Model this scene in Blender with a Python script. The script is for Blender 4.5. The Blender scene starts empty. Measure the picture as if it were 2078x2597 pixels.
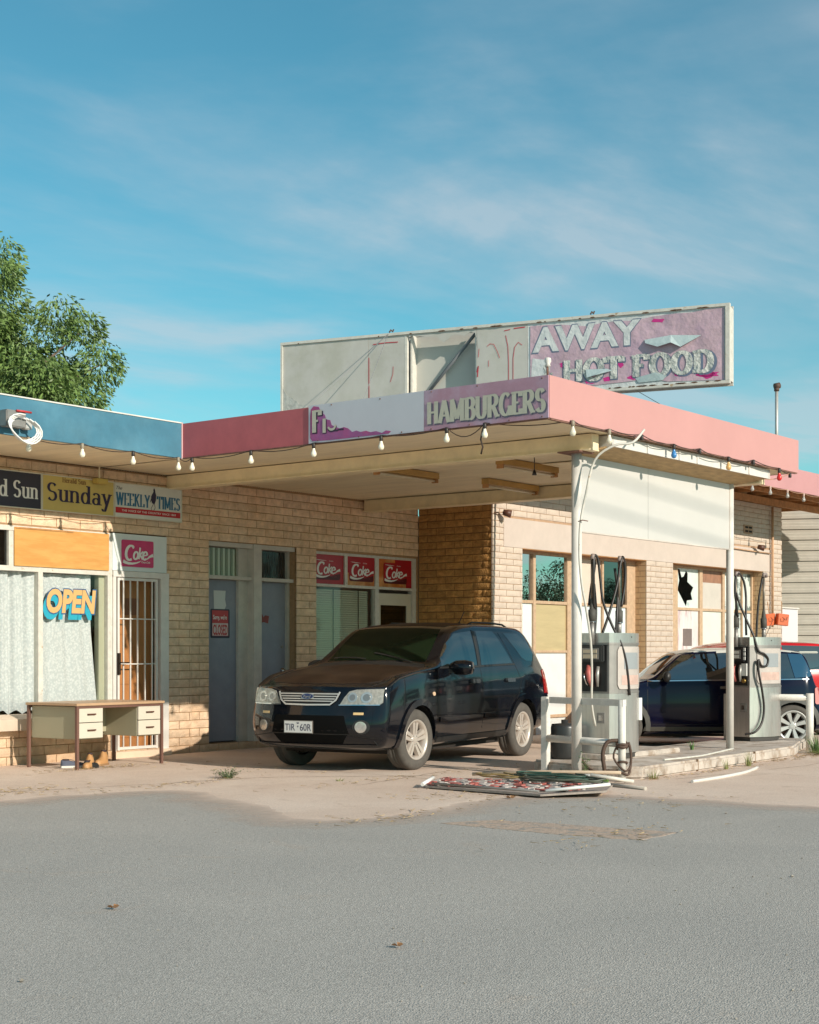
import bpy, bmesh, math, random
from mathutils import Vector, Matrix
from mathutils.bvhtree import BVHTree
random.seed(7)
SC = bpy.context.scene
COL = SC.collection
R = math.radians

# ------------------------------------------------------------------ camera
cam = bpy.data.cameras.new('camera')
cam.sensor_fit = 'HORIZONTAL'
cam.sensor_width = 36.0
cam.lens = 67.98
cam.shift_y = 0.1722
cam.clip_start = 0.1
cam.clip_end = 3000
camo = bpy.data.objects.new('camera', cam)
camo.location = (0, 0, 1.36)
camo.rotation_euler = (R(90), 0, R(37.7 - 90))
COL.objects.link(camo)
SC.camera = camo

# ------------------------------------------------------------------ sky, sun, exposure
SUN = Vector((-0.1275, -1.0, 0.4506)).normalized()
elev = math.asin(SUN.z)
W = bpy.data.worlds.new('World')
SC.world = W
W.use_nodes = True
nt = W.node_tree
nt.nodes.clear()
out = nt.nodes.new('ShaderNodeOutputWorld')
bg = nt.nodes.new('ShaderNodeBackground')
sky = nt.nodes.new('ShaderNodeTexSky')
sky.sky_type = 'NISHITA'
sky.sun_disc = False
sky.sun_elevation = elev
sky.sun_rotation = math.atan2(SUN.x, SUN.y)
sky.air_density = 1.0
sky.dust_density = 0.25
sky.ozone_density = 1.6
tc = nt.nodes.new('ShaderNodeTexCoord')
# thin cirrus: two stretched noises on a flat cloud layer
sep = nt.nodes.new('ShaderNodeSeparateXYZ')
nt.links.new(tc.outputs['Generated'], sep.inputs[0])
mx = nt.nodes.new('ShaderNodeMath'); mx.operation = 'MAXIMUM'; mx.inputs[1].default_value = 0.03
nt.links.new(sep.outputs['Z'], mx.inputs[0])
zz = nt.nodes.new('ShaderNodeMath'); zz.operation = 'ADD'; zz.inputs[1].default_value = 0.06
nt.links.new(mx.outputs[0], zz.inputs[0])
dx = nt.nodes.new('ShaderNodeMath'); dx.operation = 'DIVIDE'
dy = nt.nodes.new('ShaderNodeMath'); dy.operation = 'DIVIDE'
nt.links.new(sep.outputs['X'], dx.inputs[0]); nt.links.new(zz.outputs[0], dx.inputs[1])
nt.links.new(sep.outputs['Y'], dy.inputs[0]); nt.links.new(zz.outputs[0], dy.inputs[1])
cmb = nt.nodes.new('ShaderNodeCombineXYZ')
nt.links.new(dx.outputs[0], cmb.inputs[0]); nt.links.new(dy.outputs[0], cmb.inputs[1])
def cloud(scale_long, scale_across, ang, loc, n_scale, lo, hi, detail=8, dist=0.6):
    mp = nt.nodes.new('ShaderNodeMapping')
    mp.inputs['Rotation'].default_value = (0, 0, ang)
    mp.inputs['Scale'].default_value = (scale_long, scale_across, 1)
    mp.inputs['Location'].default_value = loc
    nt.links.new(cmb.outputs[0], mp.inputs[0])
    n = nt.nodes.new('ShaderNodeTexNoise')
    n.inputs['Scale'].default_value = n_scale
    n.inputs['Detail'].default_value = detail
    n.inputs['Roughness'].default_value = 0.55
    n.inputs['Distortion'].default_value = dist
    nt.links.new(mp.outputs[0], n.inputs['Vector'])
    mr = nt.nodes.new('ShaderNodeMapRange')
    mr.interpolation_type = 'SMOOTHSTEP'
    mr.inputs['From Min'].default_value = lo
    mr.inputs['From Max'].default_value = hi
    nt.links.new(n.outputs['Fac'], mr.inputs['Value'])
    return mr
c1 = cloud(0.55, 0.9, R(52), (1.7, 0.4, 0), 0.9, 0.36, 0.74)
c2 = cloud(0.30, 0.55, R(66), (4.2, 2.3, 0), 2.6, 0.40, 0.74)
mul = nt.nodes.new('ShaderNodeMath'); mul.operation = 'MULTIPLY'
nt.links.new(c1.outputs[0], mul.inputs[0]); nt.links.new(c2.outputs[0], mul.inputs[1])
add = nt.nodes.new('ShaderNodeMath'); add.operation = 'MULTIPLY_ADD'
nt.links.new(c1.outputs[0], add.inputs[0]); add.inputs[1].default_value = 0.38
nt.links.new(mul.outputs[0], add.inputs[2])
cl = nt.nodes.new('ShaderNodeClamp'); cl.inputs['Max'].default_value = 0.55
nt.links.new(add.outputs[0], cl.inputs[0])
tint = nt.nodes.new('ShaderNodeMix'); tint.data_type = 'RGBA'; tint.blend_type = 'MULTIPLY'
tint.inputs[0].default_value = 1.0
nt.links.new(sky.outputs[0], tint.inputs[6]); tint.inputs[7].default_value = (0.45, 0.99, 0.92, 1)
mixc = nt.nodes.new('ShaderNodeMix'); mixc.data_type = 'RGBA'
nt.links.new(cl.outputs[0], mixc.inputs[0])
nt.links.new(tint.outputs[2], mixc.inputs[6])
mixc.inputs[7].default_value = (4.6, 5.0, 5.4, 1)
nt.links.new(mixc.outputs[2], bg.inputs[0])
bg.inputs[1].default_value = 0.098
nt.links.new(bg.outputs[0], out.inputs[0])

sl = bpy.data.lights.new('sun', 'SUN')
sl.energy = 3.8
sl.angle = R(0.53)
sl.color = (1.0, 0.915, 0.79)
so = bpy.data.objects.new('sun', sl)
so.rotation_euler = SUN.to_track_quat('Z', 'Y').to_euler()
so.location = (0, -20, 30)
COL.objects.link(so)
SC.view_settings.view_transform = 'Standard'
SC.view_settings.look = 'None'
SC.view_settings.exposure = 0.4
SC.view_settings.gamma = 1.0
SC.view_settings.use_curve_mapping = False
SC.cycles.max_bounces = 8

# ------------------------------------------------------------------ materials
MATS = {}
def M(name, col, rough=0.6, metal=0.0, var=0.0, vscale=3.0, bump=0.0, bscale=60.0, col2=None, mixlo=0.45, mixhi=0.6,
      mscale=2.0, coat=0.0, spec=0.5, trans=0.0, emit=None, objr=0.0, stretch=None, bdist=0.01, ior=None, cior=None):
    if name in MATS:
        return MATS[name]
    m = bpy.data.materials.new(name)
    m.use_nodes = True
    n = m.node_tree
    b = n.nodes['Principled BSDF']
    b.inputs['Roughness'].default_value = rough
    b.inputs['Metallic'].default_value = metal
    b.inputs['Specular IOR Level'].default_value = spec
    b.inputs['Coat Weight'].default_value = coat
    b.inputs['Coat Roughness'].default_value = 0.04
    if ior: b.inputs['IOR'].default_value = ior
    if cior: b.inputs['Coat IOR'].default_value = cior
    if trans:
        b.inputs['Transmission Weight'].default_value = trans
    geo = n.nodes.new('ShaderNodeNewGeometry')
    vec = geo.outputs['Position']
    if stretch:
        mp = n.nodes.new('ShaderNodeMapping')
        mp.inputs['Scale'].default_value = stretch
        n.links.new(vec, mp.inputs[0])
        vec = mp.outputs[0]
    c = None
    if col2:
        ns = n.nodes.new('ShaderNodeTexNoise'); ns.inputs['Scale'].default_value = mscale
        ns.inputs['Detail'].default_value = 8; ns.inputs['Roughness'].default_value = 0.62
        n.links.new(vec, ns.inputs['Vector'])
        mr = n.nodes.new('ShaderNodeMapRange'); mr.inputs['From Min'].default_value = mixlo; mr.inputs['From Max'].default_value = mixhi
        n.links.new(ns.outputs['Fac'], mr.inputs['Value'])
        mi = n.nodes.new('ShaderNodeMix'); mi.data_type = 'RGBA'
        mi.inputs[6].default_value = (*col, 1); mi.inputs[7].default_value = (*col2, 1)
        n.links.new(mr.outputs[0], mi.inputs[0])
        c = mi.outputs[2]
    if var:
        ns = n.nodes.new('ShaderNodeTexNoise'); ns.inputs['Scale'].default_value = vscale
        ns.inputs['Detail'].default_value = 10; ns.inputs['Roughness'].default_value = 0.68
        n.links.new(vec, ns.inputs['Vector'])
        mr = n.nodes.new('ShaderNodeMapRange'); mr.inputs['From Min'].default_value = 0.3; mr.inputs['From Max'].default_value = 0.7
        mr.inputs['To Min'].default_value = 1 - var; mr.inputs['To Max'].default_value = 1 + var
        n.links.new(ns.outputs['Fac'], mr.inputs['Value'])
        mi = n.nodes.new('ShaderNodeMix'); mi.data_type = 'RGBA'; mi.blend_type = 'MULTIPLY'
        mi.inputs[0].default_value = 1
        if c: n.links.new(c, mi.inputs[6])
        else: mi.inputs[6].default_value = (*col, 1)
        n.links.new(mr.outputs[0], mi.inputs[7])
        c = mi.outputs[2]
    if objr:
        oi = n.nodes.new('ShaderNodeObjectInfo')
        mr = n.nodes.new('ShaderNodeMapRange'); mr.inputs['To Min'].default_value = 1 - objr; mr.inputs['To Max'].default_value = 1 + objr
        n.links.new(oi.outputs['Random'], mr.inputs['Value'])
        mi = n.nodes.new('ShaderNodeMix'); mi.data_type = 'RGBA'; mi.blend_type = 'MULTIPLY'; mi.inputs[0].default_value = 1
        n.links.new(c, mi.inputs[6]); n.links.new(mr.outputs[0], mi.inputs[7]); c = mi.outputs[2]
        # dirt splashed up from the ground
        sp_ = n.nodes.new('ShaderNodeSeparateXYZ'); n.links.new(geo.outputs['Position'], sp_.inputs[0])
        nz_ = n.nodes.new('ShaderNodeTexNoise'); nz_.inputs['Scale'].default_value = 3.5; nz_.inputs['Detail'].default_value = 6
        n.links.new(geo.outputs['Position'], nz_.inputs['Vector'])
        ad = n.nodes.new('ShaderNodeMath'); ad.operation = 'MULTIPLY_ADD'; ad.inputs[1].default_value = .9; n.links.new(nz_.outputs['Fac'], ad.inputs[0]); n.links.new(sp_.outputs['Z'], ad.inputs[2])
        mr = n.nodes.new('ShaderNodeMapRange'); mr.inputs['From Min'].default_value = .45; mr.inputs['From Max'].default_value = .85; mr.inputs['To Min'].default_value = .55; mr.inputs['To Max'].default_value = 0
        n.links.new(ad.outputs[0], mr.inputs['Value'])
        mi = n.nodes.new('ShaderNodeMix'); mi.data_type = 'RGBA'; n.links.new(mr.outputs[0], mi.inputs[0]); n.links.new(c, mi.inputs[6]); mi.inputs[7].default_value = (.30, .19, .11, 1); c = mi.outputs[2]
    if c: n.links.new(c, b.inputs['Base Color'])
    else: b.inputs['Base Color'].default_value = (*col, 1)
    if bump:
        ns = n.nodes.new('ShaderNodeTexNoise'); ns.inputs['Scale'].default_value = bscale
        ns.inputs['Detail'].default_value = 4
        n.links.new(geo.outputs['Position'], ns.inputs['Vector'])
        bp = n.nodes.new('ShaderNodeBump'); bp.inputs['Strength'].default_value = bump; bp.inputs['Distance'].default_value = bdist
        n.links.new(ns.outputs['Fac'], bp.inputs['Height'])
        n.links.new(bp.outputs[0], b.inputs['Normal'])
    if emit:
        b.inputs['Emission Color'].default_value = (*emit, 1); b.inputs['Emission Strength'].default_value = 1
    MATS[name] = m
    return m

def glass(name, tint=(0.9, 0.95, 0.95), refl=1.0, rough=0.01):
    m = bpy.data.materials.new(name); m.use_nodes = True
    n = m.node_tree; n.nodes.clear()
    o = n.nodes.new('ShaderNodeOutputMaterial')
    t = n.nodes.new('ShaderNodeBsdfTransparent'); t.inputs[0].default_value = (*tint, 1)
    g = n.nodes.new('ShaderNodeBsdfGlossy'); g.inputs['Roughness'].default_value = rough
    fr = n.nodes.new('ShaderNodeFresnel'); fr.inputs[0].default_value = 1.5
    mu = n.nodes.new('ShaderNodeMath'); mu.operation = 'MULTIPLY'; mu.inputs[1].default_value = refl; mu.use_clamp = True
    mi = n.nodes.new('ShaderNodeMixShader')
    gg = n.nodes.new('ShaderNodeNewGeometry'); sb_ = n.nodes.new('ShaderNodeMath'); sb_.operation = 'SUBTRACT'; sb_.inputs[0].default_value = 1
    n.links.new(gg.outputs['Backfacing'], sb_.inputs[1])   # the pane is a thin box: reflect once, on its outer face
    m2_ = n.nodes.new('ShaderNodeMath'); m2_.operation = 'MULTIPLY'; n.links.new(mu.outputs[0], m2_.inputs[0]); n.links.new(sb_.outputs[0], m2_.inputs[1])
    n.links.new(fr.outputs[0], mu.inputs[0]); n.links.new(m2_.outputs[0], mi.inputs[0])
    n.links.new(t.outputs[0], mi.inputs[1]); n.links.new(g.outputs[0], mi.inputs[2])
    n.links.new(mi.outputs[0], o.inputs[0])
    MATS[name] = m
    return m

brickA = M('cream brick paint', (0.73, 0.50, 0.32), 0.85, var=0.22, vscale=9, bump=0.9, bscale=55, bdist=0.012, col2=(0.75, 0.55, 0.38), mscale=1.3, objr=.09)
brickD = M('shade toned split face brick', (0.50, 0.265, 0.085), 0.85, var=0.3, vscale=10, bump=1.0, bscale=45, bdist=0.02, objr=.15)  # side wall under the canopy: its shade is put into this darker colour
brickB = M('pale cream brick paint', (0.56, 0.46, 0.375), 0.8, var=0.10, vscale=6, bump=0.35, bscale=45, objr=.05)
mortA = M('cream mortar', (0.38, 0.23, 0.12), 0.95, var=0.2, vscale=20)
mortD = M('shade toned mortar', (0.17, 0.09, 0.035), 0.95)  # mortar darkened to go with the shade painted into the side wall
mortB = M('pale mortar', (0.42, 0.27, 0.17), 0.95, var=0.15, vscale=12)
render_ = M('painted render', (0.54, 0.455, 0.395), 0.8, var=0.06, vscale=3, bump=0.25, bscale=90)
white = M('white paint', (0.66, 0.62, 0.57), 0.5, var=0.08, vscale=8, bump=0.05)
oldwhite = M('aged white paint', (0.60, 0.565, 0.50), 0.55, var=0.14, vscale=14, col2=(0.42, 0.30, 0.19), mixlo=0.64, mixhi=0.70, mscale=9)
soffm = M('cream soffit paint', (0.86, 0.74, 0.52), 0.7, var=0.12, vscale=1.2, stretch=(4, 0.6, 1))
beamm = M('cream beam paint', (0.84, 0.70, 0.45), 0.6, var=0.12, vscale=4)
brownsoff = M('stained soffit boards', (0.42, 0.28, 0.13), 0.75, var=0.3, vscale=5, stretch=(1, 4, 1))
bluef = M('faded teal blue fascia', (0.05, 0.165, 0.235), 0.55, var=0.24, vscale=1.3, col2=(0.075, 0.20, 0.27), mscale=1.2)
redf = M('dusty red fascia', (0.52, 0.12, 0.13), 0.55, var=0.12, vscale=2.5)
pinkf = M('sun bleached pink fascia', (0.53, 0.265, 0.245), 0.6, var=0.05, vscale=1.0)
pinkf2 = M('wing pink fascia', (0.50, 0.245, 0.245), 0.6, var=0.06, vscale=1.0)
timber = M('brown stained timber', (0.46, 0.23, 0.085), 0.7, var=0.3, vscale=8)
winframe = M('brown window frame', (0.50, 0.345, 0.22), 0.6, var=0.2, vscale=12)
roofm = M('dull roof sheet', (0.35, 0.34, 0.32), 0.6, var=0.15)
gls = glass('window glass', (0.97, 0.985, 0.98), 1.0)
glsd = glass('dark glass', (0.25, 0.3, 0.3), 3.0)
black = M('black rubber', (0.012, 0.012, 0.012), 0.45)
dark = M('interior dark', (0.02, 0.018, 0.015), 0.9)
steel = M('stainless steel', (0.58, 0.56, 0.53), 0.28, 0.75, var=0.12, vscale=5, stretch=(6, 6, 0.7))
dsteel = M('dull grey metal', (0.30, 0.28, 0.26), 0.45, 0.5, var=0.15, vscale=6)
chrome = M('chrome', (0.75, 0.74, 0.72), 0.12, 1.0)
conc = M('old concrete', (0.44, 0.37, 0.31), 0.9, var=0.2, vscale=6, bump=0.5, bscale=50, col2=(0.33, 0.27, 0.22), mscale=3)

# ------------------------------------------------------------------ builders
def world_of(o):
    if o is None: return Matrix.Identity(4)
    b = Matrix.LocRotScale(o.location, o.rotation_euler, o.scale)
    if o.parent: return world_of(o.parent) @ o.matrix_parent_inverse @ b
    return b

def link(o, parent=None, local=False):
    COL.objects.link(o)
    if parent is not None:
        o.parent = parent
        if not local: o.matrix_parent_inverse = world_of(parent).inverted()
    return o

class MB:
    def __init__(s): s.v = []; s.f = []; s.mi = []; s.sm = []; s.m = 0; s.smooth = False
    def poly(s, pts):
        i = len(s.v); s.v += [tuple(p) for p in pts]
        s.f.append(tuple(range(i, i + len(pts)))); s.mi.append(s.m); s.sm.append(s.smooth)
        return s
    def faces(s, vs, fs, T=None):
        i = len(s.v)
        s.v += [tuple(T @ Vector(p)) if T else tuple(p) for p in vs]
        for f in fs: s.f.append(tuple(a + i for a in f)); s.mi.append(s.m); s.sm.append(s.smooth)
        return s
    def box(s, a, b, T=None):
        x0, y0, z0 = [min(a[k], b[k]) for k in range(3)]; x1, y1, z1 = [max(a[k], b[k]) for k in range(3)]
        vs = [(x0,y0,z0),(x1,y0,z0),(x1,y1,z0),(x0,y1,z0),(x0,y0,z1),(x1,y0,z1),(x1,y1,z1),(x0,y1,z1)]
        fs = [(0,3,2,1),(4,5,6,7),(0,1,5,4),(1,2,6,5),(2,3,7,6),(3,0,4,7)]
        return s.faces(vs, fs, T)
    def tube(s, path, r, seg=8, cap=True, r2=None):
        P = [Vector(p) for p in path]; n = len(P); rings = []
        up = Vector((0, 0, 1)); prev = None
        for i, p in enumerate(P):
            d = (P[min(i+1, n-1)] - P[max(i-1, 0)])
            if d.length < 1e-9: d = Vector((0,0,1))
            d.normalize()
            if prev is None:
                a = up.cross(d)
                if a.length < 0.05: a = Vector((1, 0, 0)).cross(d)
            else:
                a = prev - d * prev.dot(d)
                if a.length < 1e-4: a = up.cross(d)
            a.normalize(); prev = a; b = d.cross(a)
            rr = r if r2 is None else r + (r2 - r) * i / max(1, n - 1)
            if isinstance(r, (list, tuple)): rr = r[i]
            rings.append([p + (a * math.cos(2*math.pi*k/seg) + b * math.sin(2*math.pi*k/seg)) * rr for k in range(seg)])
        i0 = len(s.v)
        for rg in rings: s.v += [tuple(q) for q in rg]
        o = s.smooth
        for i in range(n - 1):
            for k in range(seg):
                a = i0 + i*seg + k; b = i0 + i*seg + (k+1) % seg
                s.f.append((a, b, b + seg, a + seg)); s.mi.append(s.m); s.sm.append(True)
        if cap:
            s.f.append(tuple(i0 + k for k in reversed(range(seg)))); s.mi.append(s.m); s.sm.append(False)
            s.f.append(tuple(i0 + (n-1)*seg + k for k in range(seg))); s.mi.append(s.m); s.sm.append(False)
        return s
    def lathe(s, prof, seg=24, T=None, smooth=True):   # profile (r, h) about local z
        i0 = len(s.v); n = len(prof)
        for (r, hh) in prof:
            for k in range(seg):
                a = 2*math.pi*k/seg; p = Vector((r*math.cos(a), r*math.sin(a), hh))
                s.v.append(tuple(T @ p) if T else tuple(p))
        for i in range(n - 1):
            for k in range(seg):
                a = i0 + i*seg + k; b = i0 + i*seg + (k+1) % seg
                s.f.append((a, b, b + seg, a + seg)); s.mi.append(s.m); s.sm.append(smooth)
        return s
    def prism(s, poly, axis_o, u, v, n, depth):   # 2D polygon in frame (o,u,v), extruded along n
        o = Vector(axis_o); u = Vector(u); v = Vector(v); n = Vector(n)
        a = [o + u*p[0] + v*p[1] for p in poly]; b = [q + n*depth for q in a]
        i = len(s.v); k = len(poly); s.v += [tuple(q) for q in a + b]
        s.f.append(tuple(range(i + k - 1, i - 1, -1))); s.f.append(tuple(range(i + k, i + 2*k)))
        s.mi += [s.m]*2; s.sm += [False]*2
        for j in range(k):
            s.f.append((i + j, i + (j+1) % k, i + k + (j+1) % k, i + k + j)); s.mi.append(s.m); s.sm.append(False)
        return s
    def mesh(s, name, mats):
        me = bpy.data.meshes.new(name)
        me.from_pydata(s.v, [], s.f)
        for m in (mats if isinstance(mats, (list, tuple)) else [mats]): me.materials.append(m)
        me.polygons.foreach_set('material_index', s.mi)
        me.polygons.foreach_set('use_smooth', s.sm)
        me.update()
        return me
    def build(s, name, mats, parent=None, local=False, fix=True, bevel=0):
        me = s.mesh(name, mats)
        if fix or bevel:
            bm = bmesh.new(); bm.from_mesh(me)
            if fix: bmesh.ops.recalc_face_normals(bm, faces=bm.faces)
            if bevel:
                bmesh.ops.remove_doubles(bm, verts=bm.verts, dist=1e-5)
                es = [e for e in bm.edges if len(e.link_faces) == 2 and e.calc_face_angle(0) > 0.6]
                bmesh.ops.bevel(bm, geom=es, offset=bevel, segments=2, affect='EDGES', clamp_overlap=True)
            bm.to_mesh(me); bm.free()
        o = bpy.data.objects.new(name, me)
        return link(o, parent, local)

def box(name, a, b, m, parent=None, local=False, bevel=0):
    return MB().box(a, b).build(name, m, parent, local, bevel=bevel)

def thing(name, label, cat, loc=(0, 0, 0), rz=0, group=None):
    o = bpy.data.objects.new(name, None); COL.objects.link(o)
    o.location = loc; o.rotation_euler = (0, 0, rz); o.empty_display_size = 0.1
    return tag(o, label, cat, group)
def tag(o, label=None, cat=None, group=None, kind=None):
    if label: o['label'] = label
    if cat: o['category'] = cat
    if group: o['group'] = group
    if kind: o['kind'] = kind
    return o
def struct(o): o['kind'] = 'structure'; return o
def stuff(o): o['kind'] = 'stuff'; return o

def copy_tree(o, parent=None):
    c = o.copy(); COL.objects.link(c)
    c.parent = parent
    for ch in list(o.children): copy_tree(ch, c)
    return c

# ---- lettering: a stroke-built slab serif face and Blender's own sans
GL = {
'H': (.85, [('l',.17,0,.17,1),('l',.68,0,.68,1),('l',.17,.52,.68,.52)], [(.17,0),(.17,1),(.68,0),(.68,1)]),
'A': (.86, [('l',.10,0,.43,1),('l',.43,1,.76,0),('l',.21,.32,.66,.32)], [(.10,0),(.76,0)]),
'M': (1.04,[('l',.15,0,.15,1),('l',.15,1,.5,.12),('l',.5,.12,.87,1),('l',.87,0,.87,1)], [(.15,0),(.11,1),(.87,0),(.91,1)]),
'B': (.78, [('l',.17,0,.17,1),('l',.17,.97,.42,.97),('a',.42,.755,.22,.215,90,-90),('l',.17,.53,.42,.53),('a',.43,.275,.25,.25,90,-90),('l',.17,.03,.43,.03)], [(.13,0),(.13,1)]),
'U': (.84, [('l',.16,1,.16,.32),('a',.42,.32,.26,.29,180,360),('l',.68,.32,.68,1)], [(.16,1),(.68,1)]),
'R': (.84, [('l',.17,0,.17,1),('l',.17,.97,.42,.97),('a',.42,.74,.24,.23,90,-90),('l',.17,.5,.42,.5),('l',.40,.5,.70,0)], [(.17,0),(.13,1),(.74,0)]),
'G': (.86, [('a',.45,.5,.33,.47,48,335),('l',.75,.0,.75,.42)], [(.72,.43)]),
'E': (.74, [('l',.17,0,.17,1),('l',.17,.96,.60,.96),('l',.17,.52,.48,.52),('l',.17,.04,.62,.04),('l',.60,1,.60,.78),('l',.63,0,.63,.24)], [(.13,0),(.13,1)]),
'S': (.72, [('a',.37,.74,.21,.23,25,270),('a',.37,.27,.22,.24,90,-155)], []),
'F': (.70, [('l',.17,0,.17,1),('l',.17,.96,.60,.96),('l',.17,.52,.46,.52),('l',.60,1,.60,.76)], [(.17,0),(.13,1)]),
'I': (.36, [('l',.18,0,.18,1)], [(.18,0),(.18,1)]),
'T': (.78, [('l',.39,0,.39,1),('l',.06,.96,.72,.96),('l',.07,1,.07,.76),('l',.71,1,.71,.76)], [(.39,0)]),
'O': (.86, [('a',.43,.5,.31,.47,0,360)], []),
'D': (.84, [('l',.17,0,.17,1),('l',.17,.96,.38,.96),('a',.38,.5,.32,.46,90,-90),('l',.17,.04,.38,.04)], [(.13,0),(.13,1)]),
'K': (.82, [('l',.17,0,.17,1),('l',.17,.40,.64,1),('l',.33,.58,.68,0)], [(.17,0),(.17,1),(.66,1),(.70,0)]),
'L': (.68, [('l',.17,0,.17,1),('l',.17,.04,.58,.04),('l',.60,0,.60,.26)], [(.13,0),(.17,1)]),
'Y': (.80, [('l',.10,1,.40,.46),('l',.70,1,.40,.46),('l',.40,.5,.40,0)], [(.10,1),(.70,1),(.40,0)]),
'W': (1.12,[('l',.10,1,.32,0),('l',.32,0,.55,1),('l',.55,1,.78,0),('l',.78,0,1.0,1)], [(.10,1),(.55,1),(1.0,1)]),
'u': (.66, [('l',.15,.66,.15,.2),('a',.33,.2,.18,.18,180,360),('l',.51,.66,.51,0)], [(.11,.66),(.47,.66),(.55,0)]),
'n': (.66, [('l',.15,0,.15,.66),('a',.33,.45,.18,.18,180,0),('l',.51,.45,.51,0)], [(.15,0),(.11,.66),(.51,0)]),
'd': (.70, [('a',.32,.32,.2,.3,0,360),('l',.54,0,.54,1)], [(.50,1),(.58,0)]),
'a': (.62, [('a',.28,.19,.17,.17,0,360),('l',.47,0,.47,.46),('a',.29,.46,.18,.18,0,155)], [(.51,0)]),
'y': (.66, [('l',.12,.66,.33,.02),('l',.54,.66,.24,-.27),('a',.17,-.22,.09,.08,-20,-200)], [(.12,.66),(.54,.66)]),
'e': (.60, [('a',.31,.33,.22,.31,0,318),('l',.09,.36,.53,.36)], []),
'r': (.48, [('l',.15,0,.15,.66),('a',.32,.45,.17,.17,180,50)], [(.15,0),(.11,.66)]),
'l': (.34, [('l',.17,0,.17,1)], [(.17,0),(.13,1)]),
' ': (.34, [], []),
}
def strokes_of(ch, T, t, serif):
    w, st, sf = GL[ch]
    segs = []
    for e in st:
        if e[0] == 'l':
            x0, y0, x1, y1 = e[1:]
            ln = math.hypot(x1-x0, y1-y0)
            segs.append(([(x0, y0), (x1, y1)], None))
        else:
            _, cx_, cy_, rx, ry, a0, a1 = e
            n = max(6, int(abs(a1-a0)/18))
            segs.append(([(cx_ + rx*math.cos(R(a0+(a1-a0)*i/n)), cy_ + ry*math.sin(R(a0+(a1-a0)*i/n))) for i in range(n+1)], None))
    return w, segs, sf
def ribbon(pts, wf):
    L = []; Rr = []
    n = len(pts)
    for i in range(n):
        a = pts[max(0, i-1)]; b = pts[min(n-1, i+1)]
        d = (b[0]-a[0], b[1]-a[1]); ln = math.hypot(*d) or 1e-6
        nx, ny = -d[1]/ln, d[0]/ln
        w = wf(i/(n-1) if n > 1 else 0, d[0]/ln, d[1]/ln) / 2
        L.append((pts[i][0]+nx*w, pts[i][1]+ny*w)); Rr.append((pts[i][0]-nx*w, pts[i][1]-ny*w))
    return L, Rr
LAY = [0]
def put_ribbon(mb, pts, wf, fr, lift):
    o, u, v, n = fr
    L, Rr = ribbon(pts, wf)
    LAY[0] = (LAY[0] + 1) % 9
    off = n * (lift + 0.00025 * LAY[0])
    P = lambda q: o + u*q[0] + v*q[1] + off
    for i in range(len(pts)-1):
        mb.poly([P(Rr[i]), P(Rr[i+1]), P(L[i+1]), P(L[i])])
def serif_text(text, hgt, fr, mat, name='lettering', parent=None, T=.19, t=.07, lift=.002, xs=1.0, serif=.13, mb=None, dxy=(0, 0), track=0.0, local=False, slant=0, fit=None):
    own = mb is None
    mb = mb or MB()
    x = 0; tot = sum(GL[c][0] + track for c in text)
    if fit: xs = fit / (tot * hgt)
    for ch in text:
        w, segs, sf = strokes_of(ch, T, t, serif)
        def tr(p): return ((x + p[0] + slant*p[1]) * hgt * xs + dxy[0], p[1] * hgt + dxy[1])
        for pts, _ in segs:
            q = [tr(p) for p in pts]
            put_ribbon(mb, q, lambda s, dx, dy: hgt * (t + (T - t) * abs(dy) ** 1.2), fr, lift)
        if serif:
            for (sx, sy) in sf:
                yy = sy + (t/2 if sy < .01 else -t/2)
                if sy < .01 or sy > .3:
                    put_ribbon(mb, [tr((sx - serif, yy)), tr((sx + serif, yy))], lambda s, dx, dy: hgt * t, fr, lift)
        x += w + track
    if own: return mb.build(name, mat, parent, local, fix=False)
def frame(o, u, v=(0, 0, 1), n=None):
    o = Vector(o); u = Vector(u).normalized(); v = Vector(v)
    n = Vector(n).normalized() if n else u.cross(v).normalized()
    return (o, u, v, n)
def sans_text(text, hgt, fr, mat, name='lettering', parent=None, bold=0.0, shear=0.0, fit=None, lift=.003, local=False, extr=0.0006, align='LEFT', space=1.0):
    cu = bpy.data.curves.new(name, 'FONT'); cu.body = text
    cu.size = hgt / 0.70; cu.offset = bold * hgt; cu.shear = shear; cu.extrude = extr; cu.align_x = align; cu.space_character = space
    cu.resolution_u = 4
    tmp = bpy.data.objects.new('tmp', cu); COL.objects.link(tmp)
    dg = bpy.context.evaluated_depsgraph_get(); dg.update()
    me = bpy.data.meshes.new_from_object(tmp.evaluated_get(dg))
    bpy.data.objects.remove(tmp); bpy.data.curves.remove(cu)
    if fit and len(me.vertices):
        xs = [v.co.x for v in me.vertices]; k = fit / (max(xs) - min(xs)); x0 = min(xs)
        for v in me.vertices: v.co.x = (v.co.x - x0) * k
    o, u, v, n = fr
    Mx = Matrix(((u.x, v.x, n.x, o.x + n.x*lift), (u.y, v.y, n.y, o.y + n.y*lift), (u.z, v.z, n.z, o.z + n.z*lift), (0, 0, 0, 1)))
    me.transform(Mx); me.name = name
    me.materials.clear(); me.materials.append(mat)
    ob = bpy.data.objects.new(name, me)
    return link(ob, parent, local)
def flat_poly(pts2, fr, lift=0.002, thick=0.0015, mb=None):
    mb = mb or MB(); o, u, v, n = fr
    mb.prism(pts2, o + n*lift, u, v, n, thick)
    return mb
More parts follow.
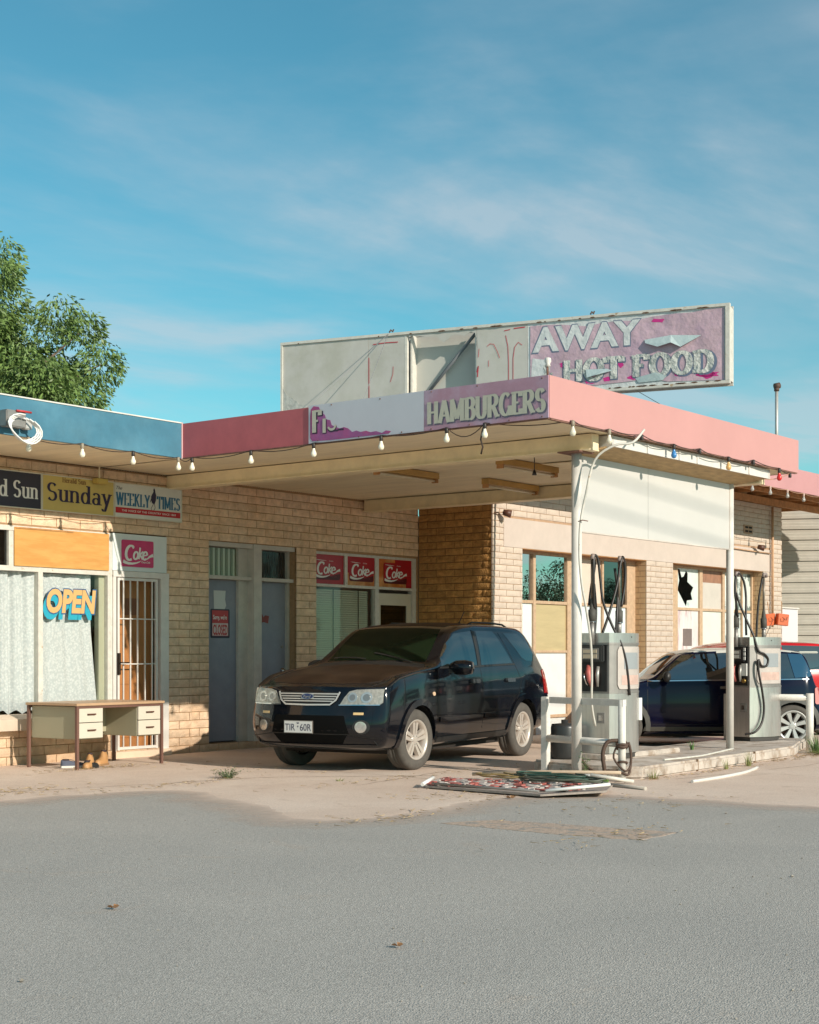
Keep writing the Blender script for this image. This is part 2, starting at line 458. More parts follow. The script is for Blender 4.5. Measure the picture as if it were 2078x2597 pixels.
def fill_holes(outer, holes, fr, thick, mat, name, parent):
    """flat sheet with holes, thickness along -n"""
    o, u, v, n = fr
    bm = bmesh.new(); es = []
    for loop in [outer] + holes:
        vs = [bm.verts.new(o + u*p[0] + v*p[1]) for p in loop]
        for i in range(len(vs)): es.append(bm.edges.new((vs[i], vs[(i+1) % len(vs)])))
    bmesh.ops.triangle_fill(bm, edges=es, use_beauty=True)
    r = bmesh.ops.extrude_face_region(bm, geom=bm.faces[:])
    for g in r['geom']:
        if isinstance(g, bmesh.types.BMVert): g.co -= n*thick
    bmesh.ops.recalc_face_normals(bm, faces=bm.faces)
    me = bpy.data.meshes.new(name); bm.to_mesh(me); bm.free(); me.materials.append(mat)
    return link(bpy.data.objects.new(name, me), parent)

def ellip(cx, cy, rx, ry, n=28): return [(cx + rx*math.cos(2*math.pi*i/n), cy + ry*math.sin(2*math.pi*i/n)) for i in range(n)]
def rrect(x0, y0, x1, y1, r, n=4):
    P = []
    for (cx_, cy_, a) in ((x1-r, y0+r, -90), (x1-r, y1-r, 0), (x0+r, y1-r, 90), (x0+r, y0+r, 180)):
        for i in range(n+1): P.append((cx_ + r*math.cos(R(a+90*i/n)), cy_ + r*math.sin(R(a+90*i/n))))
    return P

# ------------------------------------------------------------------ ground
def ground_mats():
    m = bpy.data.materials.new('worn asphalt'); m.use_nodes = True
    n = m.node_tree; b = n.nodes['Principled BSDF']; b.inputs['Roughness'].default_value = 0.93
    b.inputs['Specular IOR Level'].default_value = 0.3
    g = n.nodes.new('ShaderNodeNewGeometry')
    def noise(sc, det=6, rough=.6, dist=0):
        k = n.nodes.new('ShaderNodeTexNoise'); k.inputs['Scale'].default_value = sc; k.inputs['Detail'].default_value = det
        k.inputs['Roughness'].default_value = rough; k.inputs['Distortion'].default_value = dist
        n.links.new(g.outputs['Position'], k.inputs['Vector']); return k
    def rng(s, a, b_, c, d):
        k = n.nodes.new('ShaderNodeMapRange'); k.inputs['From Min'].default_value = a; k.inputs['From Max'].default_value = b_
        k.inputs['To Min'].default_value = c; k.inputs['To Max'].default_value = d; n.links.new(s, k.inputs['Value']); return k
    def mix(fac, a, b_, typ='MIX'):
        k = n.nodes.new('ShaderNodeMix'); k.data_type = 'RGBA'; k.blend_type = typ
        if isinstance(fac, float): k.inputs[0].default_value = fac
        else: n.links.new(fac, k.inputs[0])
        for i, c in ((6, a), (7, b_)):
            if isinstance(c, tuple): k.inputs[i].default_value = (*c, 1)
            else: n.links.new(c, k.inputs[i])
        return k.outputs[2]
    big = rng(noise(0.45, 5, .6, .8).outputs['Fac'], .35, .65, 0, 1)
    c = mix(big.outputs[0], (0.40, 0.368, 0.33), (0.44, 0.402, 0.358))
    dust = rng(noise(0.9, 8, .7, 1.2).outputs['Fac'], .60, .74, 0, .5)
    c = mix(dust.outputs[0], c, (0.47, 0.37, 0.29))
    v = n.nodes.new('ShaderNodeTexVoronoi'); v.inputs['Scale'].default_value = 125
    n.links.new(g.outputs['Position'], v.inputs['Vector'])
    sp = rng(v.outputs['Color'], .0, 1, .74, 1.24)
    c = mix(1.0, c, sp.outputs[0], 'MULTIPLY')
    f2 = rng(noise(38, 3, .7).outputs['Fac'], .3, .7, .84, 1.16)
    c = mix(1.0, c, f2.outputs[0], 'MULTIPLY')
    v2 = n.nodes.new('ShaderNodeTexVoronoi'); v2.inputs['Scale'].default_value = 14
    n.links.new(g.outputs['Position'], v2.inputs['Vector'])
    peb = rng(v2.outputs['Distance'], .035, .055, 1, 0)
    c = mix(peb.outputs[0], c, (0.55, 0.52, 0.45))
    n.links.new(c, b.inputs['Base Color'])
    bp = n.nodes.new('ShaderNodeBump'); bp.inputs['Strength'].default_value = .7; bp.inputs['Distance'].default_value = .006
    n.links.new(v.outputs['Distance'], bp.inputs['Height']); n.links.new(bp.outputs[0], b.inputs['Normal'])
    m2 = bpy.data.materials.new('dusty concrete apron'); m2.use_nodes = True
    n = m2.node_tree; b = n.nodes['Principled BSDF']; b.inputs['Roughness'].default_value = 0.92
    b.inputs['Specular IOR Level'].default_value = 0.3
    g = n.nodes.new('ShaderNodeNewGeometry')
    c = mix(rng(noise(0.7, 7, .65, .6).outputs['Fac'], .35, .65, 0, 1).outputs[0], (0.61, 0.465, 0.37), (0.69, 0.55, 0.45))
    c = mix(rng(noise(2.4, 8, .7, 1.5).outputs['Fac'], .56, .72, 0, .55).outputs[0], c, (0.44, 0.31, 0.22))
    c = mix(1.0, c, rng(noise(60, 4, .8).outputs['Fac'], .3, .7, .80, 1.2).outputs[0], 'MULTIPLY')
    n.links.new(c, b.inputs['Base Color'])
    bp = n.nodes.new('ShaderNodeBump'); bp.inputs['Strength'].default_value = .5; bp.inputs['Distance'].default_value = .008
    k = noise(40, 6, .7); n.links.new(k.outputs['Fac'], bp.inputs['Height']); n.links.new(bp.outputs[0], b.inputs['Normal'])
    return m, m2
asph, apron = ground_mats()
gmb = MB(); gmb.poly([(-400, -400, 0), (600, -400, 0), (600, 600, 0), (-400, 600, 0)])
struct(gmb.build('ground', asph))

def jag(pts, amp, step, rnd):
    o = []
    for i in range(len(pts)-1):
        a = Vector(pts[i]); b = Vector(pts[i+1]); k = max(1, int((b-a).length/step))
        for j in range(k):
            p = a.lerp(b, j/k); o.append((p.x + rnd.uniform(-amp, amp), p.y + rnd.uniform(-amp, amp)))
    o.append(pts[-1]); return o
rnd = random.Random(3)
edge = jag([(4, 12.3), (8.2, 11.95), (8.99, 11.73), (9.5, 11.75), (9.88, 11.62), (10.3, 11.55), (10.75, 11.3), (10.8, 10.8), (10.5, 10.34), (10.3, 9.8), (10.1, 9.3), (9.8, 8.9),
            (9.5, 8.55), (9.6, 8.25), (9.9, 8.1), (10.4, 8.1), (11.2, 8.2), (12.04, 8.33), (12.5, 7.9), (13.0, 7.59), (13.12, 5.54), (13.3, 2)], .035, .12, rnd)
ap = edge + [(13.3, 1.0), (120, 1.0), (120, 120), (4, 120)]
from mathutils.geometry import tessellate_polygon
bm = bmesh.new(); vs = [bm.verts.new((x, y, .0045)) for x, y in ap]
for tri in tessellate_polygon([[Vector((x, y, 0)) for x, y in ap]]):
    try: bm.faces.new([vs[k] for k in tri])
    except Exception: pass
bm.normal_update()
for f in bm.faces:
    if f.normal.z < 0: f.normal_flip()
outer = []                       # the slab edge feathers down into the asphalt
for k in range(len(edge)):
    a = Vector(edge[max(0, k-3)]); b = Vector(edge[min(len(edge)-1, k+3)]); d = (b-a).normalized()
    outer.append((edge[k][0] + d.y*.12, edge[k][1] - d.x*.12, -.001))
for k in range(len(edge)-1):
    fc = bm.faces.new([bm.verts.new(q) for q in ((*edge[k], .0045), (*edge[k+1], .0045), outer[k+1], outer[k])])
    fc.normal_update()
    if fc.normal.z < 0: fc.normal_flip()
me = bpy.data.meshes.new('forecourt'); bm.to_mesh(me); bm.free(); me.materials.append(apron)
forecourt = struct(link(bpy.data.objects.new('forecourt', me)))
# dust drifting from the concrete over the asphalt: a strip whose cover thins outwards
def drift_mat():
    m = bpy.data.materials.new('dust drift'); m.use_nodes = True; n = m.node_tree; b = n.nodes['Principled BSDF']; o = n.nodes['Material Output']
    b.inputs['Roughness'].default_value = .95; b.inputs['Base Color'].default_value = (.64, .495, .40, 1)
    at = n.nodes.new('ShaderNodeAttribute'); at.attribute_name = 'cover'
    g = n.nodes.new('ShaderNodeNewGeometry'); k = n.nodes.new('ShaderNodeTexNoise'); k.inputs['Scale'].default_value = 1.6; k.inputs['Detail'].default_value = 12; k.inputs['Roughness'].default_value = .72
    n.links.new(g.outputs['Position'], k.inputs['Vector'])
    a = n.nodes.new('ShaderNodeMath'); a.operation = 'ADD'; n.links.new(at.outputs['Fac'], a.inputs[0]); n.links.new(k.outputs['Fac'], a.inputs[1])
    mr = n.nodes.new('ShaderNodeMapRange'); mr.inputs['From Min'].default_value = .66; mr.inputs['From Max'].default_value = 1.5; n.links.new(a.outputs[0], mr.inputs['Value'])
    t = n.nodes.new('ShaderNodeBsdfTransparent'); mi = n.nodes.new('ShaderNodeMixShader')
    n.links.new(mr.outputs[0], mi.inputs[0]); n.links.new(t.outputs[0], mi.inputs[1]); n.links.new(b.outputs[0], mi.inputs[2]); n.links.new(mi.outputs[0], o.inputs['Surface'])
    return m
dv = []; df = []; dc = []
E_ = edge[::2]; bands = (-.2, .0, .45, 1.15)
for i in range(len(E_)):
    a = Vector(E_[max(0, i-4)]); b = Vector(E_[min(len(E_)-1, i+4)]); d = (b-a).normalized(); nrm = Vector((d.y, -d.x))
    for k, w_ in enumerate(bands):
        p = Vector(E_[i]) + nrm*w_*(.8 if 0 < i < len(E_)-1 else .8); dv.append((p.x, p.y, .0012 + .0003*(i % 6))); dc.append((1, 1, .45, 0)[k])
for i in range(len(E_)-1):
    for k in range(3): df.append((i*4+k, i*4+k+1, (i+1)*4+k+1, (i+1)*4+k))
me = bpy.data.meshes.new('dust_drift'); me.from_pydata(dv, [], df); at_ = me.attributes.new('cover', 'FLOAT', 'POINT'); at_.data.foreach_set('value', dc); me.materials.append(drift_mat())
struct(link(bpy.data.objects.new('dust_drift', me)))
# patch of exposed tan base in the asphalt
patchm = M('exposed tan base course', (0.46, 0.34, 0.26), .95, var=.35, vscale=25, bump=.8, bscale=60, col2=(.30, .27, .235), mixlo=.5, mixhi=.6, mscale=9)
pp = jag([(10.406, 7.138), (10.511, 5.555), (9.901, 5.538), (9.85, 6.3), (9.924, 7.35), (10.406, 7.138)], .025, .1, rnd)[:-1]
mb = MB(); mb.prism([(x, y) for x, y in pp], (0, 0, -.02), (1, 0, 0), (0, 1, 0), (0, 0, 1), .0225); o = struct(mb.build('asphalt_patch', patchm))
# rough lip round the patch + slab cracks in the concrete apron as shallow dark debris-filled grooves
crackm = M('crack dirt', (0.30, 0.20, 0.13), .95, var=.4, vscale=30)
def crack(pts, w, z=.0065, jit=.02, seed=1):
    r = random.Random(seed); q = jag(pts, jit, .15, r); mb = MB()
    mb_pts = [(p[0], p[1]) for p in q]
    L, Rr = ribbon(mb_pts, lambda s, dx, dy: w * r.uniform(.15, .8))
    for i in range(len(q)-1):
        mb.poly([(*Rr[i], z), (*Rr[i+1], z), (*L[i+1], z), (*L[i], z)])
    return mb
cr = MB()
for k, (pts, w) in enumerate([([(9.4, 12.35), (10.9, 11.9), (12.4, 11.55), (13.7, 10.2)], .03), ([(12.2, 10.1), (13.9, 10.45), (15.5, 10.7)], .022), ([(13.25, 9.7), (13.6, 12.2), (13.7, 15.0)], .018),
                              ([(14.9, 7.9), (17.5, 7.6), (21, 7.9)], .02), ([(15.2,3.0),(16.1,6.8),(16.4,8.2)],.015)]):
    c = crack(pts, w, seed=k); cr.faces(c.v, c.f)
stuff(tag(cr.build('forecourt_cracks', crackm, fix=False), 'dirt filled cracks wandering across the tan concrete forecourt', 'cracks'))
bpy.data.objects['forecourt_cracks'].parent = None

# ------------------------------------------------------------------ brick walls
rb = random.Random(11)
def brick_mesh(mat, k, mh, rough):
    nx, nz = 5, 3; hz = mh - .011; vs = []; fs = []
    for j in range(nz+1):
        for i in range(nx+1):
            ed = i in (0, nx) or j in (0, nz)
            y = (.004 if ed else -rb.uniform(0, rough)) + (-rb.uniform(0, .002))
            vs.append((i/nx, y, j/nz*hz))
    for j in range(nz):
        for i in range(nx):
            a = j*(nx+1)+i; fs.append((a, a+1, a+nx+2, a+nx+1))
    b = len(vs)
    vs += [(0, .03, 0), (1, .03, 0), (1, .03, hz), (0, .03, hz)]
    fs.append(tuple([b, b+1] + list(range(nx, -1, -1))))
    fs.append(tuple([b+1, b+2] + [(nx+1)*(j)+nx for j in range(nz, -1, -1)]))
    fs.append(tuple([b+2, b+3] + [(nx+1)*nz+i for i in range(0, nx+1)]))
    fs.append(tuple([b+3, b] + [(nx+1)*j for j in range(0, nz+1)]))
    me = bpy.data.meshes.new('brick'); me.from_pydata(vs, [], fs); me.materials.append(mat)
    return me
def brick_wall(root, name, org, u, n, u0, u1, z0, z1, openings, ml, mh, bm_, mm, cap, rough=.006, thick=.22, zoff=0., smooth=(), zmortar=0.0, inset=0.0):
    """backing wall with openings (u0,u1,z0,z1) plus bricks; first cap (nearest) bricks are objects, the rest one stuff mesh"""
    org = Vector(org); u = Vector(u); n = Vector(n)
    us = sorted(set([u0, u1] + [min(max(a, u0), u1) for q in openings for a in q[:2]])); zs = sorted(set([z0, z1] + [min(max(a, z0), z1) for q in openings for a in q[2:]]))
    wall = MB(); fb = .012 + zmortar
    for i in range(len(us)-1):
        for j in range(len(zs)-1):
            cu, cz = (us[i]+us[i+1])/2, (zs[j]+zs[j+1])/2
            if any(q[0] < cu < q[1] and q[2] < cz < q[3] for q in openings): continue
            ua = us[i] + (inset if i == 0 else 0)
            P = [org + u*a - n*b + Vector((0, 0, c)) for c in (zs[j], zs[j+1]) for (a, b) in ((ua, fb), (us[i+1], fb), (us[i+1], thick), (ua, thick))]
            wall.faces(P, [(0,3,2,1),(4,5,6,7),(0,1,5,4),(1,2,6,5),(2,3,7,6),(3,0,4,7)])
    w = wall.build(name, mm, root)
    meshes = [brick_mesh(bm_, k, mh, rough) for k in range(14)]
    lst = []; row = 0; z = z0 + zoff
    block = list(openings) + list(smooth)
    while z < z1 - .03:
        off = (0 if row % 2 else -ml/2)
        x = u0 + off
        while x < u1:
            a, b = max(x, u0), min(x + ml - .011, u1); x += ml
            zc = z + mh/2
            ints = [(a, b)]
            for q in block:
                if q[2] - .02 < zc < q[3] + .02:
                    nn = []
                    for (p, r) in ints:
                        if q[1] <= p or q[0] >= r: nn.append((p, r))
                        else:
                            if q[0] > p: nn.append((p, q[0]))
                            if q[1] < r: nn.append((q[1], r))
                    ints = nn
            for (p, r) in ints:
                if r - p > .025 : lst.append((p, r - p, z))
        z += mh; row += 1
    ang = math.atan2(u.y, u.x)
    def inview(p):
        f_ = Vector((.7912, .6115, 0)); rr = Vector((.6115, -.7912, 0)); Z = p.dot(f_); X = p.dot(rr)
        return Z > 1 and abs(X/Z) < .275
    items = []
    for (p, ln, z) in lst:
        c = org + u*p; mid = org + u*(p+ln/2) + Vector((0, 0, z))
        items.append(((0 if inview(mid) else 1000) + mid.length - ln*4, c, ln, z))
    items.sort(key=lambda q: q[0])
    rest = MB()
    for k, (_, c, ln, z) in enumerate(items):
        me = rb.choice(meshes); jy = rb.uniform(-.0015, .0015)
        if k < cap and _ < 1000:
            o = bpy.data.objects.new('brick', me)
            o.location = (c.x - n.x*jy, c.y - n.y*jy, z); o.rotation_euler = (0, 0, ang); o.scale = (ln, 1, 1)
            COL.objects.link(o); o.parent = w
        else:
            T = Matrix.Translation((c.x, c.y, z)) @ Matrix.Rotation(ang, 4, 'Z') @ Matrix.Diagonal((ln, 1, 1, 1))
            rest.faces([v.co for v in me.vertices], [tuple(p.vertices) for p in me.polygons], T)
    if rest.v: stuff(rest.build('brick', bm_, w, fix=False))
    return w

# --- shop building (left) -------------------------------------------------
shop = thing('shop_building', 'cream brick shop with teal blue roof edge and barred front door, at the left', 'building', (15, 15.2, 0))
XC = 14.83
brick_wall(shop, 'front_wall', (0, 15.2, 0), (1, 0, 0), (0, -1, 0), 7.0, XC, 0, 3.72, [(8.2, 13.385, .42, 2.9), (13.385, 14.36, .09, 2.92)], .38, .1125, brickA, mortA, 130)
brick_wall(shop, 'bay_wall', (0, 15.245, 0), (1, 0, 0), (0, -1, 0), XC + .002, 19.97, 0, 3.735, [(15.2, 17.01, .1, 2.915), (17.45, 19.945, .5, 2.89)], .38, .1125, brickA, mortA, 170, thick=.2)
# body of the building behind the fronts: side, back and roof
bb = MB(); bb.box((7.0, 21, 0), (19.7, 21.2, 3.72)); bb.box((6.8, 15.2, 0), (7.0, 21.2, 3.72)); bb.build('rear_wall', brickA, shop)
bb = MB(); bb.box((6.6, 13.78, 3.9), (19.9, 21.3, 4.02)); bb.build('roof', roofm, shop)
bb = MB(); bb.box((7.0, 15.45, .02), (19.7, 21, .09)); bb.build('floor', M('shop floor', (.12, .09, .07), .8), shop)
MB().box((6.7, 15.26, 3.722), (19.94, 15.44, 3.9)).build('wall_plate', mortA, shop)
# soffit under the blue eave
box('eave_soffit', (6.6, 13.75, 3.73), (13.2, 15.2, 3.75), soffm, shop)
bb = MB(); bb.box((6.6, 13.70, 3.73), (13.19, 13.75, 4.15)); bb.build('fascia_board', bluef, shop)
box('drip_strip', (6.6, 13.69, 4.15), (13.19, 13.76, 4.165), white, shop)
box('corner_strip', (13.185, 13.69, 3.72), (13.205, 13.745, 4.165), M('pale pink edge', (.62, .42, .42), .6), shop)

# shop front joinery
jw = MB()
yF = 15.19
fw = [(8.2, 8.26), (12.215, 12.285), (13.325, 13.40)]
for a, b in fw: jw.box((a, yF, .56), (b, yF+.09, 2.86))
jw.box((8.2, yF+.002, 2.355), (13.33, yF+.088, 2.415))
jw.box((8.2, yF-.005, 2.84), (13.41, yF+.08, 2.90))
jw.box((11.775, yF+.004, 2.40), (11.845, yF+.086, 2.88))
jw.build('shop_window_frame', oldwhite, shop)
sill = MB(); sill.faces([(8.0, 15.2, .62), (13.36, 15.2, .62), (13.36, 15.03, .565), (8.0, 15.03, .565), (8.0, 15.2, .43), (13.36, 15.2, .43), (13.36, 15.03, .43), (8.0, 15.03, .43)], [(0,1,2,3),(3,2,6,7),(7,6,5,4),(0,3,7,4),(1,5,6,2),(0,4,5,1)])
sill.build('window_sill', M('cream sill', (.66, .52, .40), .7, var=.1), shop)
win1 = box('window_pane', (8.26, 15.235, .60), (12.215, 15.241, 2.36), gls, shop)
win2 = box('window_pane', (12.285, 15.235, .60), (13.325, 15.241, 2.36), gls, shop)
box('window_pane', (8.26, 15.235, 2.41), (11.775, 15.241, 2.85), glsd, shop)
ply = MB(); ply.box((11.845, 15.175, 2.415), (13.335, 15.188, 2.885)); 
ply.build('plywood_board', M('orange plywood', (0.60, 0.315, 0.09), .65, var=.07, vscale=3, stretch=(1.2, 1, 7), col2=(.55, .26, .065), mscale=1.6), shop)
box('board_batten', (11.86, 15.165, 2.868), (12.75, 15.19, 2.886), timber, shop)
# lace curtains
def lace():
    m = bpy.data.materials.new('lace curtain'); m.use_nodes = True; n = m.node_tree; b = n.nodes['Principled BSDF']
    b.inputs['Roughness'].default_value = .9; b.inputs['Base Color'].default_value = (.72, .76, .74, 1)
    g = n.nodes.new('ShaderNodeNewGeometry')
    v = n.nodes.new('ShaderNodeTexVoronoi'); v.inputs['Scale'].default_value = 34
    w = n.nodes.new('ShaderNodeTexNoise'); w.inputs['Scale'].default_value = 30; w.inputs['Detail'].default_value = 4
    n.links.new(g.outputs['Position'], v.inputs['Vector']); n.links.new(g.outputs['Position'], w.inputs['Vector'])
    mm = n.nodes.new('ShaderNodeMath'); mm.operation = 'MULTIPLY'; n.links.new(v.outputs['Distance'], mm.inputs[0]); n.links.new(w.outputs['Fac'], mm.inputs[1])
    mr = n.nodes.new('ShaderNodeMapRange'); mr.inputs['From Min'].default_value = .12; mr.inputs['From Max'].default_value = .34
    n.links.new(mm.outputs[0], mr.inputs['Value'])
    mi = n.nodes.new('ShaderNodeMix'); mi.data_type = 'RGBA'; mi.inputs[6].default_value = (.64, .63, .62, 1); mi.inputs[7].default_value = (.50, .51, .51, 1)
    n.links.new(mr.outputs[0], mi.inputs[0]); n.links.new(mi.outputs[2], b.inputs['Base Color'])
    return m
lacem = lace()
def curtain(name, x0, x1, z0, z1, y, nf, amp, edge=None, label='', seed=0):
    r = random.Random(seed); mb = MB(); mb.smooth = True; nx, nz = int((x1-x0)*70), 12
    ph = [r.uniform(0, 6) for _ in range(4)]
    vs = []
    for j in range(nz+1):
        t = j/nz; z = z0 + (z1-z0)*t
        for i in range(nx+1):
            s = i/nx
            xr = x1 if edge is None else edge(t)
            x = x0 + (xr-x0)*s
            d = amp*(math.sin(s*nf*6.28 + ph[0] + .5*math.sin(t*3+ph[1])) + .5*math.sin(s*nf*13.1+ph[2]+t)) 
            zz_ = z - (.035*math.sin(s*nf*6.28+ph[3]) if j == 0 else 0)
            vs.append((x, y + d, zz_))
    fs = [(j*(nx+1)+i, j*(nx+1)+i+1, (j+1)*(nx+1)+i+1, (j+1)*(nx+1)+i) for j in range(nz) for i in range(nx)]
    mb.faces(vs, fs); o = mb.build(name, lacem); tag(o, label, 'curtain', 'lace curtains in the shop window'); return o
curtain('lace_curtain', 10.6, 12.24, .63, 2.36, 15.31, 8, .034, label='gathered white lace curtain in the left pane of the shop window', seed=2)
curtain('lace_curtain', 12.25, 13.25, .60, 2.35, 15.30, 3, .010, edge=lambda t: 13.25 - .12*min(1, t*1.6), label='flatter white lace curtain behind the OPEN lettering, drawn back from the door side', seed=5)
box('window_jamb', (13.235, 15.26, .58), (13.325, 15.34, 2.36), M('olive cream jamb', (.42, .40, .28), .6), shop)
r = random.Random(4)
# OPEN lettering board in the window
op = thing('open_sign', 'cut-out OPEN sign with cream yellow letters over teal shadow in the shop window', 'sign', (12.75, 15.22, 2.0))
teal = M('teal sign print', (.02, .33, .45), .5); cream = M('cream yellow print', (.62, .38, .15), .5); dblue = M('dark blue print', (.03, .10, .22), .5)
fo = frame((12.36, 15.232, 1.87), (1, 0, 0)); 
sans_text('OPEN', .27, (fo[0] + Vector((-.04, 0, -.07)), *fo[1:]), teal, 'letter_shadow', op, bold=.085, shear=.14, fit=.80, lift=.002)
sans_text('OPEN', .28, (fo[0] + Vector((.0, 0, .0)), *fo[1:]), dblue, 'letter_outline', op, bold=.10, shear=.14, fit=.82, lift=.004)
sans_text('OPEN', .27, (fo[0] + Vector((.012, 0, .006)), *fo[1:]), cream, 'lettering', op, bold=.065, shear=.14, fit=.79, lift=.006)

# shop door with security grille
dr = thing('shop_door', 'brown timber shop door behind a white barred security grille, under the pink cola panel', 'door', (13.87, 15.2, .09))
fm = MB()
fm.box((13.40, 15.17, .05), (13.452, 15.27, 2.36)); fm.box((14.235, 15.17, .05), (14.375, 15.27, 2.42)); fm.box((13.40, 15.165, 2.345), (14.375, 15.265, 2.42))
fm.build('door_frame', white, dr)
box('step', (13.385, 15.10, 0.0), (14.36, 15.25, .088), M('cream step', (.66, .50, .37), .8, var=.1), dr)
dw = M('orange brown door timber', (.40, .17, .055), .5, var=.2, vscale=3, stretch=(5, 1, .6)); dw2 = M('dark brown door panel', (.20, .075, .03), .45)
box('door_leaf', (13.53, 15.36, .10), (14.235, 15.40, 2.33), dw, dr)
pl = MB()
for (a, b, c, d) in ((13.62, 13.86, .95, 1.45), (13.92, 14.16, .95, 1.45), (13.62, 13.86, .25, .85), (13.92, 14.16, .25, .85), (13.62, 14.16, 1.6, 2.2)): pl.box((a, 15.35, c), (b, 15.365, d))
pl.build('door_panel', dw, dr, bevel=.004)
box('door_notice', (13.76, 15.343, 1.86), (14.0, 15.348, 2.08), dw2, dr)
sb = MB(); 
for x in (13.505, 14.175): sb.box((x-.018, 15.185, .10), (x+.018, 15.215, 2.335))
for z in (.125, 2.32): sb.box((13.523, 15.187, z-.018), (14.157, 15.213, z+.018))
sb.build('grille_frame', white, dr)
for x in (13.598, 13.718, 13.842, 13.972, 14.098):
    MB().box((x-.008, 15.192, .14), (x+.008, 15.208, 2.305)).build('grille_bar', white, dr)
for z in (1.805, 1.218): MB().box((13.52, 15.180, z-.007), (14.16, 15.190, z+.007)).build('grille_bar', white, dr)
hd = MB(); hd.box((13.485, 15.165, 1.08), (13.525, 15.185, 1.36)); hd.tube([(13.505, 15.15, 1.235), (13.505, 15.12, 1.235), (13.62, 15.115, 1.235)], .009); hd.build('door_handle', M('dark bronze', (.06, .045, .035), .4, .6), dr)
shl = MB(); shl.box((13.455, 15.36, .10), (13.50, 15.5, 2.33)); shl.build('door_side_panel', dark, dr)  # dark strip painted in for the unlit interior beside the door
cst = box('cola_backboard', (13.395, 15.178, 2.425), (14.34, 15.196, 2.905), M('pale blue white board', (.66, .70, .68), .5, var=.05), dr)

# ---------------- cola signs
wht = M('sign white', (.78, .76, .72), .45); magenta = M('faded magenta red', (.55, .035, .14), .4, var=.12, vscale=6)
colred = M('cola red', (.42, .010, .018), .35, var=.12, vscale=5); coldark = M('dark cola red', (.09, .006, .008), .4); orangep = M('orange sign print', (.62, .16, .03), .4, var=.35, vscale=4, col2=(.70, .36, .14), mscale=3)  # orange sheet is mottled sign colour
def coke(fr, w, h, base, parent, can=False, name='cola_print'):
    """cola logo: letters C o k e with wave ribbon; fr origin at lower left"""
    o, u, v, n = fr
    mb = MB(); LAY[0] = 0
    sx, sy = w, h
    def st(pts, T, t, lift=.004): put_ribbon(mb, [((p[0] + .10*(p[1]-.4))*sx, p[1]*sy) for p in pts], lambda s, dx, dy: h*(t + (T-t)*abs(dy)), fr, lift)
    arc = lambda cx_, cy_, rx, ry, a0, a1, k=14: [(cx_ + rx*math.cos(R(a0+(a1-a0)*i/k)), cy_ + ry*math.sin(R(a0+(a1-a0)*i/k))) for i in range(k+1)]
    st(arc(.24, .52, .13, .27, 55, 300), .135, .07)
    st(arc(.27, .74, .05, .05, 120, -60), .08, .05)
    st(arc(.425, .43, .065, .14, 0, 360), .10, .06)
    st([(.53, .30), (.53, .74)], .085, .085)
    st([(.535, .45), (.64, .60)], .07, .07); st([(.545, .47), (.655, .30)], .09, .08)
    st(arc(.715, .44, .065, .15, 10, 320), .10, .055); st([(.655, .44), (.78, .47)], .06, .05)
    # tail ribbon from e to the right edge and the wave under the word
    tail = [(.74, .30), (.80, .34), (.86, .41), (.93, .455), (.985, .47)]
    put_ribbon(mb, [(p[0]*sx, p[1]*sy) for p in tail], lambda s, dx, dy: h*(.03 + .10*s), fr, .004)
    wave = [(.03, .20), (.10, .155), (.20, .125), (.32, .12), (.44, .15), (.54, .20), (.60, .25)]
    put_ribbon(mb, [(p[0]*sx, p[1]*sy) for p in wave], lambda s, dx, dy: h*(.12*(1-s)**.8 + .01), fr, .004)
    if can: put_ribbon(mb, [(p[0]*sx, p[1]*sy) for p in [(.05, .90), (.15, .89), (.3, .875), (.45, .87)]], lambda s, dx, dy: h*.035*(1-abs(2*s-1)*.8), fr, .004)
    mb.build(name, wht, parent, fix=False)
    if not can:
        sans_text('Coca-Cola', .075*h, (o + u*(.60*w) + v*(.16*h), u, v, n), wht, 'small_print', parent, bold=.02, shear=.4, fit=.28*w, lift=.005)
    else:
        sans_text('Coke', .06*h, (o + u*(.55*w) + v*(.84*h), u, v, n), wht, 'small_print', parent, shear=.3, fit=.16*w, lift=.005)
        sans_text('Coca-Cola', .05*h, (o + u*(.60*w) + v*(.13*h), u, v, n), M('dull pink print', (.30, .05, .07), .5), 'small_print', parent, shear=.4, fit=.24*w, lift=.006)
s1 = thing('cola_sign', 'pink and white Coke plaque on the pale board above the shop door', 'sign', (13.82, 15.17, 2.48))
f1 = frame((13.545, 15.166, 2.482), (1, 0, 0))
MB().prism(rrect(0, 0, .55, .347, .02), f1[0], f1[1], f1[2], f1[3], -.01).build('plaque', magenta, s1)
coke(f1, .55, .347, None, s1)

# ---------------- newspaper boards
navy = M('navy print', (.022, .016, .055), .5)
def news(name, label, x0, x1, mat):
    t = thing(name, label, 'sign', ((x0+x1)/2, 15.12, 3.11), 0, None)
    box('board', (x0, 15.125, 3.113), (x1, 15.155, 3.553), mat, t)
    e = MB(); e.box((x0, 15.120, 3.543), (x1, 15.158, 3.556)); e.box((x0, 15.121, 3.108), (x1, 15.157, 3.119)); e.box((x0-.004, 15.119, 3.108), (x0+.008, 15.159, 3.557)); e.box((x1-.008, 15.119, 3.108), (x1+.004, 15.159, 3.557))
    e.build('edge_trim', M('sign edge', (.60, .56, .45), .5), t)
    return t
n1 = news('newspaper_sign', 'dark navy newspaper board reading Herald Sun, leftmost over the shop window', 10.95, 12.208, M('navy board', (.025, .027, .045), .45, var=.15))
n2 = news('newspaper_sign', 'yellow newspaper board reading Sunday in large serif letters over the shop window', 12.222, 13.372, M('mustard yellow board', (.56, .42, .13), .5, var=.08))
n3 = news('newspaper_sign', 'white board reading The Weekly Times with red strip, rightmost of the newspaper boards', 13.386, 14.566, M('off white board', (.64, .64, .58), .5, var=.05))
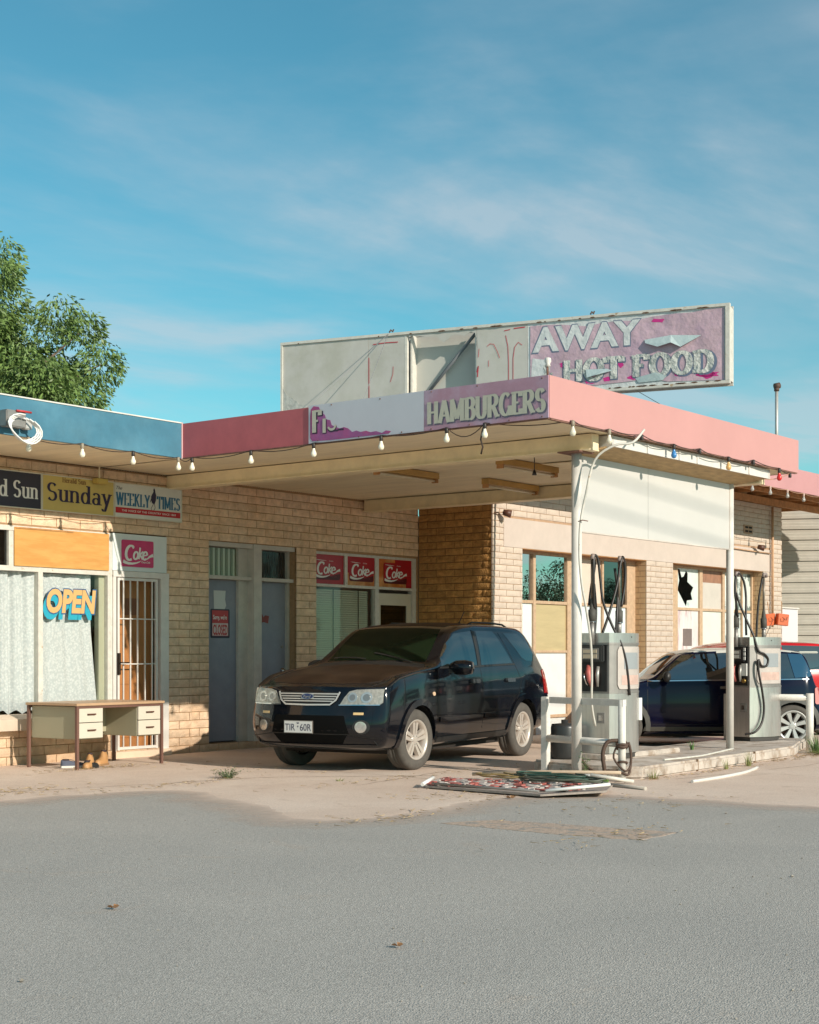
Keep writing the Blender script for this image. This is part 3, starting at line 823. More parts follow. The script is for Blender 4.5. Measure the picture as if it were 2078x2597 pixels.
FR = lambda x, z: frame((x, 15.125, z), (1, 0, 0))
serif_text('Herald Sun', .205, FR(11.02, 3.235), wht, parent=n1, T=.17, t=.06, fit=1.14, lift=.003)
serif_text('Sunday', .225, FR(12.275, 3.235), navy, parent=n2, T=.19, t=.055, fit=1.06, lift=.003)
serif_text('Herald Sun', .062, FR(12.53, 3.475), M('brown print', (.20, .08, .03), .6), name='small_print', parent=n2, T=.17, t=.07, fit=.38, lift=.003)
wtb = M('weekly blue print', (.03, .15, .27), .5)
serif_text('WEEKLY', .165, FR(13.405, 3.265), wtb, parent=n3, T=.17, t=.05, fit=.585, lift=.003)
serif_text('TIMES', .165, FR(14.115, 3.265), wtb, parent=n3, T=.17, t=.05, fit=.42, lift=.003)
sans_text('The', .045, FR(13.41, 3.465), M('grey print', (.12, .13, .15), .5), 'small_print', n3, shear=.4, fit=.10)
MB().box((13.40, 15.120, 3.165), (14.535, 15.1245, 3.238)).build('red_strip', M('red print', (.45, .012, .02), .45), n3)
sans_text('THE VOICE OF THE COUNTRY SINCE 1869', .026, (Vector((13.50, 15.120, 3.188)), Vector((1,0,0)), Vector((0,0,1)), Vector((0,-1,0))), wht, 'small_print', n3, fit=.95, space=1.1, bold=.01)
em = MB(); fe = FR(13.98, 3.20)
em.prism([(.03, .17), (.05, .13), (.09, .12), (.115, .17), (.12, .24), (.105, .28), (.10, .31), (.085, .33), (.07, .31), (.072, .28), (.05, .25), (.032, .22)], fe[0] + Vector((0, -.003, 0)), fe[1], fe[2], fe[3], .001)
for q in ([(.075, .13), (.03, .06), (.05, .02)], [(.09, .13), (.10, .07), (.06, .01)], [(.05, .22), (.01, .14)]): put_ribbon(em, q, lambda s, a, b: .008, fe, .004)
em.build('rider_emblem', navy, n3)

# small lamp bracket above the yellow board
lb = thing('flood_lamp', 'small yellow painted lamp box hanging from the soffit in front of the yellow board', 'lamp', (13.08, 15.1, 3.5))
MB().box((13.0, 15.02, 3.50), (13.19, 15.11, 3.565)).build('lamp_box', M('mustard paint', (.55, .40, .10), .5), lb, bevel=.008)
MB().tube([(13.09, 15.08, 3.56), (13.09, 15.08, 3.73)], .010).build('drop_rod', soffm, lb)

# camera box with looped cables at far left under the blue fascia
cb = thing('junction_box', 'grey electrical box with looped white cables on the blue fascia at the left edge', 'electrical box', (10.7, 13.64, 3.9))
MB().box((10.48, 13.56, 3.80), (10.74, 13.69, 3.98)).build('box_body', dsteel, cb, bevel=.01)
MB().box((10.76, 13.60, 3.80), (10.86, 13.69, 3.91)).build('end_cap', M('pale grey plastic', (.45, .45, .43), .5), cb, bevel=.01)
MB().tube([(10.6+.10*k, 13.55 - .01*(k % 2), 3.975) for k in range(3)], .012).build('red_wire', M('red wire', (.5, .04, .04), .5), cb)
for k in range(4):
    r0 = .15 + .014*k
    MB().tube([(10.68 + (r0+.02)*math.sin(a*.35 + k*.2), 13.53 - .012*k + .02*math.sin(a*.9+k), 3.78 + r0*.8*math.cos(a*.35 + k*.3)) for a in range(0, 17)], .009, 6).build('cable_loop', wht, cb)

# ---------------- pair of grey doors
pd = thing('toilet_doors', 'pair of grey blue doors side by side in a white frame under the canopy', 'doors', (16.1, 15.35, .1))
fr_ = MB()
yA = 15.33
for a, b in ((15.19, 15.215), (15.93, 16.13), (16.965, 17.02)): fr_.box((a, yA+.06, .1), (b, yA+.16, 2.91))
fr_.box((16.115, 15.26, .1), (16.275, yA+.15, 2.912))
fr_.box((15.19, yA-.045, 2.85), (17.02, yA+.14, 2.914))
fr_.box((15.19, yA-.03, 2.395), (16.112, yA+.14, 2.445)); fr_.box((16.278, yA-.028, 2.395), (17.0, yA+.14, 2.445))
fr_.build('door_frame', M('dull white frame', (.55, .50, .44), .6, var=.12, vscale=7), pd)
gdoor = M('grey blue door paint', (.25, .255, .30), .5, var=.10, vscale=5, bump=.1)
d1 = box('door_leaf', (15.2, 15.44, .12), (15.93, 15.48, 2.39), gdoor, pd); d1['label'] = 'left grey door with a paper and a red CLOSED notice'
d2 = box('door_leaf', (16.275, 15.44, .12), (16.965, 15.48, 2.39), gdoor, pd); d2['label'] = 'right grey door with a knob and torn red sticker'
MB().box((16.87, 15.425, 1.08), (16.93, 15.44, 1.14)).tube([(16.89, 15.44, 1.10), (16.89, 15.38, 1.10)], .026, 12).build('door_knob', chrome, d2)
MB().tube([(16.89, 15.44, 1.45), (16.89, 15.42, 1.45)], .02, 12).build('keyhole', dsteel, d2)
fd = frame((15.40, 15.44, 1.62), (1, 0, 0))
flat_poly(rrect(.02, -.05, .40, .36, .02), (fd[0], *fd[1:]), .001, .002).build('notice_backing', M('dark notice edge', (.03, .03, .05), .5), d1)
flat_poly([(.05, -.02), (.37, -.02), (.37, .34), (.05, .34)], fd, .0035, .001).build('notice', M('notice red', (.50, .05, .05), .5), d1)
flat_poly([(.055, -.015), (.365, -.015), (.365, .16), (.055, .16)], fd, .0048, .001).build('notice_lower', M('notice pink white', (.62, .50, .48), .5), d1)
sans_text('CLOSED', .14, (fd[0] + Vector((.065, 0, -.002)), *fd[1:]), M('notice red', (.5, .05, .05)), 'lettering', d1, bold=.04, fit=.29, lift=.0065)
sans_text("Sorry, we're", .06, (fd[0] + Vector((.07, 0, .215)), *fd[1:]), wht, 'lettering', d1, bold=.02, fit=.27, lift=.0055)
flat_poly([(.09, .36), (.30, .36), (.33, .41), (.31, .50), (.32, .62), (.08, .62)], fd, .002, .001).build('paper', M('notice paper', (.62, .62, .60), .6), d1)
flat_poly([(0, .03), (.02, 0), (.07, .01), (.16, -.01), (.18, .10), (.10, .11), (.06, .08), (.03, .13), (.01, .10)], frame((16.44, 15.44, 1.80), (1, 0, 0)), .001, .001).build('torn_sticker', M('dark red sticker', (.22, .03, .02), .5), d2)
# blinds in the two fanlights
for (a, b, m1, m2) in ((15.215, 15.93, M('pale green blind', (.62, .66, .50), .6), M('dark green blind', (.22, .25, .15), .6)), (16.278, 16.965, M('black brown blind', (.02, .018, .014), .6), M('brown blind', (.035, .03, .022), .6))):  # slats alternate two colours as stripes
    k = 0; x = a
    while x < b - .01:
        w_ = .05
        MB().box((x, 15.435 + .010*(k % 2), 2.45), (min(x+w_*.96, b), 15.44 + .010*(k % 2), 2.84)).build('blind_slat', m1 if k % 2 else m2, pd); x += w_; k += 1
    box('fanlight_pane', (a, 15.43, 2.446), (b, 15.432, 2.85), glass('fanlight glass', (.97, .97, .97), .5), pd)

# ---------------- window with cola panels and blinds + takeaway door
cw = thing('takeaway_window', 'white framed takeaway window and door with venetian blind under three red Coke panels', 'window', (18.7, 15.3, .5))
fr_ = MB(); yB = 15.28
fr_.box((17.45, yB, 2.80+.05), (19.945, yB+.10, 2.89)); fr_.box((17.45, yB-.002, 2.365), (19.945, yB+.098, 2.405))
for a, b in ((18.155, 18.22),): fr_.box((a, yB+.004, 2.40), (b, yB+.09, 2.855))
fr_.box((18.90, yB+.006, .5), (18.99, yB+.095, 2.855)); fr_.box((19.85, yB+.003, .5), (19.945, yB+.096, 2.86))
fr_.build('window_frame', oldwhite, cw)
box('window_pane', (17.45, yB+.06, .52), (18.90, yB+.066, 2.365), glass('reflective pane', (.92, .94, .92), 1.5), cw)
z = .6
slm = M('venetian slat', (.78, .74, .60), .6)
while z < 2.30:
    MB().faces([(17.47, yB+.075, z), (18.80, yB+.075, z), (18.80, yB+.10, z+.028), (17.47, yB+.10, z+.028), (17.47, yB+.077, z-.002), (18.80, yB+.077, z-.002), (18.80, yB+.102, z+.026), (17.47, yB+.102, z+.026)], [(0,1,2,3),(4,7,6,5),(0,4,5,1),(2,6,7,3),(0,3,7,4),(1,5,6,2)]).build('blind_slat', slm, cw)
    z += .034
MB().box((17.95, yB+.068, .6), (17.965, yB+.072, 2.33)).box((18.55, yB+.068, .6), (18.565, yB+.072, 2.33)).build('blind_cord', dark, cw)
dm = M('cream door paint', (.58, .53, .42), .55, var=.06)
dd = MB(); dd.box((19.0, yB+.03, .5), (19.06, yB+.07, 2.31)); dd.box((19.74, yB+.03, .5), (19.84, yB+.07, 2.31)); dd.box((19.06, yB+.031, 2.12), (19.74, yB+.069, 2.308)); dd.box((19.06, yB+.031, .5), (19.74, yB+.069, 1.3))
dd.build('door_leaf', dm, cw)
box('door_glass', (19.06, yB+.05, 1.3), (19.74, yB+.054, 2.12), glass('brownish pane', (.5, .45, .35), 1.5), cw)
box('door_blind', (19.06, yB+.10, 1.3), (19.74, yB+.105, 2.05), M('olive blind', (.10, .09, .05), .7), cw)
for (a, b, c, d) in ((19.08, 19.25, 1.56, 1.68), (19.45, 19.66, 1.55, 1.78)): box('paper', (a, yB+.045, c), (b, yB+.048, d), wht, cw)
for k, (a, b) in enumerate(((17.45, 18.155), (18.22, 18.90), (18.99, 19.85))):
    lab = ['red Coke can panel, leftmost of the three above the takeaway window', 'red Coke can panel with orange field, middle of the three above the takeaway window', 'red Coke can panel on orange, rightmost of the three, above the takeaway door'][k]
    t = thing('cola_sign', lab, 'sign', ((a+b)/2, yB, 2.41), 0, 'three red cola panels')
    box('sign_sheet', (a, yB+.03, 2.405), (b, yB+.04, 2.85), [colred, orangep, orangep][k], t)  # plain coloured sheet behind the can print
    w_ = .60; x0 = a + (.06 if k else .02)+ (.08 if k == 2 else 0); z0 = 2.47 - (.0 if k < 2 else .005); h_ = .33
    if k: 
        box('red_field', (a if k == 1 else x0+.3, yB+.024, 2.60), (b, yB+.029, 2.85), colred, t)
    if k==2: box('red_field', (x0+.58, yB+.0235, 2.406), (b, yB+.0285, 2.599), colred, t)
    fc = frame((x0, yB+.022, z0), (1, 0, 0))
    MB().prism(rrect(0, 0, w_, h_, .04), fc[0], fc[1], fc[2], fc[3], .001).build('can_body', colred, t)
    MB().prism([(.03, 0), (w_-.03, 0), (w_-.008, .03), (w_-.008, .10), (w_*.6, .055), (.012, .07), (.01, .02)], fc[0] + Vector((0, -.0015, 0)), fc[1], fc[2], fc[3], .0008).build('can_shade_print', coldark, t)
    coke(fc, w_, h_, None, t, can=True)

# ------------------------------------------------------------------ workshop building (right)
ws = thing('workshop_building', 'pale cream painted brick workshop with tall brown framed windows behind the fuel pumps', 'building', (25, 13.77, 0))
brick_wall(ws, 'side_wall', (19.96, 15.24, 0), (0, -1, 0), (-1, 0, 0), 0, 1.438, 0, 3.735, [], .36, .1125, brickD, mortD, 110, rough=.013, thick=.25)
brick_wall(ws, 'street_wall', (0, 13.77, 0), (1, 0, 0), (0, -1, 0), 19.952, 30.7, 0, 4.43, [(20.79, 24.86, .0, 3.045), (25.87, 29.79, .0, 3.05)], .39, .0985, brickB, mortB, 190, rough=.003, thick=.25, inset=.022, smooth=[(20.25, 30.15, 3.03, 3.50)])
sm = box('rendered_lintel', (20.25, 13.765, 3.047), (30.15, 13.80, 3.505), render_, ws)
# reveals: brick courses on the right-hand jambs, render on the heads
MB().box((19.975, 13.80, 3.736), (20.2, 15.45, 4.43)).build('wall_plate', mortB, ws)
jb = MB()
for xr in (24.86, 29.79):
    z = .1; k = 0
    while z < 3.0:
        ys = (13.79, 13.90, 14.02) if k % 2 else (13.79, 13.94, 14.02)
        for a, b in zip(ys[:-1], ys[1:]): jb.box((xr-.008, a+.004, z), (xr+.06, b-.004, z+.088))
        z += .0985; k += 1
stuff(jb.build('jamb_brick', M('shaded cream brick', (.60, .42, .24), .8, var=.12, bump=.4), ws))
hd = MB(); hd.box((20.79, 13.772, 3.035), (24.86, 14.02, 3.05)); hd.box((25.87, 13.772, 3.04), (29.79, 14.02, 3.055)); hd.build('window_head', timber, ws)
bb = MB(); bb.box((20.0, 21, 0), (30.7, 21.2, 4.4)); bb.box((30.5, 14.05, 0), (30.7, 21, 4.42)); bb.build('rear_wall', brickB, ws)
bb = MB(); bb.box((19.9, 12.26, 4.78), (33.6, 21.4, 4.86)); bb.build('roof', roofm, ws)
MB().box((19.9, 12.20, 4.44), (33.6, 12.255, 4.87)).build('fascia_board', pinkf2, ws)
x = 20.3
while x < 33.5:
    MB().box((x, 12.26, 4.58), (x+.05, 13.9 if x < 30.6 else 16.0, 4.77)).build('rafter', timber, ws); x += .75
MB().box((19.9, 12.95, 4.50), (33.5, 12.99, 4.578)).build('batten', timber, ws)
MB().box((19.9, 13.72, 4.435), (33.5, 13.765, 4.575)).build('batten', timber, ws)
box('eave_lining', (19.9, 12.262, 4.772), (33.6, 16.0, 4.779), M('brown eave lining', (.45, .25, .10), .8, var=.2), ws)
MB().box((28.85, 13.755, 3.78), (29.25, 13.772, 3.96)).build('air_vent', mortB, ws)
vb = MB()
for i in range(2):
    for j in range(2): vb.box((28.90+.17*i, 13.748, 3.81+.08*j), (29.03+.17*i, 13.756, 3.85+.08*j))
vb.build('vent_slot', dark, ws)
# service pipe down the corner
MB().tube([(30.1, 13.71, 4.4), (30.1, 13.71, 1.9)], .028, 8).build('downpipe', M('rusty cream pipe', (.50, .30, .17), .7, var=.3, vscale=9), ws)
MB().tube([(27.6, 13.73, 3.46), (28.9, 13.73, 3.44), (30.05, 13.73, 3.43)], .012, 6).build('conduit', M('rusty cream pipe', (.5, .3, .17)), ws)
# windows
def wall_window(label, x0, x1, posts, rows, panes, name='workshop_window'):
    t = thing(name, label, 'window', ((x0+x1)/2, 14.02, 0))
    f_ = MB()
    for (a, b) in posts: f_.box((a, 14.0, 0.0), (b, 14.09, 3.035))
    for z, hh in rows: f_.box((x0, 14.005, z-hh/2), (x1, 14.08, z+hh/2))
    f_.box((x0, 13.995, 2.99), (x1, 14.08, 3.036))
    f_.build('window_frame', winframe, t)
    for (a, b, c, d, m) in panes: box('window_pane' if 'glass' in m.name or 'pane' in m.name else 'infill_panel', (a, 14.035, c), (b, 14.043, d), m, t)
    return t
skyp = glass('blue reflecting glass', (.08, .10, .12), 11.0, .004)
pblue = M('pale blue white panel', (.62, .68, .68), .6, var=.06, vscale=2)
tanp = M('khaki board', (.46, .37, .20), .7, var=.10, vscale=1.5, stretch=(1, 1, 8))
pinkp = M('pinkish board', (.64, .52, .43), .7, var=.05)
white2 = M('chalky white panel', (.68, .69, .66), .6, var=.08, vscale=3)
duskp = glass('dusty dark glass', (.16, .16, .13), 3.2, .02)
w1 = wall_window('tall brown framed workshop window with khaki board, nearest the canopy corner', 20.79, 24.86, [(20.79, 20.83), (21.46, 21.535), (22.517, 22.645), (23.68, 23.735), (24.55, 24.86)], [(2.205, .05), (1.385, .04), (.3, .05)],
    [(20.83, 21.46, 2.23, 2.99, skyp), (21.535, 22.517, 2.23, 2.99, skyp), (22.645, 23.68, 2.23, 2.99, pinkp), (23.735, 24.55, 2.23, 2.99, duskp),
     (20.83, 21.46, 1.4, 2.18, pblue), (21.535, 22.517, 1.4, 2.18, tanp), (22.645, 23.68, 1.4, 2.18, pblue), (23.735, 24.55, 1.4, 2.18, pblue),
     (20.83, 21.46, 0, 1.37, pblue), (21.535, 22.517, 0, 1.37, white2), (22.645, 23.68, 0, 1.37, white2), (23.735, 24.55, 0, 1.37, white2)])
stain = M('pink stained white panel', (.66, .60, .58), .6, var=.15, vscale=4, col2=(.42, .24, .26), mixlo=.52, mixhi=.68, mscale=3, stretch=(2, 1, .5))
brst = M('brown stained pane', (.30, .15, .09), .5, var=.3, vscale=4, stretch=(3, 1, 1))
smear = M('paint smeared pane', (.62, .66, .62), .5, var=.1, col2=(.16, .20, .18), mixlo=.52, mixhi=.56, mscale=2.6)
w2 = wall_window('tall workshop window with a smashed painted pane, behind the blue hatchback', 25.87, 29.79, [(25.87, 26.49), (27.39, 27.52), (28.38, 28.485), (29.26, 29.31), (29.72, 29.79)], [(2.21, .05), (.3, .05)],
    [(27.52, 28.38, 2.235, 2.75, M('pale brown pane', (.55, .50, .44), .5, var=.08)), (28.485, 29.26, 2.235, 2.99, smear), (29.31, 29.72, 2.235, 2.99, smear),
     (26.49, 27.39, 0, 2.185, stain), (27.52, 28.38, 0, 2.185, M('greenish white panel', (.62, .64, .57), .6, var=.06)), (28.485, 29.26, 0, 2.185, smear), (29.31, 29.72, 0, 2.185, pblue)])
box('pane_stain', (27.52, 14.035, 2.75), (28.38, 14.043, 2.99), brst, w2)
fw_ = frame((26.49, 14.035, 2.235), (1, 0, 0))
fill_holes([(0, 0), (.90, 0), (.90, .755), (0, .755)], [[(.40, .02), (.05, .34), (.12, .52), (.05, .735), (.14, .73), (.22, .58), (.30, .60), (.40, .72), (.47, .66), (.46, .50), (.70, .40), (.60, .28), (.66, .16), (.44, .14)]], fw_, .006, M('whitewashed glass pane', (.60, .66, .62), .3, var=.12, col2=(.40, .48, .46), mixlo=.6, mixhi=.64, mscale=5), 'broken_pane', w2)
box('dark_patch', (26.76, 14.028, 1.50), (27.12, 14.034, 1.83), M('grey patch board', (.17, .13, .12), .7, var=.2), w2)
box('window_handle', (27.62, 14.0, 1.25), (27.80, 14.03, 1.32), timber, w2)
for (x, lab) in ((20.12, 'small brown floodlight on a bracket at the workshop wall corner under the canopy'), (29.35, 'small brown floodlight on the workshop wall near its far corner')):
    zz_ = 3.56 if x < 25 else 3.52
    t = thing('floodlight', lab, 'lamp', (x, 13.7, zz_), 0)
    MB().tube([(x-.14, 13.765, zz_), (x-.02, 13.66, zz_+.01)], .012, 6).build('bracket', mortB, t)
    MB().tube([(x-.02, 13.68, zz_+.01), (x+.06, 13.58, zz_-.02)], [.045, .062], 12).build('lamp_head', M('dark brown metal', (.09, .035, .02), .5), t)
# electrical cabinet + orange boxes at far corner
t = thing('meter_cabinet', 'white metal cabinet at the far corner of the workshop wall, behind two orange boxes', 'cabinet', (30.6, 13.5, 1.2))
MB().box((30.75, 13.80, .2), (31.6, 14.1, 2.31)).build('cabinet_body', M('cabinet white', (.66, .62, .62), .5), t, bevel=.02)
MB().box((30.73, 13.78, 2.31), (31.62, 14.1, 2.335)).build('cabinet_lid', white, t)
org = M('orange red paint', (.62, .12, .03), .5, var=.15)
for k, (p, lab) in enumerate((((28.6, 13.1), 'left orange red hanging box by the white cabinet'), ((28.76, 12.9), 'right orange red hanging box tilted in front of the white cabinet'))):
    t = thing('hanging_box', lab, 'box', (p[0], p[1], 2.02), R(-25 - 10*k), 'orange hanging boxes')
    o = MB().box((-.12, -.06, -.115), (.12, .06, .115), Matrix.Rotation(R(6*(1 if k else -1)), 4, 'Y')).build('box_body', org, t, local=True, bevel=.008)
    MB().tube([(-.05, -.107, .05), (-.03, -.13, .0), (.02, -.13, -.01), (.05, -.107, .05)], .006, 6).build('latch', black, t, local=True)
    MB().tube([(0, 0, .13), (.02*k, .05, .36)], .01, 6).build('hanger', M('rusty cream pipe', (.5, .3, .17)), t, local=True)
    t['label'] = lab

# flue
t = thing('flue_pipe', 'tall thin galvanised vent pipe with dark cowl on the workshop roof', 'pipe', (28.1, 12.9, 4.86))
MB().tube([(28.09, 12.71, 4.86), (28.09, 12.71, 6.48)], .032, 12).build('pipe', M('galvanised pipe', (.50, .47, .43), .45, .4, var=.2), t)
MB().tube([(28.09, 12.71, 6.44), (28.09, 12.71, 6.50)], .05, 12).tube([(28.06, 12.74, 6.53), (28.14, 12.67, 6.555)], .058, 12).build('cowl', M('dark rust', (.09, .05, .035), .7), t)

# shed with horizontal cladding beyond
sd = thing('cladding_shed', 'grey beige shed clad in wide horizontal boards beyond the far end of the workshop', 'building', (40, 13, 0), 0)
FW = Vector((.7912, .6115, 0)); RT = Vector((.6115, -.7912, 0))
sn = (-(FW) + RT * -.235).normalized(); su = Vector((-sn.y, sn.x, 0))
if su.dot(RT) < 0: su = -su
so_ = FW*36.6 + RT*6.2
cladm = M('beige grey cladding', (.56, .52, .45), .6, var=.08, vscale=3)
for k in range(20):
    z = .05 + k*.246; b_ = MB()
    def P(a, d, z_): q = so_ + su*a + sn*d; return (q.x, q.y, z_)
    prof = [(0, .0), (.03, .018), (.035, .07), (.018, .09), (.02, .15), (.006, .17), (.01, .232), (.045, .238)]
    pts = [(.0, z), (.035, z+.004), (.035, z+.075), (.022, z+.095), (.022, z+.15), (.010, z+.165), (.010, z+.238), (0, z+.238)]
    for a, c in zip(pts[:-1], pts[1:]): b_.poly([P(0, a[0], a[1]), P(11, a[0], a[1]), P(11, c[0], c[1]), P(0, c[0], c[1])])
    b_.build('cladding_board', cladm, sd, fix=False)
b_ = MB(); b_.poly([P(0, -.03, 0), P(11, -.03, 0), P(11, -.03, 5.0), P(0, -.03, 5.0)])
b_.poly([P(0, -.03, 0), P(0, -.03, 5.0), P(0, -6, 5.0), P(0, -6, 0)]); b_.poly([P(11, -.03, 0), P(11, -.03, 5.0), P(11, -6, 5.0), P(11, -6, 0)]); b_.build('shed_wall', dark, sd, fix=False)
b_ = MB(); b_.poly([P(-.2, .25, 5.0), P(11.2, .25, 5.0), P(11.2, -6.2, 5.3), P(-.2, -6.2, 5.3)]); b_.build('roof', roofm, sd, fix=False)

# ------------------------------------------------------------------ canopy
cp = thing('canopy', 'flat forecourt canopy with red, pink and HAMBURGERS fascia boards on two white posts', 'canopy', (16, 11, 3.73))
XL, XR0, XR1, YF, YB = 13.2, 19.25, 20.0, 8.43, 13.74
def rp(y): return XR0 + (XR1-XR0)*(y-YF)/(YB-YF)
# rippled soffit sheets
s_ = MB(); s_.smooth = True
nr = 150; ny = 2
vs = []; fs = []
for j in range(ny+1):
    y = YF+.05 + (15.30-YF-.05)*j/ny
    for i in range(nr*2+1):
        t_ = i/(nr*2); x = XL+.05 + ((rp(min(y, YB))-.05 if j < ny else 20.06)-XL-.05)*t_
        vs.append((x, y, 3.735 + (.008 if i % 2 else -.003)))
for j in range(ny):
    for i in range(nr*2):
        a = j*(nr*2+1)+i; fs.append((a, a+1, a+nr*2+2, a+nr*2+1))
s_.faces(vs, fs); s_.smooth = False; s_.build('soffit', soffm, cp, fix=False)
b_ = MB(); b_.prism([(XL+.04, YF+.04), (rp(YF)-.04, YF+.04), (rp(YB)-.04, YB), (19.9, 15.1), (XL+.04, 15.1)], (0, 0, 4.0), (1, 0, 0), (0, 1, 0), (0, 0, 1), .06); b_.build('roof_sheet', roofm, cp)
def panel_x(name, y0, y1, z0, z1, m, proud=0):    # on the left side plane
    return MB().box((XL - proud, y0, z0), (XL+.04, y1, z1)).build(name, m, cp)
p = panel_x('fascia_board', 11.645, 13.69, 3.73, 4.15, redf); p['label'] = 'plain dusty red fascia board'
signp = M('purple pink sign print', (.50, .27, .34), .45, var=.12, vscale=4, col2=(.47, .33, .42), mscale=2)
signm = M('magenta sign print', (.46, .07, .20), .45, var=.15, vscale=5, col2=(.36, .10, .27), mscale=3)
signw = M('bare white sign board', (.62, .60, .64), .5, var=.04, vscale=2)
lett = M('weathered cream letter', (.58, .53, .42), .5, var=.08, vscale=8)
lsh = M('grey violet letter shadow', (.16, .14, .19), .5); lsh2 = M('purple letter shadow', (.05, .02, .05), .5)
p = panel_x('fascia_board', 10.0, 11.64, 3.735, 4.165, signw, .012); p['label'] = 'peeled fascia board with torn purple print and the first letters of FISH'
p = panel_x('fascia_board', 8.425, 9.995, 3.735, 4.165, signp, .012); p['label'] = 'faded pink fascia board lettered HAMBURGERS'
fl = lambda y, z: frame((XL-.012, y, z), (0, -1, 0), (0, 0, 1), (-1, 0, 0))
serif_text('HAMBURGERS', .235, fl(9.955 - .012, 3.80 - .014), lsh, 'letter_shadow', cp, T=.27, t=.11, fit=1.50, lift=.001, serif=.15)
serif_text('HAMBURGERS', .235, fl(9.955, 3.80), lett, 'lettering', cp, T=.23, t=.09, fit=1.50, lift=.0045, serif=.14)
# torn magenta print on the FISH board
f2 = fl(11.635, 3.738)
torn = [(0.02, .06), (.05, .02), (.30, .012), (.60, .012), (.90, .012), (1.16, .012), (1.19, .035), (1.12, .05), (1.06, .028), (.98, .055), (.90, .05), (.84, .07), (.76, .065), (.70, .085), (.64, .075), (.58, .12), (.52, .14), (.46, .13), (.40, .15), (.34, .18), (.32, .235), (.26, .25), (.24, .30), (.18, .345), (.15, .40), (.07, .415), (.03, .38), (.02, .3)]
flat_poly(torn, f2, .001, .0015).build('torn_print', signm, cp)
fb_ = MB(); 
serif_text('F', .25, (f2[0] + Vector((0, -.06 - .0, .10)), *f2[1:]), lsh2, 'letter_shadow', cp, T=.30, t=.13, xs=.78, lift=.003, serif=.15)
serif_text('F', .25, (f2[0] + Vector((0, -.05, .115)), *f2[1:]), lett, 'lettering', cp, T=.24, t=.09, xs=.78, lift=.0055, serif=.13)
serif_text('I', .16, (f2[0] + Vector((0, -.21, .09)), *f2[1:]), lsh2, 'letter_shadow', cp, T=.36, t=.16, xs=1, lift=.003, serif=.15)
serif_text('I', .16, (f2[0] + Vector((0, -.205, .10)), *f2[1:]), lett, 'lettering', cp, T=.3, t=.10, xs=1, lift=.0055, serif=.1)
q = [(.345+.055*math.cos(R(a)), .165+.05*math.sin(R(a))) for a in range(200, 361, 20)]
mb = MB(); put_ribbon(mb, q, lambda s, a, b: .035, f2, .004); mb.build('letter_shadow', lsh2, cp, fix=False)
mb = MB(); put_ribbon(mb, [(a, b+.012) for a, b in q], lambda s, a, b: .026, f2, .006); mb.build('lettering', lett, cp, fix=False)
mb = MB(); put_ribbon(mb, [(.36, .115), (.42, .11), (.46, .12), (.52, .115)], lambda s, a, b: .02, f2, .004); mb.build('letter_shadow', lsh2, cp, fix=False)
# front fascia, right fascia, bottom angle trims
MB().box((XL-.0, YF-.012, 3.735), (XR0, YF+.04, 4.165)).build('fascia_board', pinkf, cp)['label'] = 'long sun bleached salmon pink fascia board facing the road'
b_ = MB(); b_.faces([(XR0, YF-.012, 3.735), (XR1, YB, 3.735), (XR1+.04, YB, 3.735), (XR0+.04, YF-.01, 3.735), (XR0, YF-.012, 4.165), (XR1, YB, 4.165), (XR1+.04, YB, 4.165), (XR0+.04, YF-.01, 4.165)], [(0,1,2,3),(4,5,6,7),(0,1,5,4),(2,3,7,6),(0,3,7,4),(1,2,6,5)]); b_.build('fascia_board', pinkf, cp)
tr_ = M('rusty trim', (.20, .10, .07), .8, var=.4, vscale=20)
MB().box((XL-.004, YF+.0, 3.722), (XL+.035, 13.69, 3.734)).box((XL+.04, YF-.006, 3.720), (XR0, YF+.03, 3.733)).build('rust_trim', tr_, cp)
rv = MB()
for (y, z) in [(11.5,3.76),(10.9,3.75),(10.3,3.75),(9.9,3.75),(9.4,3.75),(8.9,3.75),(8.5,3.75),(8.5,4.14),(9.3,4.145),(9.9,4.145),(10.6,4.14),(11.3,4.145)]:
    rv.lathe([(.0, .004), (.008, .003), (.009, 0)], 8, Matrix.Translation((XL-.0125, y, z)) @ Matrix.Rotation(R(-90), 4, 'Y'))
stuff(rv.build('fixing_screw', tr_, cp))
# beams
MB().box((14.36, 8.62, 3.545), (14.50, 15.2, 3.722)).build('beam', beamm, cp)
MB().box((14.33, 8.63, 3.545), (14.36, 15.2, 3.560)).box((14.50, 8.63, 3.545), (14.53, 15.2, 3.560)).build('beam_flange', beamm, cp)
MB().box((18.52, 8.62, 3.545), (18.68, 15.2, 3.722)).build('beam', beamm, cp)
MB().box((18.49, 8.63, 3.545), (18.52, 15.2, 3.560)).box((18.68, 8.63, 3.545), (18.71, 15.2, 3.560)).build('beam_flange', beamm, cp)
# posts
def post(x, y, z0, z1, r, cpar):
    MB().tube([(x, y, z0), (x, y, z1)], r, 20).build('post', white, cpar)
post(14.44, 8.86, 0, 3.54, .056, cp); post(18.17, 8.86, .14, 3.56, .049, cp)
MB().box((14.27, 8.72, 3.53), (14.57, 9.0, 3.5448)).build('cap_plate', tr_, cp)
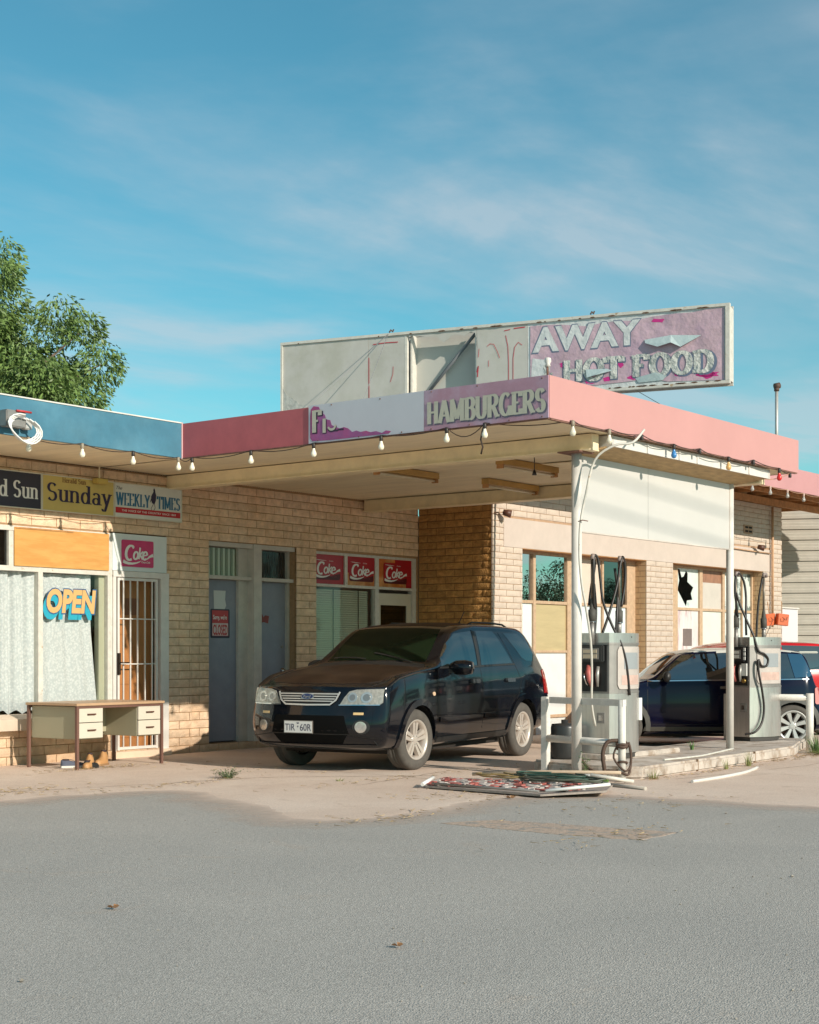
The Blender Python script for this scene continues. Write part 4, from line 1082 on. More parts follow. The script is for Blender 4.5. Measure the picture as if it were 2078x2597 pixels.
# ledge box over the blank sign
MB().box((14.62, 8.50, 3.60), (18.55, 8.52, 3.715)).build('ledge_strip', white, cp)
xx = 14.9
for xx in (15.35, 16.1, 16.55, 17.4, 17.95): MB().box((xx, 8.488, 3.602), (xx+.03, 8.499, 3.712)).build('ledge_cleat', white, cp)
b_ = MB(); b_.faces([(14.62, 8.52, 3.603), (18.55, 8.52, 3.603), (18.3, 8.84, 3.515), (14.45, 8.84, 3.515), (14.62, 8.52, 3.623), (18.55, 8.52, 3.623), (18.3, 8.84, 3.535), (14.45, 8.84, 3.535)], [(0,1,2,3),(4,5,6,7),(0,1,5,4),(2,3,7,6),(0,3,7,4),(1,2,6,5)]); b_.build('ledge_lining', brownsoff, cp)
for xa in (14.59, 18.56): MB().box((xa, 8.50, 3.60), (xa+.025, 8.85, 3.72)).build('ledge_end', white, cp)
# fluorescent battens
for k, (x0, y0, ln, lab) in enumerate([(16.05, 9.55, 1.25, 'twin tube fluorescent fitting under the canopy, nearest the front post'), (15.1, 12.2, 1.25, 'fluorescent fitting under the canopy, nearest the shop wall'), (15.5, 10.6, 1.25, 'fluorescent fitting in the middle of the canopy ceiling'), (17.35, 10.1, 1.25, 'fluorescent fitting beside the far canopy beam, nearer the road'), (17.2, 12.0, 1.25, 'fluorescent fitting beside the far canopy beam, nearer the wall')]):
    t = thing('fluorescent_light', lab, 'ceiling light', (x0, y0, 3.7), 0, 'fluorescent fittings under the canopy')
    MB().box((x0, y0-.06, 3.65), (x0+ln, y0+.06, 3.725)).build('batten_body', M('yellowed fitting', (.46, .27, .08), .5, var=.15), t)
    MB().tube([(x0+.03, y0, 3.625), (x0+ln-.03, y0, 3.625)], .016, 8).build('tube', M('cream tube', (.66, .58, .42), .3), t)
    MB().box((x0, y0-.045, 3.60), (x0+.03, y0+.045, 3.65)).box((x0+ln-.03, y0-.045, 3.60), (x0+ln, y0+.045, 3.65)).build('tube_holder', timber, t)
box('ceiling_hatch', (16.3, 9.9, 3.715), (17.3, 10.5, 3.722), beamm, cp)
# blank white sign between the posts
bs = thing('blank_sign', 'large blank white sign panel hung between the two white canopy posts', 'sign', (16.2, 8.76, 2.5))
MB().box((14.50, 8.845, 2.69), (18.12, 8.865, 3.515)).build('panel', M('blank sign white', (.55, .525, .49), .45, var=.025, vscale=2, bump=.02), bs)
MB().box((14.50, 8.838, 2.677), (18.12, 8.872, 2.6905)).box((18.12, 8.839, 2.68), (18.134, 8.873, 3.515)).build('edge_angle', M('rust edged white', (.55, .48, .42), .6, var=.2), bs)
MB().box((16.0, 8.842, 2.692), (16.004, 8.8445, 3.51)).build('panel_joint', M('grey joint', (.45, .44, .42), .6), bs)
# insulator at the canopy corner
t = thing('cable_insulator', 'small white cable insulator knob on the canopy corner in front of the billboard', 'insulator', (13.23, 8.46, 4.165))
MB().tube([(13.23, 8.46, 4.16), (13.225, 8.46, 4.27)], .012, 8).build('stem', tr_, t)
MB().lathe([(0, .07), (.03, .06), (.035, .03), (.022, .0), (.03, -.02), (.0, -.03)], 14, Matrix.Translation((13.22, 8.45, 4.28))).build('knob', white, t)

# bent white conduit leaning at the post
t = thing('bent_conduit', 'long thin bent white conduit leaning up the near canopy post to the roof edge', 'pipe', (14.5, 8.7, 1))
pth = [(14.93, 8.30, 3.80), (14.73, 8.33, 3.64), (14.55, 8.45, 3.60), (14.42, 8.62, 3.44), (14.36, 8.70, 3.05), (14.32, 8.74, 2.75), (14.31, 8.745, 2.40), (14.35, 8.74, 2.1), (14.42, 8.73, 1.85), (14.55, 8.75, 1.5), (14.66, 8.80, 1.15), (14.74, 8.85, .80), (14.85, 8.87, .55)]
def smooth_path(p, k=4):
    P = [Vector(q) for q in p]; o = []
    for i in range(len(P)-1):
        p0, p1, p2, p3 = P[max(0, i-1)], P[i], P[i+1], P[min(len(P)-1, i+2)]
        for j in range(k):
            t_ = j/k; o.append(.5*((2*p1) + (-p0+p2)*t_ + (2*p0-5*p1+4*p2-p3)*t_**2 + (-p0+3*p1-3*p2+p3)*t_**3))
    o.append(P[-1]); return o
MB().tube(smooth_path(pth), .0135, 8).build('conduit', oldwhite, t)
MB().tube([(14.345, 8.66, 2.78), (14.30, 8.70, 2.79), (14.31, 8.76, 2.78)], .006, 6).build('wire_tie', tr_, t)

# ------------------------------------------------------------------ billboard on the canopy roof
A0 = Vector((15.475, 14.155, 0)); B0 = Vector((16.982, 8.281, 0)); Lb = (B0-A0).length; ub = (B0-A0).normalized(); nb = Vector((ub.y, -ub.x, 0))
if nb.dot(A0) > 0: nb = -nb
Z0, Z1 = 4.59, 5.549
bl = thing('billboard', 'weathered rooftop billboard with peeling AWAY and HOT FOOD print on its near half', 'billboard', (16.2, 11.2, 4.2))
fbb = (A0 + Vector((0, 0, Z0)), ub, Vector((0, 0, 1)), nb)
H_ = Z1 - Z0
greyb = M('bleached grey sheet', (.50, .475, .43), .6, var=.07, vscale=3, col2=(.44, .42, .36), mscale=2)
bluegrey = M('grey sheet inner face', (.50, .48, .43), .7, var=.04)
def bb_rect(name, a, b, c, d, dep0, dep1, m, label=None):   # u range, v range, depth range behind face
    mb = MB(); P = lambda u_, v_, w_: fbb[0] + ub*u_ + Vector((0, 0, v_)) - nb*w_
    vs = [P(u_, v_, w_) for w_ in (dep0, dep1) for (u_, v_) in ((a, c), (b, c), (b, d), (a, d))]
    mb.faces(vs, [(0,1,2,3),(4,7,6,5),(0,4,5,1),(1,5,6,2),(2,6,7,3),(3,7,4,0)]); o = mb.build(name, m, bl)
    if label: o['label'] = label
    return o
D2 = .2
bb_rect('sheet', .02, 1.30, .02, H_-.03, .0, .01, greyb, 'plain grey sheet at the far left of the billboard')
bb_rect('sheet', 1.305, 1.82, .02, H_-.03, .002, .012, greyb, 'grey sheet with traces of red outline')
bb_rect('sheet', 2.82, 3.51, .02, H_-.03, .001, .011, greyb, 'grey sheet with red curved outlines of lost letters')
bb_rect('rear_sheet', .02, Lb-.02, .02, H_-.03, D2, D2+.01, bluegrey)
for a, b, c, d, e0, e1 in ((0, Lb, H_-.035, H_, -.02, .05), (0, Lb, -.0, .035, -.02, .05), (0, .03, .036, H_-.036, -.018, .05), (Lb-.05, Lb, .036, H_-.036, -.022, D2+.02), (0, Lb, H_-.03, H_, D2-.01, D2+.02), (0, Lb, 0, .03, D2-.01, D2+.02), (1.82, 1.855, .036, H_-.036, .0, .06), (2.80, 2.82, .036, H_-.036, .012, .06), (1.88, 1.905, .036, H_-.036, .06, .2)):
    bb_rect('frame_rail', a, b, c, d, e0, e1, oldwhite)
# diagonal brace inside the open bay
P3 = lambda u_, v_, w_: fbb[0] + ub*u_ + Vector((0, 0, v_)) - nb*w_
MB().tube([P3(1.90, -.0, .2), P3(2.80, H_-.05, .10)], .024, 4).build('brace', M('dark steel brace', (.14, .15, .16), .6), bl)
for u_ in (.6, 2.1, 3.7):
    for w_ in (.04, D2-.02): MB().tube([P3(u_, -.55, w_), P3(u_, .02, w_)], .025, 8).build('leg', dsteel, bl)
# tattered paper over the open bay top
P2 = [(1.86, H_-.03), (2.83, H_-.03), (2.84, .62), (2.825, .70), (2.82, .80), (2.80, .87), (2.74, .885), (2.66, H_-.12), (2.60, H_-.10), (2.54, H_-.09), (2.48, H_-.10), (2.42, H_-.15), (2.37, H_-.18), (2.33, H_-.15), (2.28, H_-.10), (2.2, H_-.09), (2.1, H_-.085), (1.98, H_-.06), (1.86, H_-.055)]
flat_poly(P2, fbb, -.004, .003).build('torn_edge', greyb, bl)
flat_poly([(.02, .03), (.36, .03), (.40, .08), (.28, .12), (.18, .20), (.10, .24), (.02, .36)], fbb, .002, .003).build('torn_sheet', M('buckled grey foil', (.45, .44, .40), .5, var=.25, vscale=14, bump=1, bscale=20), bl)
redl = M('red outline print', (.50, .03, .05), .5)
mb = MB()
for q, w_ in (([(1.31, .66), (1.31, .45), (1.312, .12)], .010), ([(1.37, .83), (1.55, .84), (1.73, .835)], .010), ([(1.66, .52), (1.655, .42), (1.62, .32)], .007), ([(2.85, .55), (2.86, .66)], .007), ([(2.97, .68), (3.01, .71), (3.06, .70), (3.11, .60), (3.14, .52)], .007), ([(3.20, .86), (3.28, .87)], .010), ([(3.22, .80), (3.25, .66), (3.26, .45), (3.26, .2), (3.25, .05)], .008), ([(3.44, .66), (3.39, .70), (3.34, .64), (3.32, .5), (3.32, .2), (3.315, .05)], .008), ([(3.33, .88), (3.48, .885)], .012), ([(2.83, .36), (2.85, .44), (2.84, .30)], .012), ([(2.99, .42), (2.99, .50)], .006)):
    mb = MB(); put_ribbon(mb, q, lambda s, a, b: w_, fbb, .003); mb.build('outline_print', redl, bl, fix=False)
# printed right half
prt = M('faded purple pink print', (.56, .39, .44), .5, var=.25, vscale=5, bump=.6, bscale=8, bdist=.03, col2=(.40, .27, .34), mixlo=.45, mixhi=.66, mscale=2.5)
hot = M('hot magenta print', (.56, .03, .22), .45, var=.1)
foil = M('silver foil letter', (.52, .52, .48), .42, var=.2, vscale=12, bump=1.0, bscale=11, bdist=.05)
foils = M('letter shadow blue grey', (.14, .17, .24), .5, var=.1)
palef = M('pale foil sheet', (.60, .61, .60), .5, var=.12, vscale=7, bump=.9, bscale=9, bdist=.02)
UL, UR = 3.53, Lb-.07
bb_rect('sheet', 3.515, UR+.01, .02, H_-.03, .003, .012, palef)
top_edge = [(UL+.02, H_-.07), (3.85, H_-.075), (4.0, H_-.09), (4.3, H_-.135), (4.45, H_-.11), (4.7, H_-.10), (4.9, H_-.115), (5.1, H_-.085), (5.4, H_-.07), (5.6, H_-.075), (5.8, H_-.05), (UR, H_-.05)][::-1]
flat_poly([(UL+.02, .10), (UL+.35, .06), (UL+.8, .085), (UL+1.2, .10), (4.95+.15, .12), (5.3, .07), (UR, .045)] + top_edge, fbb, .001, .003).build('printed_sheet', prt, bl)
flat_poly([(UL+.01, .03), (UL+.05, .48), (UL+.22, .45), (UL+.25, .06)], fbb, .0045, .001).build('pale_corner', palef, bl)
rr_ = random.Random(9)
for (cx_, cy_, rx, ry) in ((6.0-.22, .13, .14, .06), (5.85, .12, .16, .05), (5.45, .16, .07, .05), (4.35, .14, .10, .05), (4.55, .15, .07, .04), (4.72, .33, .05, .06), (3.98, .37, .06, .05), (4.88, .15, .09, .03), (5.2, .12, .07, .03), (5.2, .82, .12, .03)):
    cx_ = min(cx_, UR-rx-.02)
    P_ = [(cx_ + rx*rr_.uniform(.5, 1.1)*math.cos(a*.5236), cy_ + ry*rr_.uniform(.5, 1.1)*math.sin(a*.5236)) for a in range(12)]
    flat_poly(P_, fbb, .0047 if cy_ < .5 else .0052, .0006).build('paint_splash', hot, bl)
# AWAY: bold pale capitals
fa = lambda u_, v_: (fbb[0] + ub*u_ + Vector((0, 0, v_)), ub, Vector((0, 0, 1)), nb)
sans_text('AWAY', .30, fa(UL+.03, .555), foils, 'letter_shadow', bl, bold=.075, fit=1.43, lift=.0058)
sans_text('AWAY', .285, fa(UL+.05, .565), palef, 'lettering', bl, bold=.055, fit=1.39, lift=.0075)
serif_text('HOT FOOD', .27, fa(3.97, .135), foils, 'letter_shadow', bl, T=.36, t=.18, fit=1.94, lift=.0058, serif=.15)
serif_text('HOT FOOD', .27, fa(3.98, .15), foil, 'lettering', bl, T=.31, t=.15, fit=1.90, lift=.0105, serif=.14)
sans_text('&', .24, fa(3.70, .16), foil, 'lettering', bl, bold=.03, fit=.16, lift=.006)
# curling tear
tp = MB()
def tear(pts, out_):
    P_ = [P3(a, b, -c) for a, b, c in pts]; tp.poly(P_); tp.poly([q - nb*.003 for q in P_])
tp.poly([P3(5.02, .60, -.006), P3(5.35, .63, -.012), P3(5.72, .60, -.006), P3(5.48, .47, -.06), P3(5.36, .53, -.07), P3(5.20, .49, -.075), P3(5.04, .55, -.045)])
tp.build('curled_tear', M('torn vinyl back', (.42, .50, .50), .4, bump=.6, bscale=9, bdist=.02), bl, fix=False); tp = MB()
tp.poly([P3(4.28, .29, -.012), P3(4.55, .28, -.012), P3(4.62, .25, -.02), P3(4.40, .20, -.06), P3(4.30, .18, -.05)])
tp.build('curled_tear', M('torn vinyl back', (.42, .50, .50)), bl, fix=False); tp = MB()
tp.poly([P3(4.9, .14, -.006), P3(5.16, .19, -.02), P3(5.3, .14, -.01), P3(5.25, .09, -.01), P3(4.95, .08, -.01)])
tp.build('curled_tear', M('torn vinyl back', (.42, .50, .50), .4, bump=.6, bscale=9, bdist=.02), bl, fix=False)
# rust flecks along the frame
rf = MB(); rr_ = random.Random(2)
for k in range(46):
    u_ = rr_.uniform(3.9, Lb-.1) if k % 2 else rr_.uniform(.05, Lb-.1); v_ = .03 if k % 2 else H_-.036
    w_ = rr_.uniform(.02, .12)
    rf.prism([(u_, v_), (u_+w_*.5, v_-.006), (u_+w_, v_+.002), (u_+w_*.7, v_+.013), (u_+w_*.2, v_+.010)], fbb[0] + nb*.0205, ub, Vector((0,0,1)), nb, .001)
stuff(rf.build('rust_fleck', M('rust', (.12, .06, .03), .9), bl))
for u_, lab in ((1.62, 'tiny dark cable clamp on the billboard top above its left sheets'), (4.35, 'tiny dark cable clamp on the billboard top above AWAY')):
    q = P3(u_, H_, .01)
    t = thing('cable_clamp', lab, 'clamp', q)
    MB().tube([q + Vector((-.03, 0, .01)), q + Vector((0, 0, .045)), q + Vector((.04, .0, .03)), q + Vector((.06, 0, .06))], .010, 6).build('clamp', M('dark rust', (.09, .05, .035)), t)
# guy wires
gw = M('grey wire', (.25, .25, .25), .5)
for k, (a, b, lab) in enumerate([((13.9, 12.7, 4.06), P3(1.6, H_, 0), 'upper thin guy wire rising from the canopy roof to the billboard top'), ((14.6, 12.2, 4.06), P3(1.6, H_-.01, -.03), 'lower thin guy wire rising to the billboard top')]):
    tag(MB().tube([a, b], .004, 5).build('guy_wire', gw), lab, 'wire', 'guy wires')
tag(MB().tube([P3(4.9, 0, .1), (18.2, 8.9, 4.05)], .004, 5).build('guy_wire', gw), 'short guy wire under the right half of the billboard', 'wire', 'guy wires')

# ------------------------------------------------------------------ festoon bulbs and cord
cordm = M('brown cord', (.05, .03, .02), .6)
milk = M('milky bulb glass', (.85, .78, .62), .25, spec=.6); clearb = glass('clear bulb', (.85, .85, .85), 3.0)
bulbc = {'milk': milk, 'clear': M('frosted clear bulb', (.62, .60, .55), .15, trans=.4), 'blue': M('blue bulb', (.05, .22, .50), .2), 'amber': M('amber bulb', (.70, .42, .16), .2), 'red': M('red bulb', (.65, .03, .03), .2)}
sock = M('black socket', (.03, .022, .018), .5); sock2 = M('grey socket', (.30, .25, .18), .5)
def bulb(p, kind, label, s=sock, empty=False, group='festoon bulbs along the roof edges'):
    t = thing('festoon_bulb', label, 'light bulb', (p[0], p[1], p[2]), random.uniform(0, 6), group)
    MB().lathe([(0, .085), (.017, .085), (.020, .06), (.021, .03), (.017, .022), (0, .022)], 12).build('socket', s, t, local=True)
    if not empty: MB().lathe([(.015, .024), (.016, .01), (.023, -.010), (.032, -.032), (.033, -.048), (.026, -.066), (.013, -.076), (0, -.078)], 16).build('bulb', bulbc[kind], t, local=True)
    return t
yb, xb, yf = 13.66, 13.165, 8.39
line1 = [(10.85, 3.64), (11.607, 3.653), (12.372, 3.645), (13.10, 3.645)]
nm = ['partly hidden by the looped cables', 'second from the left', 'third from the left', 'nearest the red fascia']
tops = []
for (x, z), n_ in zip(line1, nm): bulb((x, yb, z), 'milk', 'white bulb under the teal blue fascia, ' + n_, sock2 if x != 12.372 else sock); tops.append((x, yb, z+.085))
nm = ['first after the blue corner', 'second along the plain red board', 'at the left end of the torn FISH board', 'under the torn purple print', 'under the H of HAMBURGERS', 'under the middle of HAMBURGERS']
for (y, z), n_ in zip([(13.491, 3.635), (12.516, 3.645), (11.543, 3.65), (10.566, 3.65), (9.678, 3.657), (9.189, 3.663)], nm):
    bulb((xb, y, z), 'milk', 'white bulb under the canopy left side, ' + n_); tops.append((xb, y, z+.085))
for (x, z, kd, lab, em_, s_) in [(13.60, 3.665, 'milk', 'white bulb just right of the canopy corner', 0, sock2), (14.335, 3.661, 'milk', 'white bulb above the near white post', 0, sock2), (15.036, 3.68, 'clear', 'empty dark bulb socket above the left of the white ledge', 1, sock), (15.78, 3.655, 'blue', 'blue bulb under the salmon pink fascia', 0, sock), (16.415, 3.67, 'clear', 'empty dark bulb socket between the blue and amber bulbs', 1, sock), (17.17, 3.65, 'amber', 'amber bulb under the salmon pink fascia', 0, sock), (17.857, 3.68, 'clear', 'empty dark bulb socket right of the amber bulb', 1, sock), (18.623, 3.65, 'red', 'red bulb near the far end of the canopy edge', 0, sock), (18.95, 3.62, 'clear', 'empty socket hanging at the far canopy corner', 1, sock)]:
    bulb((x, yf, z), kd, lab, s_, bool(em_)); tops.append((x, yf, z+.085))
def sag(a, b, d, k=8): 
    a, b = Vector(a), Vector(b); return [a.lerp(b, i/k) - Vector((0, 0, d*4*(i/k)*(1-i/k))) for i in range(k+1)]
fc_ = MB(); rr_ = random.Random(5)
for i in range(len(tops)-1):
    d = .02 + rr_.uniform(0, .03)
    if i == 8: d = .12
    fc_.tube(sag(tops[i], tops[i+1], d), .0055, 5, cap=False)
fc_.tube([tops[9], (xb, 9.22, 3.66), (xb, 9.24, 3.58), (xb+.01, 9.22, 3.50), (xb+.02, 9.25, 3.43)], .009, 6)
tag(fc_.build('light_string', cordm), 'sagging brown festoon cord strung along the blue, red and pink roof edges', 'cable')
wt = []
for k, (x, z) in enumerate([(25.1, 4.36), (25.84, 4.357), (26.6, 4.351), (27.356, 4.352), (28.1, 4.339), (28.9, 4.339), (29.7, 4.33)]):
    bulb((x, 12.16, z), 'clear', 'clear bulb under the wing eave, ' + ['hidden behind the sign post', 'first right of the far white post', 'second right of the far post', 'third right of the far post', 'fourth right of the far post', 'fifth right of the far post', 'beyond the frame edge'][k], M('pinkish socket', (.55, .38, .32), .5), group='clear bulbs under the workshop eave')
    wt.append((x, 12.16, z+.085))
fc_ = MB()
for i in range(len(wt)-1): fc_.tube(sag(wt[i], wt[i+1], .03), .0055, 5, cap=False)
fc_.tube(sag((18.95, yf, 3.70), (18.4, 8.5, 3.58), .03), .005, 5, cap=False)
tag(fc_.build('light_string', M('pale orange cord', (.45, .25, .15), .6)), 'pale cord carrying clear bulbs under the workshop eave', 'cable')
t = thing('hanging_plug', 'short black cord with plug hanging from the canopy ceiling', 'cable', (14.9, 9.6, 3.6))
MB().tube([(15.35, 10.0, 3.73), (15.35, 10.0, 3.50)], .006, 6).build('cord', black, t)
MB().tube([(15.35, 10.0, 3.52), (15.35, 10.0, 3.46)], [.012, .03], 10).build('plug', black, t)

# ------------------------------------------------------------------ pump island and rails
isl = thing('pump_island', 'low worn concrete kerb island carrying the two fuel pumps', 'kerb island', (17, 8.9, 0))
P_ = [(14.95, 9.75), (14.66, 9.35), (14.50, 8.85), (14.52, 8.35), (14.68, 8.16), (17.0, 8.27), (19.1, 8.40), (19.42, 8.50), (20.0, 8.72), (20.9, 9.0), (21.0, 9.9)]
b_ = MB(); b_.prism([(x, y) for x, y in P_][::-1], (0, 0, 0.0), (1, 0, 0), (0, 1, 0), (0, 0, 1), .14)
kerbm = M('worn kerb concrete', (.50, .43, .37), .9, var=.2, vscale=5, bump=.5, bscale=30, col2=(.34, .26, .20), mixlo=.5, mixhi=.62, mscale=4)
b_.build('kerb', kerbm, isl, bevel=.025)
MB().box((15.2, 8.95, .14), (17.0, 9.75, .205)).build('plinth', kerbm, isl, bevel=.012)
j = MB()
for x, yy in ((16.05, 8.222), (17.75, 8.313)): MB().box((x, yy, .0), (x+.012, yy+.3, .1425)).build('kerb_joint', crackm, isl)

def pump(label, loc, rz, var, s=1.0):
    t = thing('fuel_pump', label, 'fuel pump', loc, rz, 'fuel pumps on the island')
    t.scale = (s, s, s)
    L_, D_, = .68, .40
    def bow(x): return -.085*(1-((x-L_/2)/(L_/2))**2)
    def body(z0, z1, name, m, inset=0.0):
        mb = MB(); n = 12; F_ = [(inset+(L_-2*inset)*i/n, bow(L_*i/n)+inset*.5) for i in range(n+1)]; P = F_ + [(L_-inset, D_), (inset, D_)]
        i0 = 0; k = len(P)
        vs = [(x, y, z0) for x, y in P] + [(x, y, z1) for x, y in P]
        mb.faces(vs, [tuple(range(k-1, -1, -1)), tuple(range(k, 2*k))])
        mb.smooth = False
        for a in range(k):
            mb.smooth = a < n
            mb.faces([vs[a], vs[(a+1) % k], vs[(a+1) % k + k], vs[a+k]], [(0,1,2,3)])
        return mb.build(name, m, t, local=True, fix=False)
    body(.0, .055, 'base', M('dark pump base', (.05, .045, .04), .7), .03)
    body(.055, .74, 'lower_casing', steel)
    body(.74, .765, 'trim_band', dsteel, -.004)
    body(.765, 1.30, 'head', dsteel, .004)
    body(1.30, 1.325, 'trim_band', dsteel, -.006)
    body(1.325, 1.435, 'cap', steel)
    # curved window on the end panel
    win = MB(); n = 10; x0, x1, z0, z1 = .10, .635, .79, 1.28
    for (xa, xb_, za, zb_, off, nm_, m_) in ((x0, x1, z0, z1, .009, 'display_glass', M('milky display cover', (.50, .44, .40), .25, var=.1, vscale=4)), (.20, .53, 1.02, 1.21, .012, 'price_display', M('grey price display', (.30, .32, .33), .3)), (.16, .56, .84, .95, .0115, 'price_card', M('faded pink card', (.55, .38, .32) if var == 0 else (.50, .42, .38), .5, var=.2, vscale=9))):
        w_ = MB(); n = 24
        for i in range(n):
            xs_ = [xa + (xb_-xa)*k/n for k in (i, i+1)]
            rc = (.05 if nm_ == 'display_glass' else 0)
            def zc(x, s): 
                d = min(x-xa, xb_-x); return (rc - math.sqrt(max(0, rc*rc-(rc-d)**2)) if d < rc and rc else 0)
            w_.poly([(xs_[0], bow(xs_[0])-off, za+zc(xs_[0], 0)), (xs_[1], bow(xs_[1])-off, za+zc(xs_[1], 0)), (xs_[1], bow(xs_[1])-off, zb_-zc(xs_[1], 0)), (xs_[0], bow(xs_[0])-off, zb_-zc(xs_[0], 0))])
        w_.build(nm_, m_, t, local=True, fix=False)
    MB().lathe([(0, .004), (.006, .004), (.008, 0)], 8, Matrix.Translation((.36, bow(.36)-.002, 1.39)) @ Matrix.Rotation(R(90), 4, 'X')).build('lock', dark, t, local=True)
    if var == 0: MB().box((.60, bow(.6)-.018, .42), (.665, bow(.66)-.006, .68)).build('warning_label', wht, t, local=True)
    # nozzle side (local -x)
    MB().box((-.012, .03, .765), (.01, .37, 1.30)).build('nozzle_bay', black, t, local=True)
    MB().box((-.07, .05, 1.10), (-.008, .36, 1.30)).build('display_housing', M('black plastic', (.03, .03, .03), .35), t, local=True, bevel=.012)
    MB().box((-.078, .10, 1.135), (-.070, .32, 1.26)).build('display_bezel', dsteel, t, local=True)
    MB().box((-.083, .12, 1.145), (-.078, .30, 1.19)).box((-.083, .12, 1.205), (-.078, .30, 1.245)).build('digit_window', M('beige digits window', (.55, .45, .32), .4) if var == 0 else wht, t, local=True)
    if var:
        for k in range(3): MB().box((-.079, .015, 1.12+.06*k), (-.07, .045, 1.165+.06*k)).build('price_tab', wht, t, local=True)
        MB().box((-.03, .03, .90), (-.014, .12, 1.07)).build('instruction_label', wht, t, local=True)
        MB().tube([(-.015, .08, .83), (-.04, .08, .83)], .03, 14).build('key_switch', M('brass', (.5, .33, .10), .35, .8), t, local=True)
    # nozzle
    nm_ = M('faded red nozzle', (.50, .12, .10) if var == 0 else (.25, .2, .18), .5)
    MB().tube([(-.03, .25, 1.06), (-.06, .24, .98), (-.07, .22, .90), (-.05, .20, .82)], [.03, .034, .028, .018], 10).build('nozzle', nm_, t, local=True)
    MB().tube([(-.08, .28, .99), (-.11, .27, .93), (-.09, .25, .85), (-.05, .24, .83)], .008, 6).build('nozzle_guard', chrome, t, local=True)
    MB().tube([(-.03, .13, 1.05), (-.05, .13, .95), (-.04, .13, .82)], [.02, .024, .014], 8).build('nozzle', M('grey nozzle', (.4, .38, .35), .4, .5), t, local=True)
    MB().box((-.008, .06, .40), (.0, .16, .52)).build('lock_plate', dsteel, t, local=True)
    MB().box((-.011, .085, .43), (-.006, .135, .49)).build('lock_bar', chrome, t, local=True)
    # hose masts
    for k, (mx_, my_, b0) in enumerate(((-.045, .20, 1.30), (.50, .16, 1.435))):
        MB().tube([(mx_, my_, b0), (mx_, my_, 1.57)], .028, 12).build('mast_base', dsteel, t, local=True)
        MB().lathe([(.0, 1.555), (.043, 1.56), (.045, 1.70), (.033, 1.705), (.030, 1.73), (.020, 1.80), (.017, 1.83)], 16, Matrix.Translation((mx_, my_, 0))).build('mast_sleeve', M('dark grey rubber', (.07, .065, .055), .7), t, local=True)
        MB().lathe([(.044, 1.556), (.0455, 1.556), (.0455, 1.566), (.044, 1.566)], 16, Matrix.Translation((mx_, my_, 0))).build('sleeve_ring', chrome, t, local=True)
        MB().tube([(mx_, my_, 1.80), (mx_, my_, 2.30)], .016, 10).build('mast', M('bronze mast', (.22, .18, .14), .4, .5), t, local=True)
        MB().tube([(mx_-.035, my_-.02, 2.28), (mx_-.02, my_-.02, 2.325), (mx_+.02, my_-.02, 2.325), (mx_+.038, my_-.02, 2.28)], .024, 8).build('mast_clip', M('grey clip', (.28, .22, .20), .5), t, local=True)
    rub = M('black hose', (.022, .017, .015), .42)
    def hose(p): MB().tube(smooth_path(p, 6), .016, 8).build('hose', rub, t, local=True)
    if var == 0:
        hose([(-.045, .17, 1.72), (-.075, .16, 1.95), (-.08, .16, 2.2), (-.05, .17, 2.32), (.0, .15, 2.28), (.02, .13, 2.05), (.03, .10, 1.80), (.09, .03, 1.55), (.17, -.06, 1.30), (.24, -.09, 1.05), (.29, -.10, .72)])
        hose([(.50, .13, 1.75), (.56, .12, 2.0), (.57, .12, 2.2), (.52, .12, 2.33), (.46, .12, 2.25), (.40, .13, 2.0), (.28, .16, 1.68), (.19, .20, 1.44)])
        hose([(-.03, .25, 1.75), (.0, .24, 1.95), (.01, .2, 2.2), (-.03, .19, 2.3)])
        hose([(.03, .22, 2.0), (.04, .20, 1.7), (.02, .20, 1.5), (.0, .2, 1.40)])
        hose([(.47, .2, 2.2), (.50, .18, 1.9), (.43, .15, 1.65), (.41, .15, 1.44)])
    else:
        hose([(-.045, .17, 1.72), (-.10, .16, 1.95), (-.12, .16, 2.15), (-.05, .17, 2.32), (.05, .15, 2.22), (.08, .13, 2.0), (.04, .10, 1.70), (.05, .10, 1.46)])
        hose([(-.10, .15, 2.05), (-.07, .12, 1.90), (.0, .06, 1.68), (.06, -.02, 1.45), (.10, -.07, 1.25), (.19, -.10, 1.20), (.27, -.10, 1.13), (.24, -.10, 1.04), (.14, -.09, 1.04), (.08, -.09, 1.12), (.07, -.10, .95), (.13, -.11, .70), (.17, -.11, .45), (.12, -.11, .25), (.0, -.09, .13), (-.10, -.0, .10)])
        hose([(.48, .16, 2.3), (.40, .16, 2.0), (.36, .16, 1.7), (.34, .16, 1.44)])
    return t
pump('stainless fuel pump with crossed black hoses and pink nozzle, beside the near post', (15.36, 8.99, .155), 0, 0)
pump('stainless fuel pump with looped black hose and white price tabs, behind the far post', (19.72, 9.32, .145), R(-14), 1)

# guard rails
pw = M('scuffed white pipe', (.68, .64, .58), .5, var=.12, vscale=12, col2=(.30, .16, .08), mixlo=.68, mixhi=.72, mscale=16)
t = thing('guard_rail', 'low white pipe guard rail with strap tied round its near leg, beside the near post', 'guard rail', (14.48, 8.8, 0))
MB().box((14.65, 9.38, 0), (14.73, 9.46, .87)).build('leg', pw, t, bevel=.006)
MB().tube([(14.255, 8.19, 0), (14.255, 8.19, .87)], .041, 18).build('leg', pw, t)
MB().box((14.23, 8.15, .80), (14.28, 9.40, .87), Matrix.Translation((14.255, 8.19, 0)) @ Matrix.Rotation(R(-19.5), 4, 'Z') @ Matrix.Translation((-14.255, -8.19, 0))).build('top_rail', pw, t)
MB().tube([(14.66, 9.36, .405), (14.27, 8.24, .405)], .041, 14).build('mid_rail', pw, t)
t = thing('guard_rail', 'white pipe guard rail with chipped paint behind the far pump, at the right edge', 'guard rail', (20.4, 9, 0))
